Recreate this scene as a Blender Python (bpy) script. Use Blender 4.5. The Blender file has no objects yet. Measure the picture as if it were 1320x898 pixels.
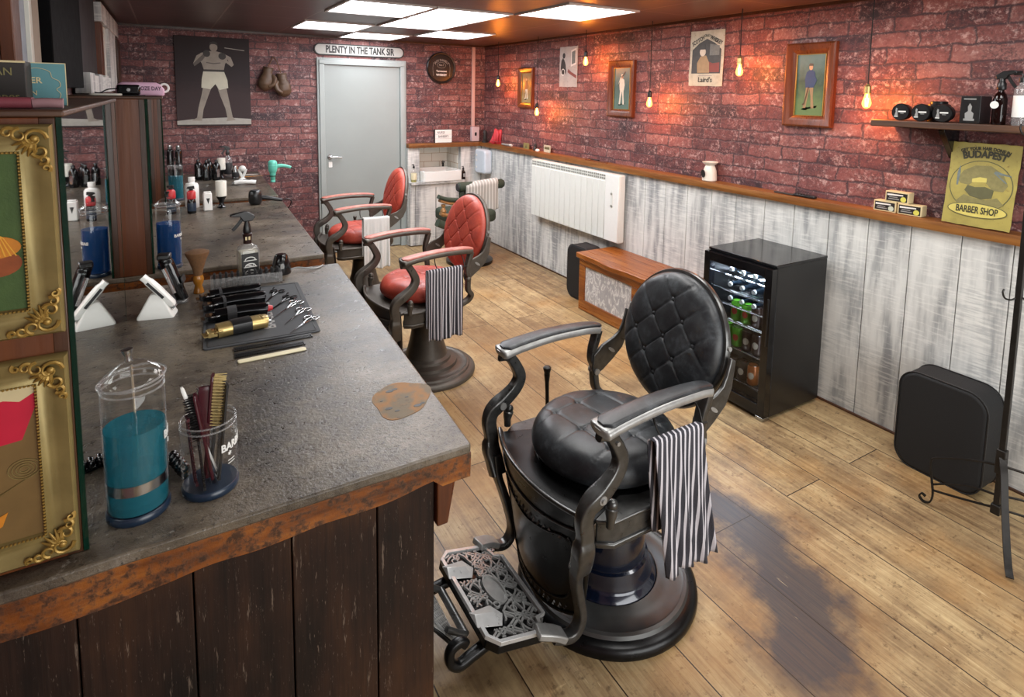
import bpy, math, random
from mathutils import Vector, Matrix, noise
PI = math.pi
random.seed(11)
S = bpy.context.scene
COL = S.collection

# ------------------------------------------------------------ helpers
def lin(h):
    h = h.lstrip('#')
    v = [int(h[i:i+2], 16)/255 for i in (0, 2, 4)]
    return tuple([(c/12.92 if c <= .04045 else ((c+.055)/1.055)**2.4) for c in v]) + (1,)

class G:
    """small node-graph writer"""
    def __init__(s, name):
        s.m = bpy.data.materials.new(name); s.m.use_nodes = True
        s.t = s.m.node_tree; s.t.nodes.clear()
        s.out = s.n('ShaderNodeOutputMaterial')
    def n(s, typ, **kw):
        nd = s.t.nodes.new(typ)
        for k, v in kw.items(): setattr(nd, k, v)
        return nd
    def l(s, a, b): s.t.links.new(a, b)
    def val(s, sock, v):
        if isinstance(v, bpy.types.NodeSocket): s.l(v, sock)
        else: sock.default_value = v
    def coord(s, kind='Object'):
        return s.n('ShaderNodeTexCoord').outputs[kind]
    def mapping(s, vec, scale=(1,1,1), loc=(0,0,0), rot=(0,0,0)):
        m = s.n('ShaderNodeMapping'); s.l(vec, m.inputs['Vector'])
        m.inputs['Scale'].default_value = scale; m.inputs['Location'].default_value = loc; m.inputs['Rotation'].default_value = rot
        return m.outputs[0]
    def noise(s, vec, scale=5, detail=4, rough=.55, dist=0):
        nd = s.n('ShaderNodeTexNoise'); s.l(vec, nd.inputs['Vector'])
        nd.inputs['Scale'].default_value = scale; nd.inputs['Detail'].default_value = detail
        nd.inputs['Roughness'].default_value = rough; nd.inputs['Distortion'].default_value = dist
        return nd.outputs['Fac']
    def ncol(s, vec, scale=5, detail=3):
        nd = s.n('ShaderNodeTexNoise'); s.l(vec, nd.inputs['Vector'])
        nd.inputs['Scale'].default_value = scale; nd.inputs['Detail'].default_value = detail
        return nd.outputs['Color']
    def ramp(s, fac, stops):
        r = s.n('ShaderNodeValToRGB'); s.l(fac, r.inputs[0]); e = r.color_ramp.elements
        while len(e) < len(stops): e.new(.5)
        for i, (p, c) in enumerate(stops):
            e[i].position = p; e[i].color = lin(c) if isinstance(c, str) else (c, c, c, 1)
        return r.outputs[0]
    def mix(s, fac, a, b, mode='MIX'):
        m = s.n('ShaderNodeMix', data_type='RGBA', blend_type=mode)
        s.val(m.inputs[0], fac)
        for sock, v in ((m.inputs[6], a), (m.inputs[7], b)):
            s.val(sock, lin(v) if isinstance(v, str) else v)
        return m.outputs[2]
    def math(s, op, a, b=0.0, c=None, clamp=False):
        m = s.n('ShaderNodeMath', operation=op, use_clamp=clamp)
        s.val(m.inputs[0], a); s.val(m.inputs[1], b)
        if c is not None: s.val(m.inputs[2], c)
        return m.outputs[0]
    def sep(s, vec):
        x = s.n('ShaderNodeSeparateXYZ'); s.l(vec, x.inputs[0]); return x.outputs
    def comb(s, x, y, z):
        c = s.n('ShaderNodeCombineXYZ')
        for i, v in enumerate((x, y, z)): s.val(c.inputs[i], v)
        return c.outputs[0]
    def bsdf(s, col, rough=.5, metal=0, bump=None, bstr=.3, bdist=.002, **kw):
        b = s.n('ShaderNodeBsdfPrincipled')
        s.val(b.inputs['Base Color'], lin(col) if isinstance(col, str) else col)
        s.val(b.inputs['Roughness'], rough); s.val(b.inputs['Metallic'], metal)
        for k, v in kw.items(): s.val(b.inputs[k.replace('_', ' ')], v)
        if bump is not None:
            bp = s.n('ShaderNodeBump'); bp.inputs['Strength'].default_value = bstr; bp.inputs['Distance'].default_value = bdist
            s.l(bump, bp.inputs['Height']); s.l(bp.outputs[0], b.inputs['Normal'])
        s.l(b.outputs[0], s.out.inputs[0]); return b
MATS = {}
def plain(name, col, rough=.5, metal=0, var=.12, scale=30, bump=.15, **kw):
    """solid colour with a little procedural mottling, roughness change and grain"""
    if name in MATS: return MATS[name]
    g = G(name); v = g.coord()
    n = g.noise(v, scale, 4)
    c = lin(col); dark = tuple(x*(1-var*1.6) for x in c[:3])+(1,); lite = tuple(min(1, x*(1+var)) for x in c[:3])+(1,)
    col_ = g.mix(n, dark, lite)
    g.bsdf(col_, g.math('MULTIPLY_ADD', n, .16, rough-.08), metal, n if bump else None, bump, .0015, **kw)
    MATS[name] = g.m; return g.m
def glow(name, col, strength):
    g = G(name); e = g.n('ShaderNodeEmission'); e.inputs[0].default_value = lin(col); e.inputs[1].default_value = strength
    g.l(e.outputs[0], g.out.inputs[0]); MATS[name] = g.m; return g.m
def clear(name, tint='#ffffff', refl=.9, rough=.02, body=None, bodyfac=0.0):
    """thin clear glass: see-through with fresnel reflections; body adds a tinted filling"""
    g = G(name)
    tr = g.n('ShaderNodeBsdfTransparent'); tr.inputs[0].default_value = lin(tint)
    gl = g.n('ShaderNodeBsdfGlossy'); gl.inputs['Roughness'].default_value = rough
    fr = g.n('ShaderNodeFresnel'); geo = g.n('ShaderNodeNewGeometry'); g.l(g.math('MULTIPLY_ADD', geo.outputs['Backfacing'], -.8333, 1.5), fr.inputs[0])   # same reflectance seen from either side
    base = tr.outputs[0]
    if body:
        df = g.n('ShaderNodeBsdfDiffuse'); df.inputs[0].default_value = lin(body)
        m0 = g.n('ShaderNodeMixShader'); m0.inputs[0].default_value = bodyfac
        g.l(base, m0.inputs[1]); g.l(df.outputs[0], m0.inputs[2]); base = m0.outputs[0]
    mx = g.n('ShaderNodeMixShader'); g.l(g.math('MULTIPLY', fr.outputs[0], refl), mx.inputs[0])
    g.l(base, mx.inputs[1]); g.l(gl.outputs[0], mx.inputs[2]); g.l(mx.outputs[0], g.out.inputs[0])
    MATS[name] = g.m; return g.m
def woodmat(name, a, b, c, axis=0, rough=.45, scale=1.0, spots=0.0, spotcol='#1a120c'):
    """long grained wood; axis is the grain direction in object space"""
    g = G(name); v = g.coord()
    sc = [28*scale]*3; sc[axis] = 1.6*scale
    v1 = g.mapping(v, tuple(sc))
    n = g.noise(v1, 1.0, 6, .65, .6)
    sc2 = [110*scale]*3; sc2[axis] = 3.0*scale
    n2 = g.noise(g.mapping(v, tuple(sc2)), 1.0, 3)
    n3 = g.noise(v, 3.0*scale, 3)
    col = g.ramp(g.math('ADD', g.math('MULTIPLY', n, .75), g.math('MULTIPLY', n3, .25)), [(.3, a), (.5, b), (.72, c)])
    col = g.mix(g.math('MULTIPLY', g.ramp(n2, [(.5, 0), (.75, 1)]), .35), col, a)
    if spots:
        w = g.ramp(g.noise(v, 14*scale, 5, .7), [(.55, 0), (.72, 1)])
        col = g.mix(g.math('MULTIPLY', w, spots), col, spotcol)
    g.bsdf(col, g.math('MULTIPLY_ADD', n2, .25, rough-.12), 0, g.math('ADD', n, n2), .35, .0015)
    MATS[name] = g.m; return g.m

# ------------------------------------------------------------ mesh building
class MB:
    def __init__(s, M=None): s.v = []; s.f = []; s.M = M or Matrix()
    def add(s, vs, fs, M=None):
        o = len(s.v); T = s.M @ M if M else s.M
        s.v += [tuple(T @ Vector(p)) for p in vs]
        s.f += [tuple(o+i for i in f) for f in fs]; return s
    def box(s, a, b, M=None):
        x0, y0, z0 = (min(a[i], b[i]) for i in range(3)); x1, y1, z1 = (max(a[i], b[i]) for i in range(3))
        return s.add([(x0,y0,z0),(x1,y0,z0),(x1,y1,z0),(x0,y1,z0),(x0,y0,z1),(x1,y0,z1),(x1,y1,z1),(x0,y1,z1)],
                     [(3,2,1,0),(4,5,6,7),(0,1,5,4),(1,2,6,5),(2,3,7,6),(3,0,4,7)], M)
    def prism(s, poly, h0, h1, M=None):
        """poly in XY, from z h0 to h1"""
        n = len(poly)
        area = sum(poly[i][0]*poly[(i+1) % n][1]-poly[(i+1) % n][0]*poly[i][1] for i in range(n))
        if area < 0: poly = poly[::-1]
        return s.add([(x,y,h0) for x,y in poly]+[(x,y,h1) for x,y in poly],
                     [tuple(range(n))[::-1], tuple(range(n,2*n))]+[(i,(i+1)%n,n+(i+1)%n,n+i) for i in range(n)], M)
    def lathe(s, prof, seg=32, M=None, c=(0,0,0), sx=1, sy=1):
        """prof: (r,z) list; r=0 ends close to a point"""
        vs = []; fs = []; idx = []
        for r, z in prof:
            if r < 1e-6: idx.append([len(vs)]*seg); vs.append((c[0], c[1], c[2]+z))
            else:
                idx.append(list(range(len(vs), len(vs)+seg)))
                vs += [(c[0]+sx*r*math.cos(2*PI*k/seg), c[1]+sy*r*math.sin(2*PI*k/seg), c[2]+z) for k in range(seg)]
        for a, b in zip(idx, idx[1:]):
            for k in range(seg):
                q = [a[k], a[(k+1)%seg], b[(k+1)%seg], b[k]]
                q2 = []
                for t in q:
                    if t not in q2: q2.append(t)
                if len(q2) > 2: fs.append(tuple(q2))
        return s.add(vs, fs, M)
    def cyl(s, p0, p1, r0, r1=None, seg=16):
        if r1 is None: r1 = r0
        p0 = Vector(p0); p1 = Vector(p1); d = p1-p0
        M = Matrix.Translation(p0) @ d.to_track_quat('Z', 'Y').to_matrix().to_4x4()
        L = d.length
        return s.lathe([(0,0),(r0,0),(r1,L),(0,L)], seg, M)
    def ball(s, c, r, seg=16, sz=(1,1,1)):
        n = seg//2
        return s.lathe([(r*math.sin(PI*i/n), -r*math.cos(PI*i/n)) for i in range(n+1)], seg, Matrix.Translation(c) @ Matrix.Diagonal((*sz, 1)))
    def tube(s, pts, r, seg=10, cap=True):
        rr = r if isinstance(r, (list, tuple)) else [r]*len(pts)
        sec = [(math.cos(2*PI*k/seg), math.sin(2*PI*k/seg)) for k in range(seg)]
        return s.sweep(pts, sec, [(q, q) for q in rr], cap=cap)
    def sweep(s, pts, sec, scl=None, up=(0,0,1), cap=True, closed=False):
        """carry section (u across, w along up) along pts; scl = per point (su, sw)"""
        P = [Vector(p) for p in pts]; n = len(P); m = len(sec); scl = scl or [(1,1)]*n
        vs = []; prev = None
        for i in range(n):
            if closed: t = P[(i+1)%n]-P[i-1]
            else: t = P[min(i+1,n-1)]-P[max(i-1,0)]
            t.normalize(); u = Vector(up)
            if up == (0,0,1) and abs(t.dot(u)) > .97 and prev is None: u = Vector((0,1,0))
            if prev is not None and up == (0,0,1):
                side = prev - t*prev.dot(t)
                side.normalize()
            else:
                side = t.cross(u); side.normalize()
            prev = side; w = side.cross(t)
            for a, b in sec: vs.append(tuple(P[i]+side*a*scl[i][0]+w*b*scl[i][1]))
        fs = []
        for i in range(n if closed else n-1):
            j = (i+1) % n
            for k in range(m): fs.append((i*m+k, i*m+(k+1)%m, j*m+(k+1)%m, j*m+k))
        if cap and not closed: fs += [tuple(range(m))[::-1], tuple(range((n-1)*m, n*m))]
        return s.add(vs, fs)
    def grid(s, fn, nu, nv, M=None, wrap=False):
        vs = [fn(i/nu, j/nv) for i in range(nu+1) for j in range(nv+1)]
        return s.add(vs, [(i*(nv+1)+j, (i+1)*(nv+1)+j, (i+1)*(nv+1)+j+1, i*(nv+1)+j+1) for i in range(nu) for j in range(nv)], M)
    def build(s, name, mat, parent=None, bevel=0, solid=0, sub=0, smooth=True, angle=40, bseg=2, kind=None, label=None):
        me = bpy.data.meshes.new(name); me.from_pydata(s.v, [], s.f)
        me.validate()
        if smooth:
            me.shade_smooth(); me.set_sharp_from_angle(angle=math.radians(angle))
        o = bpy.data.objects.new(name, me); COL.objects.link(o)
        if isinstance(mat, str): mat = MATS[mat]
        me.materials.append(mat)
        if parent: o.parent = parent
        if solid:
            md = o.modifiers.new('t', 'SOLIDIFY'); md.thickness = solid; md.offset = 0
        if bevel:
            md = o.modifiers.new('b', 'BEVEL'); md.width = bevel; md.segments = bseg; md.limit_method = 'ANGLE'; md.angle_limit = math.radians(38)
        if sub:
            md = o.modifiers.new('s', 'SUBSURF'); md.levels = sub; md.render_levels = sub
        if kind: o['kind'] = kind
        if label: o['label'] = label
        return o
def smoothpath(pts, n=6):
    """catmull-rom through points"""
    P = [Vector(p) for p in pts]; out = []
    for i in range(len(P)-1):
        a = P[max(i-1,0)]; b = P[i]; c = P[i+1]; d = P[min(i+2,len(P)-1)]
        for k in range(n):
            t = k/n
            out.append(.5*((2*b)+(c-a)*t+(2*a-5*b+4*c-d)*t*t+(3*b-a-3*c+d)*t**3))
    out.append(P[-1]); return [tuple(p) for p in out]
def rrect(w, h, r, n=5, cx=0, cy=0):
    out = []
    for (sx, sy, a0) in ((1,1,0),(-1,1,90),(-1,-1,180),(1,-1,270)):
        for k in range(n+1):
            a = math.radians(a0+90*k/n)
            out.append((cx+sx*(w/2-r)+r*math.cos(a), cy+sy*(h/2-r)+r*math.sin(a)))
    return out
RECT = [(-.5,-.5),(.5,-.5),(.5,.5),(-.5,.5)]
ROUND = [(.5*math.copysign(abs(math.cos(2*PI*k/12))**.6, math.cos(2*PI*k/12)), .5*math.copysign(abs(math.sin(2*PI*k/12))**.6, math.sin(2*PI*k/12))) for k in range(12)]
SQ = [(.5*math.copysign(abs(math.cos(2*PI*(k+.5)/16))**.32, math.cos(2*PI*(k+.5)/16)), .5*math.copysign(abs(math.sin(2*PI*(k+.5)/16))**.32, math.sin(2*PI*(k+.5)/16))) for k in range(16)]

def thing(name, label, cat, loc=(0,0,0), rz=0, group=None, rot=None):
    o = bpy.data.objects.new(name, None); COL.objects.link(o); o.empty_display_size = .05
    o.location = loc; o.rotation_euler = rot if rot else (0, 0, math.radians(rz))
    o['label'] = label; o['category'] = cat
    if group: o['group'] = group
    return o
def copy_thing(o, label, loc=None, rz=None, group=None, rot=None):
    c = o.copy(); COL.objects.link(c)
    c['label'] = label
    if group: c['group'] = group
    if loc is not None: c.location = loc
    if rz is not None: c.rotation_euler = (0, 0, math.radians(rz))
    if rot is not None: c.rotation_euler = rot
    def rec(a, b):
        for ch in list(a.children):
            d = ch.copy(); COL.objects.link(d); d.parent = b; rec(ch, d)
    rec(o, c); return c
def text(body, size, mat, parent, loc=(0,0,0), name='lettering', rot=(PI/2,0,0), sx=1.0, depth=.0006, align='CENTER', arc=None, bold=0.0):
    """lettering facing local -Y by default, built as a mesh; arc = radius bends it"""
    cu = bpy.data.curves.new('txt', 'FONT'); cu.body = body; cu.size = size; cu.extrude = depth
    cu.align_x = align; cu.align_y = 'CENTER'; cu.offset = bold; cu.resolution_u = 3
    tmp = bpy.data.objects.new('txt', cu); COL.objects.link(tmp)
    dg = bpy.context.evaluated_depsgraph_get()
    me = bpy.data.meshes.new_from_object(tmp.evaluated_get(dg))
    bpy.data.objects.remove(tmp); bpy.data.curves.remove(cu)
    me.name = name; me.materials.clear()
    me.materials.append(MATS[mat] if isinstance(mat, str) else mat)
    for v in me.vertices:
        v.co.x *= sx
        if arc:
            a = v.co.x/arc; r = arc+v.co.y
            v.co.x = r*math.sin(a); v.co.y = r*math.cos(a)-arc
    o = bpy.data.objects.new(name, me); COL.objects.link(o); o.parent = parent
    o.location = loc; o.rotation_euler = rot
    return o
def flat(poly, mat, parent, name, y=0, t=.001, label=None):
    """a thin painted shape in the local XZ plane facing -Y, front at y"""
    M = Matrix.Rotation(PI/2, 4, 'X')
    b = MB(); b.prism([(x, z) for x, z in poly], -y-t, -y, M)
    return b.build(name, mat, parent, smooth=False, label=label)
def ell(cx, cz, rx, rz, n=24, a0=0, a1=360):
    return [(cx+rx*math.cos(math.radians(a0+(a1-a0)*k/n)), cz+rz*math.sin(math.radians(a0+(a1-a0)*k/n))) for k in range(n if a1-a0 == 360 else n+1)]

# ------------------------------------------------------------ camera
H = 1.73
cam = bpy.data.cameras.new('camera'); cam.lens = 36*767.7/1320; cam.sensor_width = 36; cam.sensor_fit = 'HORIZONTAL'
cam.shift_x = (660-675.26)/1320; cam.shift_y = (203.15-449)/1320; cam.clip_start = .02
co = bpy.data.objects.new('camera', cam); COL.objects.link(co)
R0 = ((0.85796,-0.51342,0.01764),(0.03984,0.10073,0.99412),(0.51218,0.85220,-0.10688))
co.matrix_world = Matrix(((R0[0][0],R0[1][0],-R0[2][0],0),(R0[0][1],R0[1][1],-R0[2][1],0),(R0[0][2],R0[1][2],-R0[2][2],H),(0,0,0,1)))
S.camera = co
S.view_settings.view_transform = 'Standard'; S.view_settings.look = 'None'; S.view_settings.exposure = 0.0; S.view_settings.gamma = 1
S.view_settings.use_curve_mapping = False

# room numbers (metres)
XL, XB, XP, YB, YF, ZC = -.37, 3.27, 3.193, 6.38, -1.6, 2.28
ZT = .92       # worktop height

# ------------------------------------------------------------ materials
def brickmat(name, bw, rh):
    g = G(name); v = g.coord(); x, y, z = g.sep(v)
    u = g.comb(g.math('ADD', x, y), z, 0.0)
    wob = g.ncol(u, 9, 3)
    vm = g.n('ShaderNodeVectorMath', operation='MULTIPLY_ADD'); g.l(wob, vm.inputs[0]); vm.inputs[1].default_value = (.05,.036,0); vv = g.n('ShaderNodeVectorMath', operation='MULTIPLY_ADD'); g.l(g.ncol(u, 42, 3), vv.inputs[0]); vv.inputs[1].default_value = (.016,.014,0); g.l(u, vv.inputs[2]); g.l(vv.outputs[0], vm.inputs[2])
    b = g.n('ShaderNodeTexBrick', offset=.5, squash=1.25, squash_frequency=3)
    g.l(vm.outputs[0], b.inputs['Vector'])
    b.inputs['Scale'].default_value = 1; b.inputs['Brick Width'].default_value = bw; b.inputs['Row Height'].default_value = rh
    b.inputs['Mortar Size'].default_value = .0105; b.inputs['Mortar Smooth'].default_value = 1.0; b.inputs['Bias'].default_value = 0
    b.inputs['Color1'].default_value = (0,0,0,1); b.inputs['Color2'].default_value = (1,1,1,1); b.inputs['Mortar'].default_value = (.5,.5,.5,1)
    rnd = b.outputs['Color']; fac = b.outputs['Fac']
    n1 = g.noise(u, 3.0, 4); n2 = g.noise(u, 26, 6, .7); n3 = g.noise(u, 75, 4, .7)
    t = g.math('ADD', g.math('MULTIPLY', rnd, .30), g.math('ADD', g.math('MULTIPLY', n1, .45), g.math('MULTIPLY', n2, .50)))
    col = g.ramp(t, [(.38, '#20171e'), (.47, '#41262b'), (.57, '#653838'), (.68, '#784542'), (.84, '#8d5f59')])
    # pale lime bloom and dark soot patches printed on the bricks
    bloom = g.math('MULTIPLY', g.ramp(g.noise(u, 34, 6, .75), [(.50, 0), (.60, 1)]), g.ramp(g.noise(u, 9, 3), [(.47, 0), (.58, 1)]))
    col = g.mix(g.math('MULTIPLY', bloom, .8), col, '#bd9f9a')
    soot = g.math('MULTIPLY', g.ramp(n3, [(.42, 0), (.60, 1)]), g.ramp(g.noise(u, 5.2, 4), [(.40, 0), (.60, 1)]))
    col = g.mix(g.math('MULTIPLY', soot, .7), col, '#2a1c24')
    mort = g.mix(n2, '#241820', '#503a3e')
    col = g.mix(fac, col, mort)
    h = g.math('ADD', g.math('MULTIPLY', g.math('SUBTRACT', 1.0, fac), 1.0), g.math('MULTIPLY', n3, .6))
    wav = g.ramp(g.noise(u, 48, 5, .8, 1.2), [(.55, 0), (.63, 1)]); col = g.mix(g.math('MULTIPLY', wav, .30), col, '#201820')
    wav = g.ramp(g.noise(u, 41, 5, .8, 1.5), [(.57, 0), (.63, 1)]); col = g.mix(g.math('MULTIPLY', wav, .5), col, '#b99790')
    g.bsdf(col, .62, 0, h, .35, .004)
    MATS[name] = g.m
brickmat('brick', .205, .069); brickmat('brick right', .245, .081)

def limewash(name, vertical=2, warm=0.0):
    """white and grey paint brushed over boards; each board differs (position seeded)"""
    g = G(name); v = g.coord()
    sx = [6.5, 6.5, 6.5]; sx[vertical] = 1.1
    big = g.noise(g.mapping(v, tuple(sx)), 1.0, 4, .6, .3)
    fx = [16, 16, 16]; fx[vertical] = 2.2
    streak = g.noise(g.mapping(v, tuple(fx)), 1.0, 5, .6)
    hx = [9, 9, 9]; hx[vertical] = 95
    brush = g.noise(g.mapping(v, tuple(hx)), 1.0, 3, .6)
    patch = g.math('ADD', g.math('MULTIPLY', big, .55), g.math('MULTIPLY', streak, .45))
    col = g.ramp(patch, [(.38, '#88898a'), (.44, '#a0a1a0'), (.49, '#bdbdba'), (.56, '#d0d0cc'), (.68, '#d9d8d3')])
    k = g.math('MULTIPLY', g.ramp(brush, [(.48, 0), (.60, 1)]), g.ramp(g.noise(v, 3.2, 3), [(.48, 0), (.62, 1)]))
    col = g.mix(g.math('MULTIPLY', k, .5), col, '#94989a')
    k2 = g.math('MULTIPLY', g.ramp(brush, [(.38, 1), (.46, 0)]), .35)
    col = g.mix(k2, col, '#e4e3de')
    g.bsdf(col, .6, 0, g.math('ADD', brush, streak), .25, .0015); MATS[name] = g.m
limewash('limewash')

def floormat():
    g = G('floorboards'); v = g.coord(); x, y, z = g.sep(v)
    # boards run along Y: brick rows across X
    u = g.comb(y, g.math('ADD', x, .103), 0.0)
    b = g.n('ShaderNodeTexBrick', offset=.37, offset_frequency=2); g.l(u, b.inputs['Vector'])
    b.inputs['Scale'].default_value = 1; b.inputs['Brick Width'].default_value = 2.35; b.inputs['Row Height'].default_value = .2365
    b.inputs['Mortar Size'].default_value = .0022; b.inputs['Mortar Smooth'].default_value = .1; b.inputs['Bias'].default_value = 0
    b.inputs['Color1'].default_value = (0,0,0,1); b.inputs['Color2'].default_value = (1,1,1,1)
    rnd = b.outputs['Color']; seam = b.outputs['Fac']
    off = g.n('ShaderNodeVectorMath', operation='MULTIPLY_ADD'); g.l(rnd, off.inputs[0]); off.inputs[1].default_value = (3.7, 9.1, 2.3); g.l(v, off.inputs[2])
    w = off.outputs[0]
    grain = g.noise(g.mapping(w, (30, 1.5, 1)), 1, 6, .65, .8)
    fine = g.noise(g.mapping(w, (160, 4, 1)), 1, 3)
    cloud = g.noise(w, 5.0, 6, .68); spk = g.noise(w, 38, 5, .7)
    t = g.math('ADD', g.math('MULTIPLY', grain, .42), g.math('ADD', g.math('MULTIPLY', cloud, .45), g.math('MULTIPLY', rnd, .13)))
    col = g.ramp(t, [(.32, '#5a4834'), (.42, '#806a4c'), (.52, '#a18a64'), (.66, '#c2ad82')])
    col = g.mix(g.math('MULTIPLY', g.ramp(fine, [(.5, 0), (.72, 1)]), .45), col, '#6a4c30')
    col = g.mix(g.math('MULTIPLY', g.ramp(spk, [(.56, 0), (.68, 1)]), .65), col, '#46321f')
    # golden varnish left in patches, worn where feet pass
    col = g.mix(g.math('MULTIPLY', g.ramp(g.noise(v, 1.4, 4), [(.5, 0), (.64, 1)]), .40), col, '#a9793c')
    col = g.mix(g.math('MULTIPLY', g.ramp(g.noise(v, 2.1, 5, .7), [(.5, 0), (.66, 1)]), .38), col, '#6a5238')
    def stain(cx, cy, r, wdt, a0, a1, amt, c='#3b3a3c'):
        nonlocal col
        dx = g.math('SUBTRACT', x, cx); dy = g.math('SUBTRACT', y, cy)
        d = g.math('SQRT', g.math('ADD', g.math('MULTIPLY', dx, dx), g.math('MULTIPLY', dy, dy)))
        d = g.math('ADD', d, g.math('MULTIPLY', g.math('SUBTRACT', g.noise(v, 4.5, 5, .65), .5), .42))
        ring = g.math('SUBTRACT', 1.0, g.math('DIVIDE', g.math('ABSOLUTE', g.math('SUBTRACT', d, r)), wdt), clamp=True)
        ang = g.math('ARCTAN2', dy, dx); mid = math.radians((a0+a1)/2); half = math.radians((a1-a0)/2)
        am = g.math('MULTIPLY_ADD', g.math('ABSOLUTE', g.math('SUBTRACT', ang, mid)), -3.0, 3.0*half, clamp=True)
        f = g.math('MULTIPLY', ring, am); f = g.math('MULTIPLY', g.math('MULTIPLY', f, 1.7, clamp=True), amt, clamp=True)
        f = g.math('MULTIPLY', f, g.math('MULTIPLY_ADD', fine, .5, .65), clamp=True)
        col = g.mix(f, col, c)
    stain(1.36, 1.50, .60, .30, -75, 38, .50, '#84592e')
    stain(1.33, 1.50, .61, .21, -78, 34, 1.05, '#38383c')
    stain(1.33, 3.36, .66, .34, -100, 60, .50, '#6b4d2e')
    stain(1.40, 2.45, .10, .55, -180, 180, .42, '#7a5a36')
    stain(.95, 1.28, .05, .30, -180, 180, .40, '#4a3622')
    scr = g.math('MULTIPLY', g.ramp(g.noise(g.mapping(v, (60, 3.5, 1), rot=(0,0,.12)), 1, 4, .7), [(.66, 0), (.70, 1)]), .55)
    col = g.mix(scr, col, '#d8c49a')
    col = g.mix(seam, col, '#2c1f15')
    h = g.math('SUBTRACT', g.math('MULTIPLY', grain, .5), g.math('MULTIPLY', seam, 1.2))
    g.bsdf(col, g.math('MULTIPLY_ADD', grain, .25, .33), 0, h, .5, .003)
    MATS['floor'] = g.m
floormat()

def ceilmat():
    g = G('ceiling tiles'); v = g.coord(); x, y, z = g.sep(v)
    b = g.n('ShaderNodeTexBrick', offset=0.0); g.l(g.comb(g.math('SUBTRACT', x, .96-.57*4), g.math('SUBTRACT', y, 3.0-.66*10), 0.0), b.inputs['Vector'])
    b.inputs['Scale'].default_value = 1; b.inputs['Brick Width'].default_value = .57; b.inputs['Row Height'].default_value = .66
    b.inputs['Mortar Size'].default_value = .006; b.inputs['Mortar Smooth'].default_value = .1
    n = g.noise(v, 60, 3); n2 = g.noise(v, 2, 2)
    col = g.mix(b.outputs['Fac'], g.mix(n2, '#43302f', '#5c4744'), '#7a6763')
    g.bsdf(col, .38, 0, g.math('ADD', n, g.math('MULTIPLY', b.outputs['Fac'], 2)), .25, .002); MATS['ceiling'] = g.m
ceilmat()

def topmat():
    g = G('worktop'); v = g.coord()
    n1 = g.noise(v, 2.6, 5, .6); n2 = g.noise(v, 30, 6, .75); n3 = g.noise(v, 120, 4, .7)
    gr = g.noise(g.mapping(v, (3, 22, 10)), 1, 5, .6)
    t = g.math('ADD', g.math('MULTIPLY', n1, .55), g.math('ADD', g.math('MULTIPLY', n2, .3), g.math('MULTIPLY', gr, .15)))
    col = g.ramp(t, [(.40, '#2f2a26'), (.47, '#4c443a'), (.54, '#645a4c'), (.64, '#857c70')])
    col = g.mix(g.math('MULTIPLY', g.ramp(g.noise(v, 7, 5, .7), [(.5, 0), (.64, 1)]), .4), col, '#3a3632')
    col = g.mix(g.math('MULTIPLY', g.ramp(n3, [(.55, 0), (.64, 1)]), .75), col, '#221d19')
    col = g.mix(g.math('MULTIPLY', g.ramp(g.noise(v, 55, 4, .8), [(.62, 0), (.70, 1)]), .55), col, '#a39d92')
    g.bsdf(col, g.math('MULTIPLY_ADD', n2, .4, .12), 0, g.math('ADD', n2, n3), .55, .002); MATS['worktop'] = g.m
topmat()
def edgemat():
    g = G('worktop edge'); v = g.coord()
    n1 = g.noise(g.mapping(v, (4, 12, 34)), 1, 5, .65); n2 = g.noise(v, 45, 5, .7); n3 = g.noise(v, 5, 4)
    col = g.ramp(g.math('ADD', g.math('MULTIPLY', n1, .6), g.math('MULTIPLY', n3, .4)), [(.36, '#4a250d'), (.5, '#7c4417'), (.64, '#9c5f24')])
    x, y, z = g.sep(v)
    up = g.math('MULTIPLY_ADD', z, 40.0, -40*.893, clamp=True)
    up = g.math('ADD', up, g.math('MULTIPLY', g.math('SUBTRACT', n2, .45), 2.2), clamp=True)
    col = g.mix(up, col, '#5c544c')
    col = g.mix(g.math('MULTIPLY', g.ramp(n2, [(.50, 0), (.62, 1)]), .8), col, '#2a170b')
    g.bsdf(col, .42, 0, n2, .5, .003); MATS['worktop edge'] = g.m
edgemat()
def darkboards():
    g = G('dark boards'); v = g.coord()
    n1 = g.noise(g.mapping(v, (14, 14, 1.4)), 1, 5, .6); fine = g.noise(g.mapping(v, (120, 120, 5)), 1, 3); n3 = g.noise(v, 3, 4)
    col = g.ramp(g.math('ADD', g.math('MULTIPLY', n1, .5), g.math('MULTIPLY', n3, .5)), [(.38, '#150e0a'), (.50, '#2a1a12'), (.60, '#3b2517'), (.70, '#633518')])
    s1 = g.ramp(g.noise(g.mapping(v, (90, 90, 9), rot=(0, .5, 0)), 1, 4, .75), [(.63, 0), (.68, 1)])
    s2 = g.ramp(g.noise(g.mapping(v, (260, 260, 40), rot=(0, -.2, 0)), 1, 3, .8), [(.64, 0), (.70, 1)])
    col = g.mix(g.math('MULTIPLY', g.math('MAXIMUM', s1, s2), .45), col, '#8d7c6c')
    col = g.mix(g.math('MULTIPLY', g.ramp(fine, [(.52, 0), (.7, 1)]), .5), col, '#150e0a')
    g.bsdf(col, .6, 0, g.math('ADD', n1, fine), .35, .002, Specular_IOR_Level=.25); MATS['dark boards'] = g.m
darkboards()
woodmat('sill wood', '#53300f', '#7c4c1e', '#9b6a35', axis=1, rough=.45)
woodmat('sill wood x', '#53300f', '#7c4c1e', '#9b6a35', axis=0, rough=.45)
woodmat('bench wood', '#55290c', '#874917', '#ad7230', axis=1, rough=.3, spots=.35, spotcol='#4a210c')
woodmat('shelf wood', '#2e1d14', '#4a3020', '#6b4a32', axis=0, rough=.5)
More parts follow.
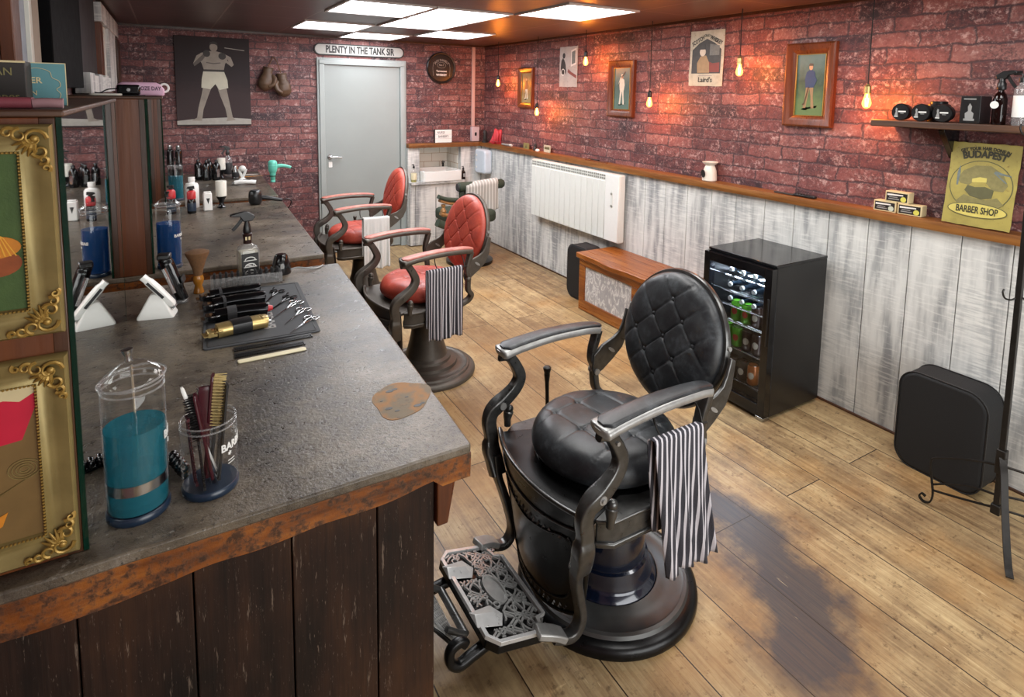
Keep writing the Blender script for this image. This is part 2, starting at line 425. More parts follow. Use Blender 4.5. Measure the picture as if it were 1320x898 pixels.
woodmat('panel wood', '#42210f', '#5c3016', '#6e3f1e', axis=2, rough=.36, scale=.5)
woodmat('dark post', '#2c1a10', '#3f2616', '#523320', axis=2, rough=.32, scale=.5)
woodmat('frame wood', '#3f1d0c', '#5f2f15', '#783f1e', axis=2, rough=.3)
woodmat('frame wood x', '#3f1d0c', '#5f2f15', '#783f1e', axis=0, rough=.3)
plain('door grey', '#8d9492', .4, var=.05, scale=4, bump=.05)
plain('frame grey', '#959c9a', .4, var=.04, scale=6, bump=.05)
plain('white paint', '#d9d8d2', .5, var=.04, bump=.05)
plain('radiator', '#d8d9d3', .35, var=.03, bump=.03)
plain('radiator slot', '#8f9089', .6)
plain('white plastic', '#e2e2de', .35, var=.03, bump=.03)
plain('warm white', '#d8cfae', .5, var=.05)
plain('black plastic', '#141415', .32, var=.2, bump=.08)
plain('black gloss', '#0c0c0e', .14, var=.1, bump=0)
plain('black fabric', '#101113', .72, var=.25, scale=160, bump=.4)
plain('black vinyl', '#1a1b1d', .42, var=.2, scale=60, bump=.2)
plain('charcoal', '#2c2c2e', .55, var=.15)
plain('black iron', '#2c2a28', .4, .6, var=.25, scale=40, bump=.3)
plain('plate metal', '#4a4a49', .38, .5, var=.25, scale=18, bump=.12)
plain('gun metal', '#5c5c5b', .30, .75, var=.4, scale=34, bump=.15)
plain('bronze metal', '#565049', .44, .45, var=.3, scale=22, bump=.2)
plain('worn silver', '#a3a3a1', .34, .45, var=.3, scale=26, bump=.2)
plain('bright silver', '#c9c9c8', .3, .4, var=.15, scale=40, bump=.1)
plain('dark casting', '#141415', .30, .5, var=.3, scale=30, bump=.3)
plain('chrome', '#c8c9ca', .12, 1, var=.05, bump=0)
plain('steel', '#aeb0b2', .22, 1, var=.1, bump=.05)
plain('blue enamel', '#10182a', .16, .2, var=.2, scale=8, bump=0, Coat_Weight=.6)
plain('brass', '#bda46c', .32, .8, var=.12, bump=.05)
plain('gold leaf', '#a38340', .42, .45, var=.3, scale=30, bump=.3)
plain('pale gilt', '#8f7e4e', .42, .45, var=.25, scale=20, bump=.25)
plain('glove leather', '#57412f', .5, var=.3, scale=20, bump=.4)
plain('teal plastic', '#5cb8a4', .35, var=.05, bump=.03)
plain('red label', '#b3262b', .4, var=.1)
plain('red cloth', '#b12f3a', .6, var=.2, scale=14, bump=.3)
plain('rose leather', '#8c4650', .45, var=.25, scale=25, bump=.3)
plain('pink tin', '#e2b4cf', .4, var=.05, bump=.03)
plain('teal card', '#4f8389', .6, var=.12, scale=20)
plain('black card', '#2a2623', .6, var=.25, scale=30)
plain('cream print', '#cdbd92', .6, var=.1)
plain('white print', '#dcdcd8', .5, var=.04, bump=0)
plain('grey print', '#8e8e8c', .5, var=.08, bump=0)
plain('black print', '#1c1b1a', .5, var=.1, bump=0)
plain('sign grey', '#a9a9a4', .5, var=.08, bump=.03)
plain('ceramic', '#d6d3c8', .3, var=.04, bump=0)
plain('white ceramic', '#e4e4e0', .15, var=.02, bump=0)
plain('green velvet', '#2f3a2c', .7, var=.3, scale=60, bump=.4)
plain('gilt carving', '#9c7448', .4, .3, var=.25, scale=40, bump=.3)
plain('cushion red', '#b14a3c', .4, var=.12, scale=8, bump=.1)
plain('amber handle', '#9a6420', .22, var=.15)
plain('bristle', '#6b4a2c', .9, var=.3, scale=120, bump=.6)
plain('pale bristle', '#c2ad74', .9, var=.3, scale=120, bump=.6)
plain('wine plastic', '#3f0f1a', .3, var=.1)
plain('blue base', '#1b2a3c', .3, var=.1)
plain('mat grey', '#3b3d40', .7, var=.12, scale=80, bump=.3)
plain('beige', '#8f7f6c', .6, var=.1)
plain('blue board', '#8b94a0', .6, var=.3, scale=14)
plain('can green', '#5da52c', .3, .3, var=.15, scale=60)
plain('can brown', '#3c2a24', .3, .3, var=.2, scale=60)
plain('can orange', '#b8662a', .3, .3, var=.15)
plain('bottle dark', '#121a22', .15, var=.2, bump=0)
plain('copper screw', '#8c6a4c', .35, .8)
glow('ceiling light', '#f6f8ff', 11.0)
glow('filament', '#ffb45a', 60.0)
glow('fridge light', '#9cc8ff', 3.0)
clear('glass')
clear('green glass', '#3d7a62', .9, .02, '#0f3a2c', .5)
clear('bulb glass', '#ffe2b8', .8)
g = G('glowing bulb'); e = g.n('ShaderNodeEmission'); e.inputs[0].default_value = lin('#ffa050'); e.inputs[1].default_value = 9.0; tr = g.n('ShaderNodeBsdfTransparent'); tr.inputs[0].default_value = lin('#ffd9a0'); mm = g.n('ShaderNodeMixShader'); mm.inputs[0].default_value = .45; g.l(tr.outputs[0], mm.inputs[1]); g.l(e.outputs[0], mm.inputs[2]); g.l(mm.outputs[0], g.out.inputs[0]); MATS['glowing bulb'] = g.m
clear('jar liquid', '#78bcc8', .5, .05, '#2b7f90', .42)
clear('blue liquid', '#4a84bc', .5, .05, '#1b467a', .6)
clear('amber bottle', '#5a2a20', .9, .03, '#1c0c0a', .6)
clear('pale soap', '#e6e2a8', .7, .03, '#cfc98a', .4)
clear('acrylic', '#f4f4f4', .9, .03, '#c9c9c9', .18)
clear('fridge glass', '#d8dadc', .45, .02)
g = G('mirror'); g.bsdf('#d2d6d4', .015, 1.0); MATS['mirror'] = g.m

def leather(name, base, dark, lite, rough):
    g = G(name); v = g.coord()
    n = g.noise(v, 14, 5, .65); f = g.noise(v, 120, 4, .7); sc = g.noise(v, 40, 5, .75)
    col = g.ramp(g.math('ADD', g.math('MULTIPLY', n, .6), g.math('MULTIPLY', sc, .4)), [(.38, dark), (.52, base), (.68, lite)])
    g.bsdf(col, g.math('MULTIPLY_ADD', n, .2, rough-.1), 0, g.math('ADD', f, sc), .12, .0012); MATS[name] = g.m
leather('black leather', '#24272a', '#15161a', '#42464a', .42)
leather('red leather', '#a63e2e', '#8c3327', '#b4513c', .46)
leather('worn red leather', '#a9685a', '#985045', '#b98474', .48)
def stripes(name, a, b, pitch, duty, axis=0, c=None):
    g = G(name); v = g.coord(); x = g.sep(v)[axis]
    f = g.math('FRACT', g.math('ADD', g.math('DIVIDE', x, pitch), 50.0))
    m = g.ramp(f, [(0, 1), (duty, 1), (duty+.06, 0), (.94, 0)])
    n = g.noise(v, 300, 2)
    col = g.mix(m, a, b)
    col = g.mix(g.math('MULTIPLY', n, .25), col, '#777777')
    g.bsdf(col, .85, 0, n, .3, .001); MATS[name] = g.m
stripes('striped towel', '#1d1c2a', '#cfcbd2', .0185, .32)
stripes('grey striped towel', '#a3a39d', '#cfcfca', .034, .3)
plain('white towel', '#d3d3d1', .9, var=.06, scale=200, bump=.6)

# ------------------------------------------------------------ room shell
def struct(name, b, mat, **kw): return b.build(name, mat, kind='structure', **kw)
struct('floor', MB().box((XL-.1, YF-.1, -.1), (XB+.1, YB+.5, 0)), 'floor', smooth=False)
struct('ceiling', MB().box((XL-.1, YF-.1, ZC), (XB+.1, YB+.1, ZC+.1)), 'ceiling', smooth=False)
AX0, AX1, AZ0, AZ1 = 2.42, 2.93, .70, 1.105      # sink alcove
b = MB(); b.box((XL-.1, YB, 0), (AX0, YB+.1, ZC)); b.box((AX0, YB, AZ1), (AX1, YB+.1, ZC)); b.box((AX0, YB, 0), (AX1, YB+.1, AZ0)); b.box((AX1, YB, 0), (XB+.1, YB+.1, ZC))
struct('wall_back', b, 'brick', smooth=False)
struct('wall_right', MB().box((XB, YF-.1, 0), (XB+.1, YB, ZC)), 'brick right', smooth=False)
struct('wall_left', MB().box((XL-.1, YF-.1, 0), (XL, YB, ZC)), 'brick', smooth=False)
# front wall behind the camera with the shop window
WX0, WX1, WZ0, WZ1 = .2, 2.95, .55, 2.15
b = MB(); b.box((XL, YF-.1, 0), (WX0, YF, ZC)); b.box((WX1, YF-.1, 0), (XB, YF, ZC)); b.box((WX0, YF-.1, 0), (WX1, YF, WZ0)); b.box((WX0, YF-.1, WZ1), (WX1, YF, ZC))
struct('wall_front', b, 'white paint', smooth=False)
w = struct('window_1', MB().box((WX0, YF-.06, WZ0), (WX1, YF-.05, WZ1)), 'glass', smooth=False)
f = MB()
for x in (WX0, (WX0+WX1)/2-.025, WX1-.05): f.box((x, YF-.09, WZ0), (x+.05, YF-.01, WZ1))
for z in (WZ0, WZ1-.05): f.box((WX0, YF-.085, z), (WX1, YF-.015, z+.05))
f.build('window_frame', 'frame grey', w, bevel=.004)

# whitewashed wainscot: every board is a plank of its own width with a groove
b = MB(); y = -1.6; rr = random.Random(5)
seams = [-1.6,-1.35,-1.12,-.9,-.66,-.44,-.2,.02,.25,.48,.70,.90,1.09,1.293,1.516,1.729,1.95,2.169,2.374,2.595,2.80,3.02,3.24,3.46,3.67,3.89,4.10,4.32,4.53,4.75,4.97,5.18,5.4,5.62,5.83,6.05,6.3]
for a, c in zip(seams, seams[1:]): b.box((XP+rr.uniform(0, .002), a+.002, .0), (XB-.001, c-.002, 1.105))
struct('trim_1', b, 'limewash', bevel=.003, smooth=False)
b = MB()
xs = [2.285, 2.42]
b.box((2.285, 6.302, 0), (2.42, YB-.001, 1.105)); b.box((2.931, 6.302, 0), (3.06, YB-.001, 1.105)); b.box((3.063, 6.302, 0), (XP-.001, YB-.001, 1.105))
struct('trim_2', b, 'limewash', bevel=.003, smooth=False)
# alcove lining of white tiles
g = G('white tiles'); v = g.coord(); x, y, z = g.sep(v)
bt = g.n('ShaderNodeTexBrick', offset=.5); g.l(g.comb(g.math('ADD', x, y), z, 0.0), bt.inputs['Vector'])
bt.inputs['Scale'].default_value = 1; bt.inputs['Brick Width'].default_value = .2; bt.inputs['Row Height'].default_value = .1; bt.inputs['Mortar Size'].default_value = .0035
g.bsdf(g.mix(bt.outputs['Fac'], g.mix(g.noise(v, 5, 2), '#d6d3c8', '#e2dfd6'), '#b5a48c'), .2, 0, bt.outputs['Fac'], .3, .002); MATS['white tiles'] = g.m
b = MB(); b.box((AX0, YB+.3, AZ0), (AX1, YB+.31, AZ1)); b.box((AX0+.0005, YB-.001, AZ0), (AX0+.01, YB+.31, AZ1)); b.box((AX1-.01, YB-.001, AZ0), (AX1-.0005, YB+.31, AZ1)); b.box((AX0+.0005, YB-.001, AZ1-.01), (AX1-.0005, YB+.31, AZ1-.0005)); b.box((AX0+.0005, YB-.001, AZ0+.0005), (AX1-.0005, YB+.31, AZ0+.01))
struct('trim_3', b, 'white tiles', smooth=False)

# timber ledge along the right and back walls
def ledge(name, p0, p1, inward, mat):
    """board with a wavy natural front edge"""
    n = 60; p0 = Vector(p0); p1 = Vector(p1); inw = Vector(inward); vs = []
    for i in range(n+1):
        p = p0.lerp(p1, i/n); k = .006*noise.noise(Vector((i*.35, 3, 1)))+.004*noise.noise(Vector((i*1.1, 7, 1)))
        f = p+inw*(.108+k)
        vs += [tuple(p+Vector((0,0,1.107))), tuple(f+Vector((0,0,1.107+k*.5))), tuple(f+inw*.004+Vector((0,0,1.13))), tuple(f+Vector((0,0,1.152))), tuple(p+Vector((0,0,1.152)))]
    fs = []
    for i in range(n):
        for k in range(5):
            a = i*5+k; c = i*5+(k+1)%5; fs.append((a, c, c+5, a+5))
    fs += [tuple(range(5))[::-1], tuple(range(n*5, n*5+5))]
    return struct(name, MB().add(vs, fs), mat)
ledge('trim_4', (XB-.001, -1.55, 0), (XB-.001, YB-.002, 0), (-1, 0, 0), 'sill wood')
ledge('trim_5', (2.285, YB-.002, 0), (XB-.11, YB-.002, 0), (0, -1, 0), 'sill wood x')
# skirting strip at the foot of the wainscot
struct('baseboard_right', MB().box((XP-.012, -1.55, 0), (XP, 6.3, .012)), 'shelf wood', bevel=.002)
# thin moulding where the wall meets the ceiling
struct('trim_6', MB().box((XB-.014, YF, ZC-.02), (XB, YB, ZC-.001)), 'dark post')
struct('trim_7', MB().box((XL, YB-.014, ZC-.02), (XB-.014, YB, ZC-.001)), 'dark post')

# door
D0, D1, DT = 1.335, 2.285, 2.062
b = MB()
for (x0, x1, yy) in ((D0, D0+.055, .03), (D0+.02, D0+.07, .045)): b.box((x0, YB-yy, 0), (x1, YB, DT-.055 if yy > .04 else DT))
for (x0, x1, yy) in ((D1-.055, D1, .03), (D1-.07, D1-.02, .045)): b.box((x0, YB-yy, 0), (x1, YB, DT-.055 if yy > .04 else DT))
b.box((D0+.055, YB-.03, DT-.055), (D1-.055, YB, DT)); b.box((D0+.02, YB-.045, DT-.07), (D1-.02, YB, DT-.02))
dr = struct('door_1', b, 'frame grey', bevel=.004)
MB().box((D0+.073, YB-.022, .01), (D1-.073, YB-.001, DT-.073)).build('door_leaf', 'door grey', dr, bevel=.002)
hx = D0+.115
b = MB(); b.cyl((hx, YB-.024, 1.035), (hx, YB-.032, 1.035), .026); b.cyl((hx, YB-.03, 1.035), (hx, YB-.068, 1.035), .009)
b.tube(smoothpath([(hx, YB-.066, 1.035), (hx+.04, YB-.07, 1.036), (hx+.115, YB-.064, 1.03)], 4), .009)
hd = b.build('door_handle', 'chrome', dr, label='chrome lever handle')
MB().prism(rrect(.038, .06, .008, cx=hx+.005, cy=.955), -(YB-.023), -(YB-.031), Matrix.Rotation(PI/2, 4, 'X')).build('lock_plate', 'white plastic', dr, bevel=.002, label='small white thumb-turn plate')

# conduit and switch at the back right corner
t = thing('cable_trunking', 'thin pale pink vertical cable trunking beside the room corner', 'trunking', (3.115, YB, 0))
MB().box((-.02, -.022, 1.335), (.02, -.001, ZC-.02)).build('conduit', plain('pale pink paint', '#c9a49c', .5, var=.06), t, bevel=.003)
t = thing('wall_switch', 'pale double switch box on the ledge below the trunking', 'switch', (3.135, YB, 0))
MB().box((-.05, -.045, 1.158), (.05, -.001, 1.33)).build('switch_box', plain('pale mauve', '#c4b0b4', .45, var=.05), t, bevel=.005)
MB().box((-.012, -.052, 1.225), (.012, -.044, 1.265)).build('rocker', 'black plastic', t, bevel=.002)

# ------------------------------------------------------------ ceiling lights
CW, CD = .57, .66
def cell(i, j): return (.96+CW*i+CW/2, 3.0+CD*j+CD/2)
proto = thing('ceiling_light', 'x', 'ceiling light', (0, 0, ZC))
MB().box((-CW/2+.022, -CD/2+.022, -.006), (CW/2-.022, CD/2-.022, -.001)).build('diffuser', 'ceiling light', proto, smooth=False)
b = MB()
for s in (-1, 1):
    b.box((s*(CW/2-.004), -CD/2+.004, -.012), (s*(CW/2-.022), CD/2-.004, -.0005)); b.box((-CW/2+.022, s*(CD/2-.004), -.012), (CW/2-.022, s*(CD/2-.022), -.0005))
b.build('frame', plain('pale trim', '#b9b2ad', .4), proto)
cells = [(0, 1, 'square ceiling light panel, second row out from the door, leftmost column'), (0, 3, 'square ceiling light panel over the left side just in front of the door sign'),
         (1, 1, 'square ceiling light panel, front half of the joined pair'), (1, 2, 'square ceiling light panel, rear half of the joined pair'),
         (1, 4, 'ceiling light panel closest above the grey door and its sign'), (2, 3, 'small looking ceiling light panel nearest the back right corner'),
         (2, 0, 'big ceiling light panel standing alone, closest to the right wall bulbs')]
for k, (i, j, lab) in enumerate(cells):
    o = proto if k == 0 else copy_thing(proto, lab, group='lit panels in the ceiling grid')
    o['label'] = lab; o['group'] = 'lit panels in the ceiling grid'; o.location = (*cell(i, j), ZC)

# pendant bulbs on cords along the right wall
gp = 'bare filament bulbs hanging along the right wall'
PX = 3.11; KX = 3.11/3.05
pend = [(5.636, 1.829, 'bare glowing bulb on a black cord nearest the back corner'), (4.848, 1.552, 'lowest hanging glowing bulb, between the smallest picture and the white poster'),
        (4.091, 2.003, 'highest hanging bulb, between the white poster and the cricketer picture'), (3.298, 1.676, 'glowing bulb on a long cord just right of the cricketer picture'),
        (2.508, 1.89, 'glowing bulb on a cord between the whiskey tin sign and the golfer picture'), (1.71, 1.716, 'nearest and largest glowing bulb, hanging left of the black shelf')]
for k, (y, z, lab) in enumerate(pend):
    y *= KX; z = 1.73+(z-1.73)*KX
    t = thing('pendant_bulb', lab, 'pendant light', (PX, y, z), group=gp)
    b = MB(); top = ZC-z
    b.tube(smoothpath([(0, 0, .085), (.004, .003, .3*top+.06), (-.003, 0, .7*top), (0, 0, top)], 5), .0028, 8)
    b.build('cord', 'black fabric', t)
    MB().lathe([(0, .095), (.007, .095), (.010, .088), (.016, .082), (.0175, .045), (.0155, .043), (0, .043)], 16).build('lamp_holder', 'brass' if k > 3 else 'black plastic', t)
    MB().lathe([(.011, .044), (.012, .035), (.017, .018), (.022, 0), (.0215, -.010), (.016, -.023), (.008, -.029), (0, -.030)], 20).build('glass_bulb', 'glowing bulb', t)
    b = MB()
    for q in range(4):
        a = q*PI/2; b.cyl((.009*math.cos(a), .009*math.sin(a), .022), (.005*math.cos(a), .005*math.sin(a), -.022), .0022, seg=6)
    b.cyl((0, 0, .044), (0, 0, .02), .004, seg=8)
    b.build('filament', 'filament', t)
    li = bpy.data.lights.new('bulb_light', 'POINT'); li.energy = 14; li.color = (1, .34, .045); li.shadow_soft_size = .025
    lo = bpy.data.objects.new('bulb_light', li); COL.objects.link(lo); lo.parent = t; lo.location = (0, 0, -.002)

# daylight through the shop window and area lamps added under the ceiling for general light
def area(name, loc, rot, sx, sy, e, col=(1,1,1)):
    li = bpy.data.lights.new(name, 'AREA'); li.shape = 'RECTANGLE'; li.size = sx; li.size_y = sy; li.energy = e; li.color = col
    o = bpy.data.objects.new(name, li); COL.objects.link(o); o.location = loc; o.rotation_euler = rot; return o
area('window_daylight', ((WX0+WX1)/2, YF+.03, (WZ0+WZ1)/2), (PI/2, 0, 0), 2.6, 1.5, 75, (1, 1, .98))
for i, j in ((0, -2), (2, -2), (0, -4), (2, -4), (1, -1), (0, 1), (1, 3)):
    x, y = cell(i, j)
    area('ceiling_fill_light', (min(x, 2.95), y, ZC-.015), (0, 0, 0), .52, .6, 13, (1, .985, .96))
W = bpy.data.worlds.new('sky'); S.world = W; W.use_nodes = True
W.node_tree.nodes['Background'].inputs[0].default_value = (.9, .95, 1, 1); W.node_tree.nodes['Background'].inputs[1].default_value = 1.2

# ------------------------------------------------------------ worktops on panelled bases
def counter(x1a, x1b, y0, y1, lab, bx1, patch=False, face='worktop edge'):
    X0 = XL+.021; t = thing('barber_counter', lab, 'counter', (X0, y0, 0))
    W0 = x1a-X0; W1 = x1b-X0; L = y1-y0
    # top slab: dark skin over a timber core with a wavy lower edge
    b = MB(); n = 40
    rows = []
    for i in range(n+1):
        u = i/n; k = .004*noise.noise(Vector((u*9, y0, 0)))
        rows.append((u, k))
    b.prism([(0, 0)]+[(W0*u if u < .97 else W0*u, k) for u, k in rows[1:-1]]+[(W0-.006, 0), (W0, .006)]+[(W0+(W1-W0)*i/12, L*i/12) for i in range(1, 12)]+[(W1, L-.006), (W1-.006, L), (0, L)], ZT-.022, ZT)
    b.build('worktop', 'worktop', t, bevel=.004)
    b = MB(); vs = []; fs = []
    for u, k in rows:
        drop = .040+.032*(1-u)**.7+.012*noise.noise(Vector((u*6, 1+y0, 0)))+(.022 if u > .90 else 0)
        z1 = ZT-.0215; vs += [(W0*u, .004+k, z1), (W0*u, .007+k*1.5, z1-drop), (W0*u, .05, z1-drop), (W0*u, .05, z1)]
    for i in range(n):
        for q in range(4):
            a = i*4+q; c = i*4+(q+1)%4; fs.append((a, c, c+4, a+4))
    fs += [(0, 1, 2, 3), tuple(range(n*4, n*4+4))[::-1]]
    b.add(vs, fs)
    b.prism([(W0-.05, .05), (W0-.004, .05), (W1-.004, L-.004), (W1-.05, L-.004)], ZT-.062, ZT-.0215)
    b.box((.0, L-.05, ZT-.06), (W1-.05, L-.004, ZT-.0215))
    b.build('timber_edge', face, t, angle=50)
    # base: vertical boards, the front ones of measured widths
    fx = [0, .174, .358, .541, .725, bx1-X0] if patch else [0, .17, .34, .52, .7, bx1-X0]
    b = MB()
    for a, c in zip(fx, fx[1:]):
        b.box((a+.0015, .075, 0), (c-.0015, .095, ZT-.05))
    for i in range(8):
        a = .095+(L-.13)*i/8; c = .095+(L-.13)*(i+1)/8
        b.box((bx1-X0-.02, a+.0015, 0), (bx1-X0, c-.0015, ZT-.05))
    b.box((0, L-.05, 0), (bx1-X0, L-.035, ZT-.05))
    b.build('base_boards', 'dark boards', t, bevel=.0025, smooth=False)
    # corbels under the overhang
    for yy in (.06, L-.13):
        c = MB(); c.prism([(bx1-X0, ZT-.225), (bx1-X0+.028, ZT-.225), (bx1-X0+.058, ZT-.063), (bx1-X0, ZT-.063)], -(yy+.06), -yy, Matrix.Rotation(PI/2, 4, 'X'))
        c.build('corbel', 'frame wood', t, bevel=.003)
    return t
c1 = counter(.578, .668, 1.172, 2.80, 'nearest barber counter with dark speckled worktop and an orange bare patch at its corner', .517, patch=True)
counter(.648, .705, 2.985, 4.64, 'middle barber counter with dark worktop, between the nearest and the farthest counter', .60)
counter(.712, .757, 4.83, 6.372, 'farthest barber counter with dark worktop, running up to the brick back wall', .66)
# worn-through patch and its gouges (a stain in the skin)
g = G('bare timber patch'); v = g.coord(); n = g.noise(v, 30, 5, .7); n2 = g.noise(v, 9, 4)
g.bsdf(g.mix(g.ramp(n, [(.60, 0), (.70, 1)]), g.ramp(n2, [(.40, '#6e5b3c'), (.5, '#8f5f22'), (.60, '#6a5a40')]), '#3e2a16'), .55, 0, n, .3, .002, Specular_IOR_Level=.3); MATS['bare patch'] = g.m
b = MB(); pp = []; X0 = XL+.021
for k in range(40):
    a = 2*PI*k/40; r = 1+.08*math.sin(3*a+1)+.05*math.sin(5*a)
    pp.append((.506-X0+.078*r*math.cos(a)+.018*math.sin(a), 1.448-1.172+.090*r*math.sin(a)))
b.prism(pp, ZT-.001, ZT+.0008); pt = b.build('bare_patch', 'bare patch', c1, label='bare orange timber patch worn through the dark skin')
b = MB()
for (px_, py_, r) in ((.46, 1.415, .007), (.475, 1.395, .005), (.49, 1.50, .008), (.505, 1.505, .006), (.53, 1.395, .008), (.545, 1.40, .005), (.52, 1.45, .0035), (.455, 1.46, .003)):
    b = MB(); b.prism([(px_-X0+r*1.4*math.cos(q), py_-1.172+r*.8*math.sin(q)) for q in [i*PI/5 for i in range(10)]], ZT, ZT+.0013)
    b.build('gouge', 'black print', pt)

# ------------------------------------------------------------ mirror units standing on the worktops
def mirror_unit(xf, y0, y1, zt, lab, over=0):
    t = thing('mirror_unit', lab, 'mirror', (XL, y0, ZT)); w = xf-XL; L = y1-y0; h = zt-ZT
    MB().box((0.002, 0, .0005), (w-.022, .02, h-.0115)).build('end_panel', 'panel wood', t, bevel=.002, smooth=False)
    MB().box((w-.03, -.0005, .0005), (w-.0075, .03, h-.0115)).build('end_post', 'dark post', t, bevel=.002)
    MB().box((.002, .0205, .0005), (w-.0075, L-.02, h-.0115)).build('back_box', 'panel wood', t, smooth=False)
    MB().box((.002, L-.0195, .0005), (w-.0075, L, h-.0115)).build('end_panel', 'panel wood', t, bevel=.002, smooth=False)
    MB().box((.002, 0, h-.011), (w+.004+over, L+.004, h)).build('top_board', 'shelf wood', t, bevel=.003)
    m = MB().box((w-.0065, .006, .002), (w, L-.006, h-.0115)).build('mirror_glass', 'mirror', t, smooth=False)
    MB().box((w-.007, -.001, .002), (w+.0005, .006, h-.0115)).build('glass_edge', 'green glass', m, smooth=False, label='dark green cut edge of the glass')
    MB().box((w-.007, L-.006, .002), (w+.0005, L+.001, h-.0115)).build('glass_edge', 'green glass', m, smooth=False, label='dark green cut edge of the glass')
    return t
mirror_unit(-.147, 1.215, 2.42, 1.69, 'nearest wood-backed mirror unit on the counter, its end panel carrying two gilt frames')
mirror_unit(-.070, 2.99, 4.50, 1.69, 'second wood-backed mirror unit, on the middle counter behind the white trimmer stand', .055)
mirror_unit(-.025, 4.85, 6.30, 1.66, 'farthest mirror unit, on the counter by the brick back wall')

# ------------------------------------------------------------ gilt picture frames on the end panel
def gilt_frame(x1, z0, z1, lab, art):
    w = .205; h = z1-z0; x0 = x1-w
    t = thing('gilt_frame', lab, 'picture frame', (x0+w/2, 1.214, (z0+z1)/2), group='gilt frames on the end of the nearest mirror unit')
    prof = [(0, 0), (0, .012), (.004, .016), (.010, .014), (.020, .008), (.030, .0065), (.038, .011), (.042, .0125), (.0455, .009), (.047, .004), (.047, 0)]   # (inset, height)
    b = MB(); vs = []; fs = []; m = len(prof)
    for sx, sz in ((-1,-1),(1,-1),(1,1),(-1,1)):
        vs += [(sx*(w/2-i), -d, sz*(h/2-i)) for i, d in prof]
    for c in range(4):
        for k in range(m-1): fs.append((c*m+k, ((c+1)%4)*m+k, ((c+1)%4)*m+k+1, c*m+k+1))
    b.add(vs, fs); b.build('moulding', 'pale gilt', t, angle=60)
    bd = MB(); ins = .0440
    def beads(p, q, n):
        for i in range(n):
            s = (i+.5)/n; bd.ball((p[0]+(q[0]-p[0])*s, -.0125, p[1]+(q[1]-p[1])*s), .0022, 6)
    X = w/2-ins; Z = h/2-ins
    beads((-X, -Z), (X, -Z), 22); beads((-X, Z), (X, Z), 22); beads((X, -Z), (X, Z), 48); beads((-X, -Z), (-X, Z), 48)
    bd.build('beading', 'gold leaf', t)
    for sx, sz in ((1,1),(1,-1),(-1,1),(-1,-1)):           # scrolled acanthus corners
        cb = MB(); cx, cz = sx*(w/2-.022), sz*(h/2-.022)
        for (a0, rr, ox, oz) in ((0, .016, 0, 0), (90, .011, -.018, .006), (200, .011, .006, -.020), (40, .008, -.032, .010), (230, .008, .010, -.034), (120, .006, -.044, .012), (300, .006, .013, -.047)):
            pts = [(cx+sx*(ox+rr*(1-k/18)*math.cos(math.radians(a0+30*k))), -.015-.004*math.sin(k/14*PI), cz+sz*(-oz*-1+rr*(1-k/18)*math.sin(math.radians(a0+30*k)))) for k in range(13)]
            cb.tube(pts, [.0034*(1-k/17) for k in range(13)], 6)
        cb.ball((cx, -.016, cz), .006, 10, (1, .7, 1))
        for q in range(5):
            a = math.radians(200+q*17)
            p = (cx, -.014, cz); e = (cx+sx*.030*math.cos(a), -.012, cz+sz*.030*math.sin(a))
            cb.tube([p, ((p[0]+e[0])/2, -.018, (p[2]+e[2])/2), e], [.002, .0036, .001], 6)
        cb.build('corner_scroll', 'gold leaf', t)
    cv = MB().box((-w/2+.045, -.005, -h/2+.045), (w/2-.045, -.001, h/2-.045)).build('canvas', art[0], t, smooth=False)
    return t, cv, w/2-.046, h/2-.046
g = G('green canvas'); v = g.coord(); g.bsdf(g.mix(g.noise(v, 30, 5), '#2c4416', '#47602a'), .6, 0, g.noise(v, 300, 2), .3, .001); MATS['green canvas'] = g.m
g = G('brown canvas'); v = g.coord(); g.bsdf(g.mix(g.noise(v, 14, 5), '#5e4a2c', '#84693f'), .3, 0, g.noise(v, 60, 2), .2, .001); MATS['brown canvas'] = g.m
plain('orange paint', '#c87d1c', .5, var=.15, scale=60); plain('rust paint', '#8e4517', .5, var=.3, scale=50); plain('yellow paint', '#dba030', .5, var=.1)
plain('crimson paint', '#c01033', .5, var=.15, scale=20)
t, cv, X, Z = gilt_frame(-.158, 1.325, 1.668, 'upper gilt frame with a green picture of an orange ribbed lampshade', ('green canvas',))
cx = X-.037
flat(ell(cx, -.048, .034, .022), 'rust paint', t, 'painted_bowl', y=-.0058)
flat(ell(cx, -.022, .034, .018)+[], 'orange paint', t, 'painted_shade', y=-.0066)
for k in range(-4, 5): flat([(cx+k*.0068-.001, -.037), (cx+k*.0068+.001, -.037), (cx+k*.003+.0006, -.006), (cx+k*.003-.0006, -.006)], 'yellow paint', t, 'painted_rib', y=-.0072)
flat(ell(cx, -.006, .012, .004), 'yellow paint', t, 'painted_rim', y=-.0076)
t, cv, X, Z = gilt_frame(-.158, .934, 1.287, 'lower gilt frame with a red and brown picture of ripple rings', ('brown canvas',))
flat([(-X, Z), (X, Z), (X, Z-.035), (X-.02, Z-.09), (-X, Z-.10)], 'crimson paint', t, 'painted_sky', y=-.0056)
flat([(-X, Z), (X, Z), (X, Z-.012), (X-.02, Z-.024), (X-.04, Z-.018), (-X, Z-.03)], 'cream print', t, 'painted_cloud', y=-.0062)
for r in (.006, .011, .016, .021):
    b = MB(); b.sweep([(X-.020+r*math.cos(a), -.0062, -.010+r*.8*math.sin(a)) for a in [k*PI/14 for k in range(28)]], RECT, [(.0012, .001)]*28, up=(0,1,0), closed=True); b.build('painted_ring', 'pale gilt', t)
b = MB(); b.tube([(-X, -.006, -.075), (0, -.0065, -.048), (X-.004, -.006, -.02)], .0007, 5); b.build('painted_stem', 'pale gilt', t)
flat([(-X, -.10), (-.01, -.088), (.012, -.078), (.004, -.10), (-.02, -.112), (-X, -.115)], 'orange paint', t, 'painted_leaf', y=-.0062)

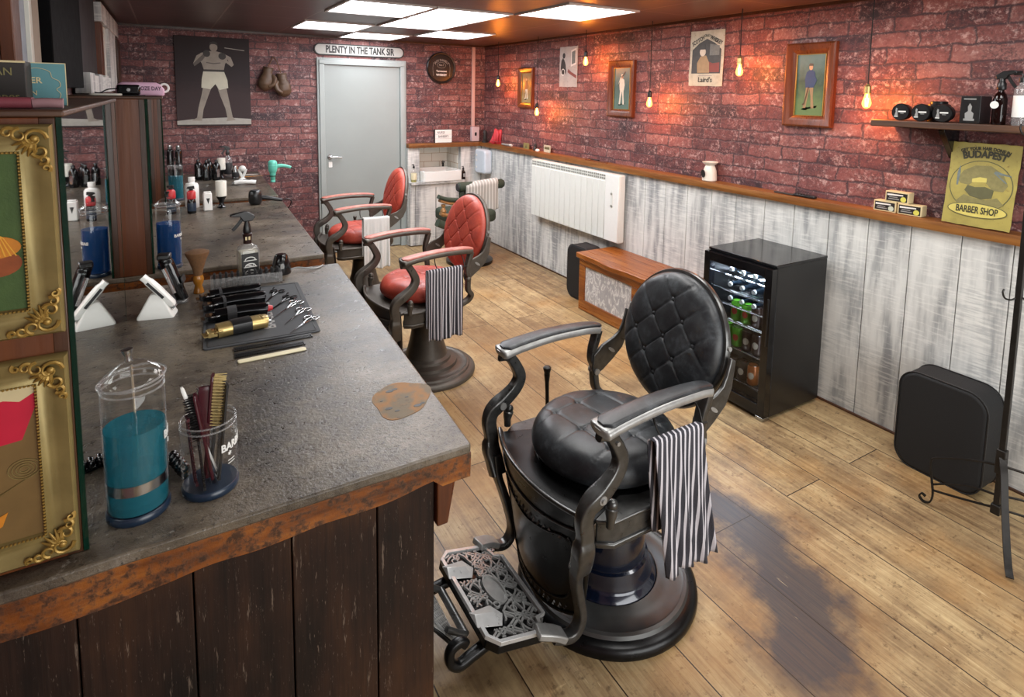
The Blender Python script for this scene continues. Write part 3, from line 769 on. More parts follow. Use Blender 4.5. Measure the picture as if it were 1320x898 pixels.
# ------------------------------------------------------------ barber chairs
def tuft(R, T, B, a, rot, cre, lim, nr=84, ns=190, ry=1.0, dome=3.2, ext=99):
    """buttoned round cushion, top towards +Z; returns MB and button points"""
    ca, sa = math.cos(rot), math.sin(rot)
    def disp(x, y):
        u = (x*ca+y*sa)/a; w = (-x*sa+y*ca)/(a*1.18)
        du = abs(u-round(u))*a; dw = abs(w-round(w))*a*1.18
        d = 0
        if abs(round(u)) <= ext: d += math.exp(-(du/.0034)**2)
        if abs(round(w)) <= ext: d += math.exp(-(dw/.0034)**2)
        d = min(d, 1.15)
        pit = math.exp(-((du*du+dw*dw)/.00015)) if abs(round(u)) <= 1 and abs(round(w)) <= 1 else 0
        puff = abs(math.sin(PI*u)*math.sin(PI*w))
        return -cre*d*.34-cre*.8*pit+cre*.16*puff
    vs = []; rings = []
    for i in range(nr+1):
        rho = R*math.sin(PI/2*i/nr); z0 = T*max(0, 1-(rho/R)**dome)**.5
        fade = min(1, (1-rho/R)/.06)
        for k in range(ns):
            th = 2*PI*k/ns; x = rho*math.cos(th); y = rho*math.sin(th)*ry
            vs.append((x, y, z0+disp(x, y)*fade))
            if i == 0 : pass
    for i in range(1, 9):
        q = PI/2*i/8; rho = R*(math.cos(q)**.35 if i < 8 else .8); z = -B*math.sin(q)
        for k in range(ns):
            th = 2*PI*k/ns; vs.append((rho*math.cos(th), rho*math.sin(th)*ry, z))
    n = nr+9; fs = []
    for i in range(n-1):
        for k in range(ns): fs.append((i*ns+k, (i+1)*ns+k, (i+1)*ns+(k+1)%ns, i*ns+(k+1)%ns))
    fs.append(tuple((n-1)*ns+k for k in range(ns))[::-1])
    m = MB(); m.add(vs, fs); pts = []
    for i in range(-1, 2):
        for j in range(-1, 2):
            x = (i*ca-j*1.18*sa)*a; y = (i*sa+j*1.18*ca)*a; rr = math.hypot(x, y/ry)
            if rr < lim*1.2: pts.append((x, y, T*(1-(rr/R)**dome)**.5-cre*.9))
    return m, pts

def chair(kind, label, loc, rz, group):
    blk = kind == 'black'
    frame = 'gun metal' if blk else 'bronze metal'
    lea = 'black leather' if blk else 'red leather'
    pad = 'black leather' if blk else 'worn red leather'
    band = 'dark casting' if blk else 'bronze metal'
    t = thing('barber_chair', label, 'chair', loc, rz, group)
    RB = .315 if blk else .30
    k = RB/.315
    b = MB(); b.lathe([(0, 0), (RB, 0), (RB+.003, .012), (RB, .026), (RB-.012, .036), (RB-.03, .040)], 72)
    b.build('base_rim', 'dark casting' if blk else frame, t)
    b = MB(); b.lathe([(RB-.03, .0401), (RB-.036, .050), (RB-.048, .052), (RB-.056, .047), (.20, .052), (.186, .060), (.178, .060)], 72); b.build('base_plate', 'plate metal' if blk else frame, t)
    if blk: prof = [(.176, .056), (.172, .066), (.160, .074), (.154, .085), (.150, .105), (.143, .132), (.134, .137), (.134, .165), (.132, .20), (.124, .24), (.108, .278), (.088, .308), (.076, .325)]
    else: prof = [(.190, .058), (.186, .075), (.165, .082), (.150, .086), (.146, .10), (.128, .112), (.118, .15), (.105, .20), (.094, .26), (.088, .33)]
    b = MB(); b.lathe(prof, 56); b.build('pump_dome', 'blue enamel' if blk else frame, t)
    b = MB(); b.lathe([(.075, .25), (.075, .41), (.13, .425), (.13, .44), (0, .44)], 40); b.build('column', 'dark casting' if blk else frame, t)
    # round seat tub
    b = MB(); b.lathe([(.10, .432), (.205, .432), (.222, .44), (.226, .45), (.222, .458), (.230, .465), (.234, .49), (.240, .497), (.240, .505), (.232, .508), (0, .508)], 72, c=(.03, 0, 0))
    b.build('seat_tub', band, t)
    # bracket boxes either side
    for s in (1, -1):
        b = MB()
        b.prism([(-.05, s*.20), (.235, s*.20), (.265, s*.262), (.22, s*.292), (-.03, s*.292)], .412, .498)
        b.prism([(-.055, s*.195), (.240, s*.195), (.272, s*.266), (.226, s*.298), (-.034, s*.298)], .424, .436)
        b.prism([(-.055, s*.195), (.240, s*.195), (.270, s*.264), (.224, s*.297), (-.034, s*.297)], .492, .504)
        b.build('side_bracket', frame, t, bevel=.004)
    m, pts = tuft(.252, .078, .044, .112, .14, .010, .19, dome=7, ext=1)
    seat = m.build('seat_cushion', lea, t, angle=70); seat.location = (.03, 0, .547)
    for p in pts: MB().ball(p, .0078, 10, (1, 1, .6)).build('button', lea, seat)
    # apron: bowed shield in front of the column
    def ap(u, w, off=0):
        s_ = 2*u-1; ww = w; zt = .515; zb = .105+.035*abs(s_)**3; z = zb+(zt-zb)*ww
        hw = .195+.075*ww**1.4+.010*math.sin(ww*PI); bulge = .060+.012*math.sin(ww*PI)
        nx, ny = 1.0, s_*.55; nn_ = math.hypot(nx, ny)
        return (.248+.040*ww**1.5+bulge*(1-abs(s_)**2.2)+off*nx/nn_, s_*hw+off*ny/nn_, z)
    b = MB(); b.grid(lambda i, j: ap(i, j), 36, 26)
    pl = MB(); arc_ = [ap(i/24, 1)[:2] for i in range(25)]; pl.prism(arc_+[(.10, .20), (.10, -.20)], .492, .506); pl.build('apron_shelf', 'dark casting' if blk else frame, t, bevel=.003)
    apr = b.build('apron', 'dark casting' if blk else plain('dark oxide', '#38302c', .45, .4, var=.3), t, solid=.008)
    b = MB(); sec = ROUND
    def rim(path, r, mat, nm):
        q = MB(); q.sweep(path, sec, [(r, r)]*len(path)); return q.build(nm, mat, apr)
    rim([ap(i/40, 1, .006) for i in range(41)], .014, frame, 'apron_bead')
    rim([ap(i/40, .86-.05*math.sin(i/40*PI), .006) for i in range(41)], .007, frame, 'apron_bead')
    rim([ap(i/40, 0.01, .004) for i in range(41)], .010, 'dark casting' if blk else frame, 'apron_bead')
    rim(smoothpath([ap(.10, .66, .006), ap(.16, .74, .006), ap(.3, .70, .006), ap(.5, .66, .006), ap(.7, .70, .006), ap(.84, .74, .006), ap(.90, .66, .006), ap(.90, .25, .006), ap(.8, .13, .006), ap(.5, .10, .006), ap(.2, .13, .006), ap(.10, .25, .006), ap(.10, .66, .006)], 6), .006, 'dark casting' if blk else frame, 'apron_bead')
    for row, (w0, w1, n) in enumerate(((.74, .80, 17), (.045, .085, 15))):
        q = MB()
        for i in range(n):
            u = .14+.72*i/(n-1); s = .009*(1 if i % 2 else .7)
            for (du, dw) in ((0, 0), (.012, .03)):
                c0 = Vector(ap(u+du, w0-.05*math.sin(u*PI)*(row == 0)+dw*.8, .006)); tng = Vector(ap(u+du+.01, w0, .006))-Vector(ap(u+du, w0, .006)); tng.normalize(); upv = Vector((0,0,1)); nn = tng.cross(upv)
                if i % 3 == 2: tng, upv = (tng+upv).normalized(), (upv-tng).normalized()
                tri = [c0-tng*s*.8-upv*s*.4, c0+tng*s*.8-upv*s*.4, c0+upv*s*.9]
                ap3 = c0+nn*.004
                q.add([tuple(p) for p in tri]+[tuple(ap3)], [(0, 1, 3), (1, 2, 3), (2, 0, 3), (2, 1, 0)])
        q.build('apron_filigree', frame, apr)
    # arm supports running down to the footrest, arms, rear struts
    for s in (1, -1):
        path = smoothpath([(.248, s*.287, .775), (.222, s*.287, .735), (.205, s*.287, .69), (.222, s*.289, .65), (.262, s*.290, .618), (.300, s*.290, .596), (.322, s*.289, .575), (.330, s*.287, .54), (.322, s*.284, .49), (.325, s*.282, .45), (.318, s*.270, .41), (.312, s*.250, .36)], 5)
        n = len(path)
        sc = [(.036+.012*math.sin(i/n*PI*.9)+(.016 if i/n > .72 else 0)*min(1, (i/n-.72)*9), .036+.014*math.exp(-((i/n-.42)/.1)**2)+(.012 if i/n > .75 else 0)) for i in range(n)]
        b = MB(); b.sweep(path, SQ, sc, up=(0, s*1.0, 0.0001)); a = b.build('arm_support', frame, t, angle=40)
        q = MB(); q.cyl((.285, s*.26, .603), (.285, s*.316, .603), .013); q.cyl((.285, s*.312, .603), (.285, s*.322, .603), .007)
        q.build('rivet', 'worn silver' if blk else frame, a)
        MB().cyl((.232, s*.295, .752), (.232, s*.311, .752), .006).build('rivet', 'worn silver' if blk else frame, a)
        if blk or True:
            q = MB(); q.tube(smoothpath([(.245, s*.30, .50), (.245, s*.302, .53), (.24, s*.300, .56)], 4), [.013, .013, .013, .013, .015, .017, .018, .019, .014], 12); q.ball((.24, s*.300, .566), .017, 14); q.build('bracket_knob', frame, t)
        path = smoothpath([(.318, s*.262, .43), (.316, s*.245, .36), (.303, s*.222, .30), (.285, s*.212, .23), (.272, s*.210, .165), (.285, s*.210, .125), (.31, s*.210, .112), (.345, s*.209, .122), (.37, s*.208, .134)], 5)
        n = len(path)
        b = MB(); b.sweep(path, SQ, [(.026, .044-.008*i/n) for i in range(n)], up=(0, s*1.0, 0.0001)); b.build('footrest_bar', frame, t, angle=50)
        # armrest
        path = smoothpath([(.292, s*.288, .796), (.27, s*.288, .800), (.20, s*.288, .809), (.08, s*.287, .818), (-.04, s*.285, .817), (-.115, s*.283, .812), (-.158, s*.282, .803)], 6)
        n = len(path); sc = []
        for i in range(n):
            u = i/(n-1); wdt = .096*(1-.42*u)
            if u < .10: wdt *= max(.25, (u/.10)**.45)
            if u > .95: wdt *= max(.55, ((1-u)/.05)**.5)
            sc.append((wdt, .033 if u > .04 else .020))
        b = MB(); b.sweep(path, ROUND, sc, up=(0,0,1)); arm = b.build('armrest', 'worn silver' if blk else frame, t, angle=60)
        pp = [(x, y, z+.0150) for x, y, z in path[4:]]; n = len(pp)
        b = MB(); b.sweep(pp, ROUND, [(.074*(1-.38*i/n)*(max(.3, min(1, (i+.3)/3))**.7)*(1 if i < n-2 else .7), .017) for i in range(n)], up=(0,0,1)); b.build('arm_pad', pad, arm, angle=60)
        # front bracket where the support flares into the arm
        q = MB(); q.sweep(smoothpath([(.285, s*.288, .790), (.262, s*.288, .781), (.240, s*.288, .760), (.226, s*.288, .735)], 4), ROUND, [(.05, .03), (.048, .030), (.044, .032), (.040, .034), (.038, .036), (.035, .036), (.033, .036), (.031, .034), (.030, .033), (.03, .032), (.03, .03), (.03, .03), (.03, .03)], up=(0, s, .0001)); q.build('arm_bracket', frame, arm, angle=60)
        # rear strut
        path = smoothpath([(-.150, s*.282, .802), (-.140, s*.282, .765), (-.128, s*.282, .725), (-.125, s*.281, .685), (-.135, s*.279, .655), (-.135, s*.276, .62), (-.140, s*.270, .57), (-.165, s*.262, .535), (-.15, s*.25, .50), (-.10, s*.24, .475)], 5)
        n = len(path)
        b = MB(); b.sweep(path, SQ, [(.027, .044-.010*math.sin(i/n*PI)) for i in range(n)], up=(0, s, .0001)); st = b.build('rear_strut', frame, t, angle=50)
        q = MB(); q.ball((-.133, s*.288, .640), .017, 14, (1, .8, 1)); q.cyl((-.133, s*.25, .640), (-.133, s*.29, .640), .012); q.build('pivot_bolt', 'worn silver' if blk else frame, st)
        # slotted bracket from the strut to the back ring
        M = Matrix(((1,0,0,0),(0,0,1,s*.262),(0,1,0,0),(0,0,0,1)))
        out = [(-.112, .655), (-.122, .622), (-.165, .640), (-.215, .675), (-.262, .715), (-.288, .77), (-.300, .86), (-.278, .875), (-.262, .82), (-.245, .785), (-.215, .765), (-.160, .745), (-.118, .71)]
        b = MB(); b.prism(out, -.006, .006, M); bk = b.build('back_bracket', frame, t, bevel=.004)
        sl = MB(); sl.prism([(x, z) for x, z in ell(-.205, .716, .020, .0065, 14)], -.0075, .0075, M @ Matrix.Translation((-.205, .716, 0)) @ Matrix.Rotation(.62, 4, 'Z') @ Matrix.Translation((.205, -.716, 0))); sl.build('slot', 'worn silver', bk)
    # backrest
    tilt = math.radians(13)
    BR = Matrix.Translation((-.270, 0, .855)) @ Matrix.Rotation(-tilt, 4, 'Y') @ Matrix.Rotation(PI/2, 4, 'Y')   # local +Z -> forward
    m, pts = tuft(.232, .052, .022, .090, PI/4, .010, .165, dome=5, ext=1)
    bk = m.build('backrest', lea, t, angle=70); bk.matrix_basis = BR
    for p in pts: MB().ball(p, .0088, 10, (1, 1, .7)).build('button', lea, bk)
    b = MB(); b.lathe([(0, -.05), (.12, -.05), (.20, -.042), (.236, -.030), (.246, -.022), (.248, -.012), (.243, -.002), (.228, -.002)], 80)
    rg = b.build('back_ring', frame, bk)
    for a in (100, 260): q = MB(); q.cyl((.24*math.cos(math.radians(a)), .24*math.sin(math.radians(a)), -.012), (.253*math.cos(math.radians(a)), .253*math.sin(math.radians(a)), -.012), .008); q.build('rivet', 'worn silver', rg)
    # reclining lever
    b = MB(); b.tube(smoothpath([(-.02, -.20, .39), (-.03, -.36, .36), (-.035, -.445, .40), (-.03, -.452, .50), (-.028, -.452, .575)], 5), [.008]*16+[.0085, .009, .011, .0125, .013], 10)
    b.lathe([(0, 0), (.011, 0), (.014, .01), (.017, .02), (.017, .027), (.010, .033), (0, .034)], 14, c=(-.028, -.452, .573)); b.build('lever', 'black iron' if blk else frame, t)
    # footrest
    FM = Matrix.Translation((.462, 0, .165)) @ Matrix.Rotation(math.radians(-14), 4, 'Y')
    x0, x1, hy = -.112, .112, .195
    outl = [(x0, -hy+.06), (x0+.03, -hy+.05), (x0+.045, -hy), (x1-.03, -hy), (x1, -hy+.03), (x1, hy-.03), (x1-.03, hy), (x0+.045, hy), (x0+.03, hy-.05), (x0, hy-.06)]
    b = MB(FM); b.prism(outl, -.030, -.004); fr = b.build('footrest', 'dark casting' if blk else frame, t, bevel=.004)
    q = MB(FM); loop = [(x*.965, y*.975, .001) for x, y in outl]; q.sweep(loop, RECT, [(.013, .012)]*len(loop), closed=True, up=(0,0,1)); q.build('footrest_rim', 'bright silver' if blk else 'worn silver', fr, bevel=.001)
    q = MB(FM)
    el = [(-.005+.030*math.cos(a), .058*math.sin(a), .001) for a in [2*PI*i/32 for i in range(32)]]
    q.sweep(el, RECT, [(.006, .010)]*32, closed=True, up=(0,0,1)); q.prism([(x, y) for x, y, z in el], -.004, -.0005)
    rn = random.Random(4)
    def inside(x, y): return abs(x) < .096 and abs(y) < .180 and ((x+.005)/.036)**2+(y/.066)**2 > 1 and not (x > .02 and 60 < 1000*abs(y) < 140)
    for i in range(-12, 13):
        for d in (1, -1):
            pts_ = []
            for k2 in range(60):
                yy = -.19+.38*k2/59; xx = d*(yy-i*.030)*.9+.012*math.sin(yy*60+i)
                if inside(xx, yy): pts_.append((xx, yy, -.0005))
                else:
                    if len(pts_) > 2: q.sweep(pts_, RECT, [(.0058, .007)]*len(pts_))
                    pts_ = []
            if len(pts_) > 2: q.sweep(pts_, RECT, [(.0058, .007)]*len(pts_))
    for k2 in range(34):
        cx, cy = rn.uniform(-.09, .09), rn.uniform(-.175, .175)
        if inside(cx, cy): q.sweep([(cx+.010*math.cos(a), cy+.010*math.sin(a), 0) for a in [2*PI*i/12 for i in range(12)]], RECT, [(.004, .007)]*12, closed=True)
    q.build('footrest_filigree', 'worn silver', fr, smooth=False)
    for s in (1, -1):     # spade shaped toe pads, hinges, hooked feet
        q = MB(FM); cy = s*.10
        q.add([(x1+.012, cy-.030, .004), (x1+.012, cy+.030, .004), (.045, cy+.042, .004), (.020, cy, .004), (.045, cy-.042, .004), (x1+.01, cy, .022), (.055, cy, .016)],
              [(0, 1, 5), (1, 2, 6, 5), (2, 3, 6), (3, 4, 6), (4, 0, 5, 6), (4, 3, 2, 1, 0)])
        q.build('toe_pad', 'bright silver' if blk else 'worn silver', fr, bevel=.002)
        q = MB(); q.sweep(smoothpath([(.335, s*.212, .125), (.37, s*.208, .148), (.42, s*.196, .166)], 4), RECT, [(.05, .020)]*9, up=(0,0,1)); q.build('footrest_hinge', 'worn silver', fr, bevel=.004)
        q = MB(); q.sweep(smoothpath([(.54, s*.13, .140), (.60, s*.135, .130), (.645, s*.14, .125), (.672, s*.14, .150), (.668, s*.14, .185), (.640, s*.14, .195), (.622, s*.14, .180)], 5), ROUND, [(.026, .036-.0004*i) for i in range(31)], up=(0, 1, .0001)); q.build('hook_foot', 'dark casting' if blk else frame, fr, angle=60)
    # fold-out calf plate beyond the footrest
    CM = Matrix.Translation((.675, 0, .20)) @ Matrix.Rotation(math.radians(-50), 4, 'Y')
    b = MB(CM); b.prism([(-.075, -.11), (.075, -.08), (.075, .08), (-.075, .11)], -.012, 0); cp = b.build('calf_plate', 'dark casting' if blk else frame, t, bevel=.004)
    q = MB(CM)
    for i in range(-7, 8):
        for d in (1, -1):
            pts_ = [(-.07+.14*k2/12, i*.024+d*(.14*k2/12-.07)*.8, .002) for k2 in range(13)]
            pts_ = [p for p in pts_ if abs(p[1]) < .095-.03*(p[0]+.07)/.14]
            if len(pts_) > 1: q.sweep(pts_, RECT, [(.004, .006)]*len(pts_))
    q.sweep([(-.073, -.105, .001), (.073, -.077, .001), (.073, .077, .001), (-.073, .105, .001)], RECT, [(.008, .010)]*4, closed=True); q.build('calf_plate_filigree', 'worn silver', cp, smooth=False)
    q = MB(); q.cyl((.60, -.09, .155), (.60, .09, .155), .012); q.cyl((.60, -.09, .155), (.66, -.09, .20), .009); q.cyl((.60, .09, .155), (.66, .09, .20), .009); q.build('calf_plate_hinge', 'gun metal', cp)
    # towel hook under the arm
    q = MB(); q.tube(smoothpath([(.09, .288, .80), (.095, .31, .77), (.09, .325, .745)], 4), .003, 8); q.tube([(.12, .33, .735), (-.10, .33, .735)], .0035, 8); q.tube(smoothpath([(-.08, .285, .80), (-.085, .31, .77), (-.08, .33, .735)], 4), .003, 8); q.build('towel_rail', 'black iron', t)
    return t
gr = 'vintage barber chairs along the counters'
ch1 = chair('black', 'large black leather barber chair with silver footrest, nearest in the room', (1.29, 1.522, 0), 180, gr)
ch2 = chair('red', 'red leather barber chair with a striped towel over its arm, behind the black chair', (1.335, 3.36, 0), 184, gr)
ch3 = copy_thing(ch2, 'farthest red leather barber chair, in front of the grey door, white towel on its arm', (1.375, 4.87, 0), 177, gr)

# towels hung over the rails
def towel(name, lab, mat, c, rz, w, h, top, lean=0.0, flare=.0, back=.12, seed=0, sk=0.0, nfold=3.2):
    t = thing(name, lab, 'towel', c, rz)
    m = MB(); rad = .010
    L = back+h+PI*rad
    def f(u, v):
        s = v*L; x = (u-.5)*w
        if s < back: y = rad; z = -(back-s)
        elif s < back+PI*rad: a = (s-back)/rad; y = rad*math.cos(a); z = rad*math.sin(a)
        else: y = -rad; z = -(s-back-PI*rad)
        d = max(0, -z)/max(h, .01)
        wob = math.sin(u*nfold*2*PI+seed+1.5*d)*.010*d+math.sin(u*nfold*4.6*PI+seed*2)*.004*d
        x2 = x*(1+flare*d)+sk*d
        if y < 0: return (x2, y+wob-lean*d-.003, z-.006*math.sin(u*3*PI+seed)*d)
        return (x2*.98-.01, y+wob*.4+lean*.2*d, z)
    m.grid(f, 60, 70); o = m.build('towel_cloth', mat, t, solid=.004, angle=80)
    return t
towel('striped_towel', 'navy and white striped towel hanging from the black chair arm', 'striped towel', (1.262, 1.192, .737), 0, .195, .425, 0, lean=.02, flare=.04, back=.30, seed=1, sk=.06)
towel('striped_towel', 'navy and white striped towel hanging on the middle red chair', 'striped towel', (1.315, 3.030, .737), 4, .215, .40, 0, lean=.0, flare=.0, back=.33, seed=4, sk=0)
towel('white_towel', 'plain white towel hanging on the farthest red chair', 'white towel', (1.385, 4.542, .737), -3, .205, .40, 0, back=.30, seed=2.2, sk=0)

# ============================================================ things on the right wall
def wr(name, lab, cat, y, z, x=None, group=None):       # hung on / standing by the right wall: local X = towards the camera, -Y = into the room
    return thing(name, lab, cat, (XB-.001 if x is None else x, y, z), -90, group)
def wood_frame(t, w, h, m, d=.028):
    b = MB(); prof = [(0, 0), (0, d), (.010, d+.004), (m*.55, d-.003), (m*.8, d-.010), (m, .008), (m, 0)]; vs = []; n = len(prof)
    for sx, sz in ((-1,-1),(1,-1),(1,1),(-1,1)): vs += [(sx*(w/2-i), -q, sz*(h/2-i)) for i, q in prof]
    fs = [(c*n+k, ((c+1)%4)*n+k, ((c+1)%4)*n+k+1, c*n+k+1) for c in range(4) for k in range(n-1)]
    b.add(vs, fs); b.build('wooden_frame', 'frame wood', t, angle=25)
    b = MB(); iw, ih = w/2-m, h/2-m
    loop = [(-iw, -.010, -ih), (iw, -.010, -ih), (iw, -.010, ih), (-iw, -.010, ih)]
    b.sweep(loop, RECT, [(.006, .006)]*4, closed=True, up=(0,1,0)); b.build('gilt_slip', 'gold leaf', t)
    return iw, ih
def field(name, top, mid, low):
    g = G(name); v = g.coord(); z = g.sep(v)[2]; n = g.noise(v, 25, 4)
    f = g.math('ADD', g.math('MULTIPLY', z, 2.6), g.math('MULTIPLY_ADD', n, .35, .33)); g.bsdf(g.ramp(f, [(.2, low), (.55, mid), (.9, top)]), .45); MATS[name] = g.m
field('painted meadow', '#5c7672', '#2f4a3a', '#577348'); field('painted dusk', '#5b7470', '#3a5754', '#4f6e66'); field('painted sepia', '#6e6a52', '#3f4430', '#86805c')
def sportsman(t, iw, ih, y0, coat, legs, k, scene):
    """little painted player: background board, body pieces"""
    MB().box((-iw, -.006, -ih), (iw, -.002, ih)).build('painted_background', scene, t, smooth=False)
    s = ih/.18
    def f(poly, mat, nm, dy): flat([(x*s*.85, z*s) for x, z in poly], mat, t, nm, y=y0-dy)
    f([(-.035, -.13), (-.060, -.145), (-.02, -.15), (.0, -.13), (.06, -.12), (.05, -.135)], plain('painted shadow', '#2e4034', .6), 'painted_shadow', 0)
    f([(-.030, -.01), (-.036, -.075), (-.046, -.135), (-.026, -.137), (-.012, -.06), (-.004, -.02), (.008, -.065), (.014, -.137), (.036, -.137), (.026, -.07), (.024, -.005)], legs, 'painted_legs', .0006)
    f([(-.032, .075), (-.042, .03), (-.034, -.015), (.028, -.015), (.040, .03), (.030, .078), (.008, .088), (-.010, .088)], coat, 'painted_coat', .0012)
    f([(.022, .065), (.050, .03), (.036, .0), (-.006, -.018), (-.010, -.006), (.022, .012)] if k else [(-.028, .07), (-.058, .04), (-.03, .095), (.004, .115), (.008, .105), (-.02, .08)], coat, 'painted_arm', .0018)
    f(ell(.0, .104, .014, .017, 14), plain('painted skin', '#c49a78', .6), 'painted_head', .0018)
    f([(-.020, .112), (.018, .112), (.014, .126), (-.010, .128)], plain('painted cap', '#5a5248', .6) if k else legs, 'painted_cap', .0024)
    f([(-.008, -.012), (-.036, -.115), (-.050, -.120), (-.052, -.112), (-.040, -.108), (-.012, -.008)] if k else [(.0, .112), (.045, .150), (.052, .143), (.008, .104)], plain('painted club', '#4a382c', .6), 'painted_club', .0030)
gpf = 'wood framed sporting pictures on the right wall'
plain('painted blue', '#2c4568', .6); plain('painted buff', '#8d7a5a', .6); plain('painted white', '#c9cbbd', .6); plain('painted brown', '#6b4b38', .6)
t = wr('framed_picture', 'wood framed picture of a golfer in a blue jacket, nearest the camera', 'picture', 2.168, 1.81, group=gpf)
iw, ih = wood_frame(t, .315, .490, .066); sportsman(t, iw, ih, -.006, 'painted blue', 'painted buff', 1, 'painted meadow')
t = wr('framed_picture', 'wood framed picture of a player dressed in white, middle of the three', 'picture', 3.862, 1.785, group=gpf)
iw, ih = wood_frame(t, .325, .465, .062); sportsman(t, iw, ih, -.006, 'painted white', 'painted white', 0, 'painted dusk')
t = wr('framed_picture', 'wood framed sepia picture nearest the corner, smallest looking of the three', 'picture', 5.40, 1.79, group=gpf)
iw, ih = wood_frame(t, .30, .42, .055); sportsman(t, iw, ih, -.006, 'painted brown', 'painted white', 1, 'painted sepia')

def tin_sheet(w, h, mat, parent, name='tin_sheet', seed=0, holes=True):
    rn = random.Random(seed); pts = []
    for (x0, z0, x1, z1) in ((-w/2, -h/2, w/2, -h/2), (w/2, -h/2, w/2, h/2), (w/2, h/2, -w/2, h/2), (-w/2, h/2, -w/2, -h/2)):
        for i in range(12): k = i/12; pts.append((x0+(x1-x0)*k+rn.uniform(-.0018, .0018), z0+(z1-z0)*k+rn.uniform(-.0018, .0018)))
    return flat(pts, mat, parent, name, y=-.006, t=.0022)
def worn(name, base, stainc, sc=14):
    g = G(name); v = g.coord(); n = g.noise(v, sc, 5, .7); n2 = g.noise(v, 60, 4, .7)
    c = g.mix(g.ramp(n, [(.45, 0), (.75, 1)]), base, stainc); c = g.mix(g.math('MULTIPLY', g.ramp(n2, [(.62, 0), (.7, 1)]), .6), c, '#6b4a2e'); g.bsdf(c, .4, .1, n2, .15, .001); MATS[name] = g.m
worn('aged tin', '#b9b9a4', '#9a9a86'); worn('yellow tin', '#a89a52', '#8d8348', 9); worn('pale poster', '#b3b0ac', '#9a9896', 6)
plain('olive print', '#5c5a3a', .5, var=.2); plain('dark olive', '#3a3826', .5, var=.2); plain('smoke print', '#3d4444', .5, var=.3, scale=40); plain('grey blue print', '#6f7a78', .5, var=.3, scale=50)
plain('faded red', '#7d4038', .5, var=.2); plain('faded tan', '#9c8a66', .5, var=.2)
# whiskey tin sign
t = wr('tin_sign', 'whiskey tin sign with a dark arched picture, between two wood framed pictures', 'tin sign', 2.972, 1.998); t.rotation_euler = (0, math.radians(.8), math.radians(-90))
tin_sheet(.305, .385, 'aged tin', t, seed=2)
arch = [(-.128, -.105), (.128, -.105), (.128, .055)]+[(.128*math.cos(a), .055+.055*math.sin(a)) for a in [PI*i/14 for i in range(1, 14)]]+[(-.128, .055)]
arch = [(-.130, -.105), (.130, -.105), (.130, .06), (.07, .105), (.0, .135), (-.07, .105), (-.130, .06)]
flat(arch, 'smoke print', t, 'arched_picture', y=-.0070)
flat([(.03, .02), (.115, .02), (.115, .085), (.03, .10)], 'grey blue print', t, 'window_print', y=-.0076)
flat([(.02, -.02), (.06, -.035), (.12, -.03), (.12, -.095), (.02, -.095)], 'faded red', t, 'red_chair_print', y=-.0076)
flat([(-.075, -.10), (-.08, -.03), (-.05, .015), (.0, .02), (.03, -.03), (.035, -.10)], 'faded tan', t, 'figure_print', y=-.0080)
flat(ell(-.032, .045, .027, .030, 16), 'painted white', t, 'face_print', y=-.0084)
flat([(-.055, .062), (-.01, .062), (-.014, .10), (-.05, .10)], 'smoke print', t, 'hat_print', y=-.0088)
text('OLD', .026, 'black print', t, (0, -.0072, .157)); text('SCOTCH', .040, 'black print', t, (-.080, -.0072, .122), rot=(PI/2, -.42, 0), sx=.72, bold=.0008)
text('WHISKEY', .040, 'black print', t, (.082, -.0072, .122), rot=(PI/2, .42, 0), sx=.68, bold=.0008)
text("Laird's", .050, 'black print', t, (0, -.0072, -.150), sx=1.0, bold=.0006)
flat([(-.06, -.118), (.06, -.118), (.06, -.122), (-.06, -.122)], 'grey print', t, 'small_print', y=-.0072)
# white poster
t = wr('wall_poster', 'small white poster of a dark seated figure, between the two farthest framed pictures', 'poster', 4.645, 1.988)
tin_sheet(.29, .375, 'pale poster', t, seed=5)
flat([(.04, .0), (.125, .02), (.125, .17), (.04, .15)], 'white print', t, 'pale_panel_print', y=-.0070)
flat([(.055, .02), (.110, .035), (.110, .15), (.055, .135)], 'grey blue print', t, 'grey_panel_print', y=-.0076)
flat([(-.125, .0), (-.115, .06), (-.09, .085), (-.065, .06), (-.045, .02), (-.035, -.05), (-.06, -.075), (-.11, -.06), (-.125, -.03)], 'black print', t, 'figure_print', y=-.0076)
flat(ell(-.075, .105, .022, .026, 14), 'black print', t, 'head_print', y=-.0076)
b = MB(); b.sweep([(-.085+.028*math.cos(a), -.0076, -.05+.030*math.sin(a)) for a in [2*PI*i/20 for i in range(20)]], RECT, [(.007, .001)]*20, up=(0,1,0), closed=True); b.build('wheel_print', 'white print', t)
flat([(.0, -.02), (.05, -.05), (.13, -.08), (.13, -.11), (.03, -.07), (-.01, -.05)], 'faded red', t, 'red_floor_print', y=-.0076)
# yellow tin sign leaning on the ledge
t = thing('tin_sign', 'yellow barber shop tin sign leaning on the wooden ledge below the black shelf', 'tin sign', (3.205, 1.243, 1.348), rot=(math.radians(-7), 0, math.radians(-90)))
tin_sheet(.272, .385, 'yellow tin', t, seed=9)
flat(ell(0, -.005, .125, .118, 40), 'olive print', t, 'round_portrait_border', y=-.0068)
flat(ell(0, -.005, .121, .114, 40), 'yellow tin', t, 'round_portrait_ground', y=-.0074)
plain('khaki print', '#837b4c', .5, var=.25, scale=60)
flat([(-.095, .02), (-.075, .06), (-.03, .088), (.03, .092), (.08, .06), (.105, .01), (.09, -.02), (.05, -.02), (.02, .012), (-.03, .012), (-.045, -.005), (-.08, 0)], 'khaki print', t, 'hair_print', y=-.0080)
flat([(-.035, .01), (.022, .014), (.022, .034), (-.005, .036), (-.035, .026)], plain('bright yellow', '#cabb62', .5), t, 'face_print', y=-.0084)
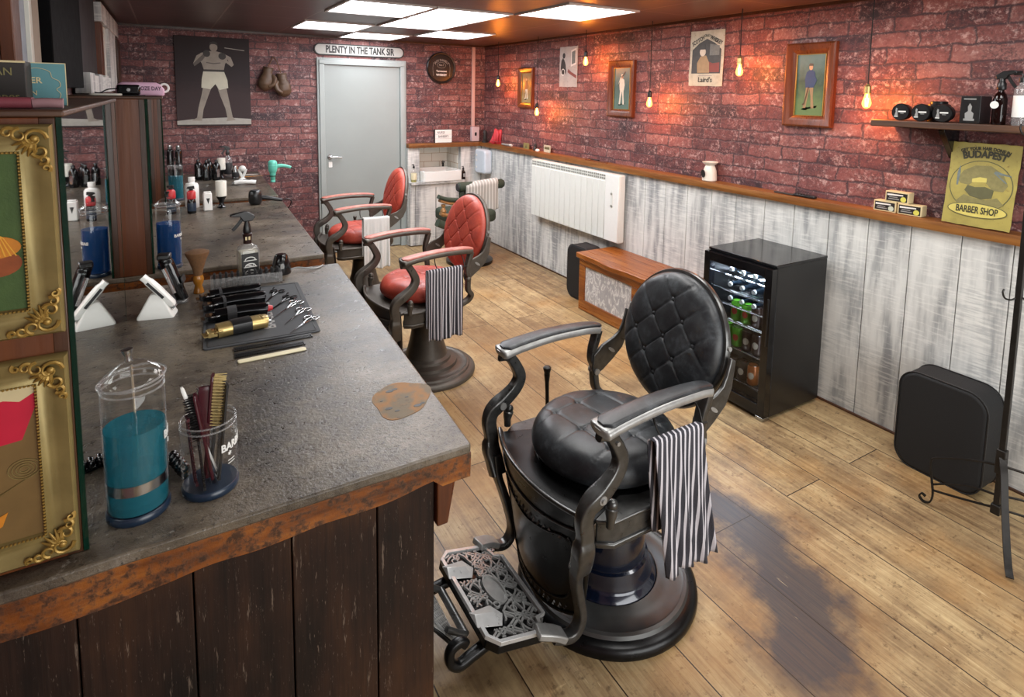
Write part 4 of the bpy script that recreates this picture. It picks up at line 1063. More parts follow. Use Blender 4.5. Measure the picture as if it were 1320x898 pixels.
flat([(-.05, -.005), (-.02, -.012), (.02, -.006), (.055, -.018), (.05, -.055), (.01, -.065), (-.035, -.055), (-.06, -.03)], 'olive print', t, 'beard_print', y=-.0084)
flat([(-.09, -.085), (-.06, -.05), (-.02, -.062), (.03, -.065), (.07, -.05), (.10, -.08), (.07, -.10), (-.07, -.10)], 'khaki print', t, 'shoulders_print', y=-.0082)
flat([(-.098, .05), (-.090, .085), (-.086, .05), (-.090, -.01), (-.096, -.01)], 'grey blue print', t, 'comb_print', y=-.0086)
flat([(.05, .07), (.11, .055), (.115, .05), (.06, .055), (.10, .02), (.095, .018), (.045, .06)], 'grey blue print', t, 'scissors_print', y=-.0086)
flat(ell(0, -.118, .118, .034, 40), 'olive print', t, 'oval_banner_border', y=-.0090); flat(ell(0, -.118, .114, .030, 40), 'bright yellow', t, 'oval_banner', y=-.0096)
text('BARBER SHOP', .044, 'dark olive', t, (0, -.0102, -.118), sx=.60, bold=.0010)
text('GET YOUR HAIR DONE IN', .021, 'dark olive', t, (0, -.0074, .168), sx=.80, arc=.28, bold=.0010)
text('BUDAPEST', .044, 'dark olive', t, (0, -.0074, .140), sx=.84, arc=.30, bold=.0022)

# shelf with pots
t = wr('wall_shelf', 'dark wooden shelf on black brackets holding pots and bottles at the right edge', 'shelf', 1.15, 1.60)
MB().box((-.535, -.215, 0), (.55, 0, .032)).build('shelf_board', 'shelf wood', t, bevel=.004)
for xx in (-.24, .40):
    b = MB(); b.prism([(0, 0), (-.150, 0), (-.150, -.012), (-.02, -.145), (0, -.145)], -.014, .014, Matrix.Translation((xx, 0, 0)) @ Matrix.Rotation(-PI/2, 4, 'Z') @ Matrix.Rotation(PI/2, 4, 'X') @ Matrix.Scale(-1, 4, (1, 0, 0)))
    b.build('bracket', 'black gloss', t, bevel=.002)
ZS = 1.6325
def shelf_at(y, x=3.085): return (x, y, ZS)
gsh = 'round black pots standing on edge on the shelf'
def pot(y, lab, x=3.09, z=ZS+.0415, rot=None):
    o = thing('styling_pot', lab, 'pot', (x, y, z), rot=rot or (PI/2, 0, -PI/2), group=gsh)
    MB().lathe([(0, -.022), (.036, -.022), (.038, -.018), (.038, .004), (0, .004)], 32).build('jar', 'black plastic', o)
    b = MB(); b.lathe([(0, .0045), (.0405, .0045), (.0412, .008), (.0412, .022), (.039, .026), (0, .026)], 40); l = b.build('lid', 'black plastic', o)
    def bar(x0, z0, x1, z1, m='white print'): q = MB(); q.box((x0, z0, .0262), (x1, z1, .0268)); return q
    e = MB(); e.prism([(-.024, -.020), (-.008, -.020), (-.010, -.008), (-.013, .006), (-.012, .016), (-.018, .020), (-.021, .010), (-.019, 0), (-.022, -.010)], .0262, .0268); e.build('emblem_print', 'grey print', l)
    bar(-.008, -.001, .027, .0055).build('name_band', 'white print', l); bar(.002, -.008, .018, -.005).build('small_band', 'grey print', l); bar(-.026, -.024, -.008, -.0205).build('base_band', 'white print', l)
    return o
pot(1.553, 'round black pot facing out, left end of the row on the shelf')
pot(1.462, 'round black pot facing out, middle one in the row of three')
pot(1.370, 'round black pot facing out, right one beside the black carton')
o = thing('styling_pot', 'black pot lying flat on top behind the middle round pots', 'pot', (3.165, 1.43, ZS+.082))
b = MB(); b.lathe([(0, -.082), (.045, -.082), (.045, -.030), (0, -.030)], 32); b.build('jar', 'black plastic', o)
b = MB(); b.lathe([(0, -.029), (.047, -.029), (.047, -.002), (.044, .0), (.036, .001), (.036, .012), (.034, .014), (0, .014)], 36); b.build('lid', 'black plastic', o)
t = wr('black_carton', 'upright black carton with a grey emblem on the shelf beside the round pots', 'box', 1.262, ZS, x=3.15)
b = MB(); b.box((-.040, -.075, 0), (.038, .03, .122)); b.build('carton', 'black plastic', t, bevel=.0015)
flat([(-.028, .106), (.020, .106), (.020, .111), (-.028, .111)], 'grey print', t, 'name_band', y=-.0752); 
flat([(-.024, .012), (.018, .012), (.018, .022), (-.024, .022)], 'grey print', t, 'emblem_base', y=-.0752)
flat([(-.018, .022), (.012, .022), (.014, .045), (.004, .055), (.006, .075), (-.003, .09), (-.010, .075), (-.008, .055), (-.020, .045)], 'grey print', t, 'emblem_print', y=-.0755)
def sprayer(t, body, trig, r, hb, hn, lab=None, sq=None, flip=1):
    """bottle with trigger head; total height hb+hn"""
    b = MB()
    if sq: 
        w, d = sq
        for (z0, z1, k0, k1) in ((0, hb*.86, 1, 1), (hb*.86, hb*.96, 1, .55), (hb*.96, hb, .55, .36)):
            p0 = rrect(w*k0, d*k0, .012*k0); p1 = rrect(w*k1, d*(k1 if k1 > .5 else .6), .012*k1); n = len(p0)
            b.add([(x, y, z0) for x, y in p0]+[(x, y, z1) for x, y in p1], [(i, (i+1)%n, n+(i+1)%n, n+i) for i in range(n)]+([tuple(range(n))[::-1]] if z0 == 0 else []))
    else: b.lathe([(0, 0), (r*.92, 0), (r, .006), (r, hb*.72), (r*.8, hb*.86), (r*.42, hb*.95), (r*.40, hb), (0, hb)], 28)
    bo = b.build('bottle', body, t)
    b = MB(); b.lathe([(0, hb), (.016, hb), (.0175, hb+.004), (.0165, hb+.028), (.012, hb+.034), (.010, hb+.05)], 20); b.build('collar', trig, t)
    z = hb+.045; b = MB(); f = flip
    b.prism([(.020*f, z), (.024*f, z+.018), (-.004*f, z+.036), (-.040*f, z+.038), (-.052*f, z+.034), (-.052*f, z+.024), (-.024*f, z+.018), (-.014*f, z)], -.010, .010, Matrix.Rotation(PI/2, 4, 'X')); hd = b.build('spray_head', trig, t, bevel=.003)
    b = MB(); b.sweep(smoothpath([(-.016*f, 0, z+.018), (-.028*f, 0, z-.002), (-.044*f, 0, z-.026), (-.052*f, 0, z-.034)], 4), RECT, [(.012, .006)]*13, up=(0, 1, .0001)); b.build('trigger', trig, t)
    b = MB(); b.cyl((-.052*f, 0, z+.029), (-.068*f, 0, z+.029), .007, .006); b.build('nozzle', trig, t)
    return bo
t = wr('spray_bottle', 'dark amber spray bottle with a white round label on the shelf', 'spray bottle', 1.163, ZS, x=3.10)
sprayer(t, 'amber bottle', 'black plastic', .026, .150, .06, flip=-1)
b = MB(); b.prism(ell(0, 0, .016, .016, 20), 0, .0012, Matrix.Translation((-.010, -.0255, .085)) @ Matrix.Rotation(PI/2, 4, 'X')); b.build('round_label', 'white print', t)
t = wr('pump_bottle', 'clear bottle with a pale label at the right edge of the shelf', 'bottle', 1.085, ZS, x=3.08)
MB().lathe([(0, 0), (.022, 0), (.024, .005), (.024, .150), (.016, .165), (.010, .17), (.010, .18), (0, .18)], 28).build('bottle', 'acrylic', t)
MB().lathe([(.0245, .035), (.0248, .036), (.0248, .125), (.0245, .126)], 28).build('paper_label', 'white print', t)
b = MB(); b.lathe([(0, .18), (.011, .18), (.011, .20), (0, .20)], 16); b.tube([(0, 0, .20), (0, 0, .215), (-.03, 0, .215)], .004, 8); b.build('pump', 'black plastic', t)

# ledge things
t = wr('oil_burner', 'white ceramic oil burner with an oval opening standing on the ledge', 'oil burner', 2.845, 1.153, x=3.215)
b = MB(); b.lathe([(0, 0), (.046, 0), (.050, .004), (.048, .03), (.044, .07), (.034, .098), (.030, .104), (.030, .108), (.052, .126), (.054, .131), (.048, .131), (.026, .114), (0, .112)], 40); b.build('burner_body', 'ceramic', t)
b = MB(); b.prism(ell(-.006, .052, .017, .028, 22), -.0, .004, Matrix.Translation((-.004, -.0455, 0)) @ Matrix.Rotation(PI/2+.13, 4, 'X')); b.build('opening', 'black print', t, label='dark oval opening')
t = wr('cut_throat_razor', 'folded black razor with a silver grip lying on the ledge', 'razor', 2.175, 1.153, x=3.205)
b = MB(); b.box((-.14, -.014, 0), (.02, .010, .008)); b.build('blade_guard', 'charcoal', t, bevel=.003)
b = MB(); b.box((-.01, -.016, .0), (.13, .014, .016)); b.build('handle', 'black plastic', t, bevel=.005)
for i in range(6):
    MB().box((.005+i*.018, -.017, .0155), (.013+i*.018, .012, .0185)).build('grip_rib', 'steel', t)
gsb = 'small cream soap boxes stacked on the ledge'
def soapbox(y, z, lab, sticker, rz):
    t = thing('soap_box', lab, 'soap box', (3.222, y, z), -90+rz, gsb)
    MB().box((-.056, -.028, 0), (.056, .028, .055)).build('carton', 'cream print', t, bevel=.002)
    flat([(-.050, .006), (.050, .006), (.050, .049), (-.050, .049)], 'black print', t, 'dark_label', y=-.0283)
    flat([(-.046, .033), (.030, .036), (.030, .042), (-.046, .042)], 'white print', t, 'name_band', y=-.0289); flat([(-.040, .014), (.012, .014), (.012, .019), (-.040, .019)], 'grey print', t, 'small_band', y=-.0289)
    flat([(-.036, .024), (.004, .024), (.004, .028), (-.036, .028)], 'grey print', t, 'small_band', y=-.0289)
    flat(ell(.032, .019, .0135, .0135, 18), sticker, t, 'round_sticker', y=-.0295)
plain('lime sticker', '#c9c65a', .5); plain('pale sticker', '#b9c4b4', .5)
soapbox(1.655, 1.153, 'cream soap box with a pale round sticker, lower left of the three', 'pale sticker', 0)
soapbox(1.535, 1.153, 'cream soap box with a yellow sticker, lower right of the three', 'lime sticker', 3)
soapbox(1.600, 1.2085, 'cream soap box with a yellow sticker, on top of the other two', 'lime sticker', 2)
t = wr('postcard', 'small yellowish card propped on the ledge, nearer the corner', 'card', 5.33, 1.153, x=3.235); b = MB(); b.box((-.055, -.006, 0), (.055, 0, .062)); b.build('card', 'khaki print', t); flat([(-.03, .01), (.02, .01), (.0, .045)], 'olive print', t, 'card_print', y=-.0063)
t = wr('postcard', 'small greenish card propped on the ledge above the heater', 'card', 4.93, 1.153, x=3.235); b = MB(); b.box((-.058, -.006, 0), (.058, 0, .072)); b.build('card', 'aged tin', t); flat([(-.045, .03), (.045, .03), (.045, .055), (-.045, .055)], 'olive print', t, 'card_print', y=-.0063)
t = wr('small_ornament', 'little dark and white ornament on the ledge between the two cards', 'ornament', 5.15, 1.153, x=3.23)
b = MB(); b.lathe([(0, 0), (.022, 0), (.024, .02), (.012, .04), (.016, .055), (.009, .07), (0, .072)], 16); b.build('figure', 'black print', t); b = MB(); b.lathe([(0, 0), (.03, 0), (.032, .012), (.02, .022), (0, .022)], 16, c=(.06, -.01, 0), sy=.6); b.build('dish', 'white ceramic', t)
t = wr('wooden_rule', 'thin orange wooden strip with a dark slot lying on the ledge over the heater', 'wooden strip', 4.10, 1.153, x=3.21)
MB().box((-.15, -.018, 0), (.15, .004, .007)).build('strip', 'frame wood x', t, bevel=.002); MB().box((-.135, .0045, 0), (.0, .03, .014)).build('dark_sleeve', 'black plastic', t, bevel=.003)
# red pouch etc in the corner
t = wr('red_pouch', 'crumpled red cloth pouch standing in the corner of the ledge', 'pouch', 5.98, 1.153, x=3.205); t.rotation_euler = (0, math.radians(10), math.radians(-22)); t.scale = (.8, 1, 1)
b = MB(); b.grid(lambda u, v: ((u-.5)*.17*(1-.12*math.sin(v*PI))+.04*v, -.035*math.sin(u*PI)*math.sin(v*PI)**.6-.006*math.sin(u*20+v*9), .17*v+.006*math.sin(u*14)), 24, 20); b.grid(lambda u, v: ((.5-u)*.17*(1-.12*math.sin(v*PI))+.04*v, .022*math.sin(u*PI)*math.sin(v*PI)**.6, .17*v+.006*math.sin((1-u)*14)), 24, 20)
b.build('pouch_cloth', 'red cloth', t, angle=80); 
b = MB(); b.tube(smoothpath([(-.07, -.03, .035), (0, -.044, .03), (.07, -.03, .04)], 6), .003, 6); b.build('pouch_seam', 'rose leather', t)
t = wr('dark_figurine', 'small dark figurine on the ledge in the room corner behind the red pouch', 'ornament', 6.22, 1.153, x=3.20)
b = MB(); b.lathe([(0, 0), (.035, 0), (.035, .015), (.02, .03), (.026, .06), (.018, .09), (.024, .115), (.016, .14), (0, .145)], 20); b.build('figurine', 'black print', t)
MB().ball((0, -.012, .118), .012, 10).build('pale_face', 'grey print', t)
t = wr('white_tube', 'pale grey tube lying on the ledge just right of the red pouch', 'tube', 5.72, 1.166, x=3.205)
b = MB(); b.cyl((-.09, 0, 0), (.07, .012, 0), .010, .013, 14); b.build('tube_body', 'grey print', t); b = MB(); b.cyl((.07, .012, 0), (.10, .0142, 0), .012, .012, 14); b.build('tube_cap', 'white plastic', t)

# radiator
t = wr('panel_heater', 'white electric panel heater with upright ribs on the whitewashed boards', 'heater', 4.345, .525, x=XP+.004)
W2 = .675; HH = .562
b = MB(); b.box((-W2, -.085, 0), (W2, -.022, HH)); b.build('heater_body', 'radiator', t, bevel=.010, bseg=3)
for i in range(14):
    x0 = -W2+.006+i*.083; MB().box((x0+.0025, -.0915, .006), (x0+.0805, -.080, HH-.065)).build('heater_rib', 'radiator', t, bevel=.003)
sl = MB()
for i in range(14):
    for r_ in range(2):
        for q in range(3):
            x0 = -W2+.012+i*.083+q*.026; MB_ = sl.box((x0, -.0868, HH-.054+r_*.024), (x0+.020, -.0848, HH-.038+r_*.024))
o = sl.build('grille_slots', 'radiator slot', t, smooth=False); o['kind'] = 'stuff'
b = MB(); b.box((W2-.175, -.094, .004), (W2-.002, -.08, HH-.003)); cp = b.build('control_cover', 'white plastic', t, bevel=.006)
b = MB(); b.prism(ell(W2-.085, HH-.20, .013, .07, 24), .0, .003, Matrix.Translation((0, -.0935, 0)) @ Matrix.Rotation(PI/2, 4, 'X')); b.build('control_panel', 'radiator', cp)
for k in (0, 1): MB().cyl((W2-.085, -.094, HH-.16-.10*k), (W2-.085, -.102, HH-.16-.10*k), .010, seg=16).build('control_knob', 'radiator slot', cp)
for k in (-.5, .5): MB().box((k-.03, -.022, .1), (k+.03, 0, .4)).build('wall_bracket', 'white plastic', t)
# soap dispenser
t = wr('towel_dispenser', 'pale blue-white rounded dispenser on the boards near the sink corner', 'dispenser', 6.14, .80, x=XP-.001)
b = MB(); b.prism(rrect(.26, .28, .04, cx=0, cy=.14), 0, .10, Matrix.Rotation(PI/2, 4, 'X')); b.build('dispenser_cover', plain('ice plastic', '#c3ced8', .3, var=.04), t, bevel=.02, bseg=4)
for z in (.21, .15, .07): MB().cyl((-.075, -.099, z), (-.075, -.105, z), .014, seg=16).build('round_window', 'white ceramic', t)

# ============================================================ fridge
t = thing('drinks_fridge', 'black glass-door drinks fridge against the whitewashed boards', 'fridge', (2.674, 1.918, 0))
FW, FD, FH = .478, .455, .845     # x depth, y width, height
k = .022
cb = MB(); cb.box((.048, 0, .02), (FW, k, FH-.004)); cb.box((.048, FD-k, .02), (FW, FD, FH-.004)); cb.box((FW-k, k, .02), (FW, FD-k, FH-.004)); cb.box((.048, k, .02), (FW, FD-k, .075)); cb.box((.048, k, FH-.03), (FW, FD-k, FH-.004))
cb.build('cabinet', 'black plastic', t, smooth=False)
MB().box((.036, -.002, FH-.0035), (FW+.002, FD+.002, FH+.012)).build('top_panel', 'black gloss', t, bevel=.003)
dm = MB(); f = .042
dm.box((0, -.001, .022), (.045, f, FH-.006)); dm.box((0, FD-f, .022), (.045, FD+.001, FH-.006)); dm.box((0, f, .022), (.045, FD-f, .022+f*1.5)); dm.box((0, f, FH-.006-f*1.2), (.045, FD-f, FH-.006))
dr = dm.build('door', 'black gloss', t, bevel=.002, smooth=False)
MB().box((.006, f, .022+f*1.5), (.010, FD-f, FH-.006-f*1.2)).build('door_glass', 'fridge glass', dr, smooth=False)
MB().box((-.004, .006, .42), (.004, .016, .68)).build('door_handle', 'black plastic', dr, bevel=.002)
MB().box((.0, .0, .003), (.05, .05, .0215)).build('hinge_plate', 'steel', t, bevel=.002)
for (x, y) in ((.43, .04), (.43, .41), (.06, .40)): MB().cyl((x, y, 0), (x, y, .0195), .018, seg=14).build('foot', 'black plastic', t)
MB().box((.08, .03, FH-.036), (.10, FD-.03, FH-.031)).build('light_strip', 'fridge light', t, smooth=False)
li = bpy.data.lights.new('fridge_lamp', 'AREA'); li.shape = 'RECTANGLE'; li.size = .03; li.size_y = .36; li.energy = 14; li.color = (.75, .88, 1)
lo = bpy.data.objects.new('fridge_lamp', li); COL.objects.link(lo); lo.parent = t; lo.location = (.09, FD/2, FH-.038)
li = bpy.data.lights.new('fridge_lamp', 'AREA'); li.shape = 'RECTANGLE'; li.size = .02; li.size_y = .55; li.energy = 12; li.color = (.85, .93, 1)
lo = bpy.data.objects.new('fridge_lamp', li); COL.objects.link(lo); lo.parent = t; lo.location = (.055, .045, .43); lo.rotation_euler = (PI/2, 0, 0); lo.rotation_euler = (math.radians(-90), 0, 0)
for z in (.125, .305, .455, .545, .625, .715):
    b = MB()
    for i in range(14): b.cyl((.055+i*.026, k, z), (.055+i*.026, FD-k, z), .0013, seg=5)
    b.cyl((.055, k+.002, z+.004), (.055, FD-k-.002, z+.004), .003, seg=8); b.cyl((.40, k+.002, z), (.40, FD-k-.002, z), .003, seg=8)
    b.build('wire_shelf', 'chrome', t)
def fr(y, z, x=.09): return (2.674+x, 1.918+y, z)
bot = thing('drink_bottle', 'x', 'bottle', fr(.32, .74))
MB().lathe([(0, .0), (.013, 0), (.0135, .012), (.012, .014)], 16).build('cap', 'white ceramic', bot, label='grey crown cap')
MB().lathe([(.012, .014), (.012, .05), (.016, .08), (.028, .12), (.030, .14), (.030, .235), (0, .238)], 20).build('bottle', 'bottle dark', bot)
gb = 'dark bottles lying in the top of the fridge'
sp = [(2.235, .752, 'left'), (2.155, .752, 'right'), (2.075, .752, 'far right'), (2.237, .662, 'left'), (2.155, .662, 'right'), (2.075, .662, 'far right'), (2.232, .582, 'left'), (2.152, .582, 'right'), (2.072, .582, 'far right')]
rows_ = {.752: 'top', .662: 'second', .582: 'third'}
for i, (y, z, nm) in enumerate(sp):
    lab = 'dark bottle lying cap outwards in the %s bottle row of the fridge, %s' % (rows_[z], {'left': 'left side', 'right': 'centre', 'far right': 'right side'}[nm])
    o = bot if i == 0 else copy_thing(bot, lab); o['label'] = lab; o['group'] = gb
    o.location = (2.74, y, z); o.rotation_euler = (0, PI/2, 0)
def can(mat, band, y, z, x, lab, grp, first=None):
    if first: return copy_thing(first, lab, (x, y, z), group=grp)
    o = thing('drink_can', lab, 'can', (x, y, z), group=grp)
    MB().lathe([(0, 0), (.026, 0), (.031, .006), (.031, .100), (.026, .110), (.025, .112), (0, .109)], 28).build('can_body', mat, o)
    MB().lathe([(.0245, .1105), (.0268, .111), (.0268, .1135), (.0245, .1135)], 28).build('can_rim', 'steel', o)
    b = MB(); r = .0313
    b.grid(lambda u, v: (-r*math.cos((u-.5)*1.0*2*math.sqrt(max(0, 1-(2*v-1)**2)*.3)+.25), -r*math.sin((u-.5)*2*math.sqrt(max(0, 1-(2*v-1)**2)*.3)+.25), .055+.040*(v-.5)), 10, 10)
    b.build('round_logo', band, o, label='round printed logo'); return o
plain('logo red', '#a83a30', .4); plain('logo pale', '#c9bfae', .4)
gg = 'green cans in the fridge'; gbr = 'brown cans in the fridge'
cg = can('can green', 'logo red', 2.205, .429+.032, 2.772, 'green can on the upper can shelf, left of the pair', gg)
can(0, 0, 2.133, .461, 2.772, 'green can on the upper can shelf, right of the pair', gg, cg)
cb_ = can('can brown', 'logo pale', 2.070, .461, 2.775, 'brown can on the upper can shelf beside the green pair', gbr)
can(0, 0, 2.255, .3105, 2.775, 'green can on the middle can shelf, farthest left', gg, cg); can(0, 0, 2.188, .3105, 2.772, 'green can on the middle can shelf, next to the brown can', gg, cg)
can(0, 0, 2.120, .3105, 2.775, 'brown can on the middle can shelf beside the green cans', gbr, cb_); can(0, 0, 2.052, .3105, 2.77, 'brown can on the middle can shelf, at the door edge', gbr, cb_)
can(0, 0, 2.262, .1305, 2.77, 'green can alone on the bottom shelf of the fridge', gg, cg); can(0, 0, 2.198, .1305, 2.765, 'brown can on the bottom shelf, left one', gbr, cb_); can(0, 0, 2.134, .1305, 2.765, 'brown can on the bottom shelf, right one beside the orange can', gbr, cb_)
can('can orange', 'logo pale', 2.068, .1305, 2.77, 'orange can on the bottom shelf of the fridge', 'orange cans in the fridge')

# ============================================================ bench
t = thing('storage_bench', 'low bench with a thick orange wood top and whitewashed front panel', 'bench', (2.812, 2.46, 0))
BL = 1.32; BD = .375
n = 30; top = [(BD, 0), (BD, BL+.02)]+[(-.02-.022*math.exp(-((i/n-.33)/.16)**2)-.005*math.sin(i*.8), (BL+.02)*(1-i/n)) for i in range(n+1)]
MB().prism(top, .428, .470).build('bench_top', 'bench wood', t, bevel=.006)
for (y0, y1, z0, z1) in ((0, .07, .09, .3695), (BL-.07, BL, .09, .3695), (0, BL, .004, .0895), (0, BL, .37, .4275), (BL/2-.03, BL/2+.03, .09, .3695)):
    MB().box((0, y0, z0), (.03, y1, z1)).build('front_frame', 'bench wood', t, bevel=.003)
g = G('painted scrub'); v = g.coord(); n1 = g.noise(g.mapping(v, (1, 9, 5)), 2, 4, .6, 1.6); g.bsdf(g.ramp(n1, [(.40, '#9c9a9c'), (.5, '#aeabaa'), (.56, '#dcdad6'), (.62, '#a9a6a6')]), .5, 0, n1, .3, .002); MATS['painted scrub'] = g.m
MB().box((.012, .07, .09), (.02, BL-.07, .37)).build('front_panel', 'painted scrub', t, smooth=False)
for yy in (0.0, BL-.03): MB().box((.031, yy, .004), (BD-.002, yy+.03, .4275)).build('end_panel', 'bench wood', t, bevel=.002)

# black cushions
def cushion(lab, loc, w, h, d, rz=0, rx=0):
    t = thing('booster_cushion', lab, 'cushion', loc, rot=(math.radians(rx), 0, math.radians(-90+rz)), group='black rounded square booster cushions')
    b = MB(); b.prism(rrect(w, h, .085, 8, 0, h/2), -d, 0, Matrix.Rotation(PI/2, 4, 'X'))
    b.build('cushion_body', 'black fabric', t, bevel=.016, bseg=4)
    for yy in (.006, d-.006):
        q = MB(); loop = [(x, yy, z) for x, z in rrect(w+.001, h+.001, .085, 8, 0, h/2)]; q.sweep(loop, ROUND, [(.006, .006)]*len(loop), closed=True, up=(0,1,0)); q.build('piping', 'black vinyl', t)
    q = MB(); loop = [(x, 0, z) for x, z in rrect(w-.004, h-.004, .085, 8, 0, h/2)]
    return t
cushion('black rounded square cushion standing on the floor by the coat stand', (2.958, 1.218, .001), .36, .468, .165)
cushion('black rounded square cushion standing at the far end of the bench', (2.925, 3.955, .001), .31, .462, .15)

# ============================================================ coat stand
t = thing('coat_stand', 'dark iron coat stand with scrolled wire feet at the right edge', 'coat stand', (2.775, .915, 0))
b = MB(); b.sweep([(0, 0, .10), (0, 0, .6), (-.01, 0, 1.2), (-.015, 0, 1.75)], RECT, [(.020, .020)]*4, up=(0, 1, .0001)); b.build('pole', 'black iron', t, bevel=.002)
for z0, z1 in ((.27, .37), (.10, .14)): MB().box((-.016, -.016, z0), (.016, .016, z1)).build('pole_sleeve', 'black iron', t, bevel=.003)
feet = [math.atan2(.791-.915, 2.575-2.775), math.atan2(1.158-.915, 2.745-2.775), math.atan2(-.2, .25)]
for i, a in enumerate(feet):
    ca, sa = math.cos(a), math.sin(a); L = .235
    def P(r, z): return (r*ca, r*sa, z)
    b = MB()
    if i == 0:
        b.sweep(smoothpath([P(.012, .34), P(.05, .30), P(.10, .20), P(.17, .09), P(.22, .03), P(.25, .012)], 5), RECT, [(.024, .007)]*26, up=(0,0,1)); b.build('leg', 'black iron', t, bevel=.001)
    else:
        pts = [P(.012, .30), P(.10, .275), P(.19, .235), P(.225, .215), P(.232, .19), P(.225, .13), P(.215, .06), P(.222, .02), P(.245, .008), P(.262, .022), P(.255, .040), P(.240, .034)]
        b.sweep(smoothpath(pts, 5), RECT, [(.012, .006)]*56, up=(0,0,1)); lg = b.build('leg', 'black iron', t)
        b = MB(); b.sweep(smoothpath([P(.22, .10), P(.16, .135), P(.09, .165), P(.012, .175)], 5), RECT, [(.010, .005)]*16, up=(0,0,1)); b.build('leg_stay', 'black iron', lg)
        b = MB(); b.sweep(smoothpath([P(.218, .075), P(.12, .095), P(.012, .12)], 5), RECT, [(.010, .005)]*11, up=(0,0,1)); b.build('leg_stay', 'black iron', lg)
for a in (2.6, 4.7, .5):
    ca, sa = math.cos(a), math.sin(a)
    for z0 in (.99, 1.62):
        b = MB(); pts = [(.008*ca, .008*sa, z0), (.03*ca, .03*sa, z0-.012), (.055*ca, .055*sa, z0-.006), (.066*ca, .066*sa, z0+.016), (.062*ca, .062*sa, z0+.03)]
        b.tube(smoothpath(pts, 5), .0035, 8); b.build('hook', 'black iron', t)

# ============================================================ back wall
def wb(name, lab, cat, x, z, y=None, group=None): return thing(name, lab, cat, (x, YB-.001 if y is None else y, z), 0, group)
t = wb('wall_canvas', 'large dark canvas print of a boxer in white shorts', 'poster', .396, 1.788)
field('studio dark', '#231b1d', '#2a2123', '#35292a')
MATS['studio dark'].node_tree.nodes['Principled BSDF'].inputs['Roughness'].default_value = .75
MB().box((-.313, -.030, -.415), (.313, 0, .415)).build('canvas', 'studio dark', t, bevel=.002)
plain('skin print', '#8f877c', .6, var=.25, scale=14, bump=0); plain('skin shade', '#5c5650', .6, var=.2, scale=14, bump=0); plain('shorts print', '#c4c2b0', .6, var=.12, scale=14, bump=0); plain('glove print', '#34302e', .6, bump=0); plain('ring print', '#a3a098', .6, var=.15, bump=0)
def pf(poly, m, nm, d): flat(poly, m, t, nm, y=-.0305-d*.0006)
pf([(-.312, -.365), (-.312, -.40), (.312, -.40), (.312, -.350), (.1, -.335), (-.15, -.345)], 'ring print', 'canvas_floor_print', 0)
pf([(-.085, -.02), (-.105, -.12), (-.135, -.24), (-.15, -.335), (-.195, -.36), (-.11, -.365), (-.095, -.26), (-.05, -.13), (-.02, -.05)], 'skin print', 'leg_print', 1)
pf([(.02, -.02), (.05, -.13), (.09, -.25), (.105, -.34), (.095, -.37), (.175, -.36), (.150, -.33), (.135, -.24), (.115, -.12), (.10, -.02)], 'skin print', 'leg_print', 1)
pf([(-.085, .095), (.09, .095), (.115, .02), (.12, -.055), (.045, -.075), (.012, -.02), (-.03, -.07), (-.105, -.055), (-.10, .02)], 'shorts print', 'shorts_print', 2)
pf([(-.085, .095), (.09, .095), (.09, .115), (-.082, .115)], 'glove print', 'waistband_print', 3)
pf([(-.08, .115), (.088, .115), (.10, .17), (.135, .235), (.09, .27), (.03, .285), (-.03, .285), (-.10, .265), (-.125, .22), (-.095, .17)], 'skin print', 'torso_print', 2)
pf([(-.06, .175), (.0, .165), (.065, .175), (.06, .183), (.0, .175), (-.055, .183)], 'skin shade', 'chest_shade_print', 4)
pf([(-.10, .262), (-.135, .24), (-.165, .165), (-.150, .145), (-.075, .225), (-.055, .255), (-.080, .262), (-.125, .19), (-.098, .235)], 'skin print', 'arm_print', 3)
pf([(-.165, .165), (-.155, .14), (-.09, .195), (-.055, .245), (-.075, .262)], 'skin shade', 'forearm_print', 4)
pf([(.10, .262), (.150, .235), (.175, .165), (.155, .145), (.10, .19), (.078, .225), (.095, .24), (.13, .19), (.12, .235)], 'skin print', 'arm_print', 3)
pf(ell(-.052, .262, .030, .032, 18), 'glove print', 'glove_print', 5); pf(ell(.078, .242, .032, .032, 18), 'glove print', 'glove_print', 5)
pf(ell(.008, .322, .033, .042, 20), 'skin print', 'head_print', 4); pf([(-.028, .335), (-.022, .366), (.008, .376), (.038, .366), (.042, .335), (.02, .350), (-.01, .350)], 'glove print', 'hair_print', 6)
pf([(.10, .318), (.27, .300), (.27, .306), (.10, .324)], 'ring print', 'caption_print', 3)
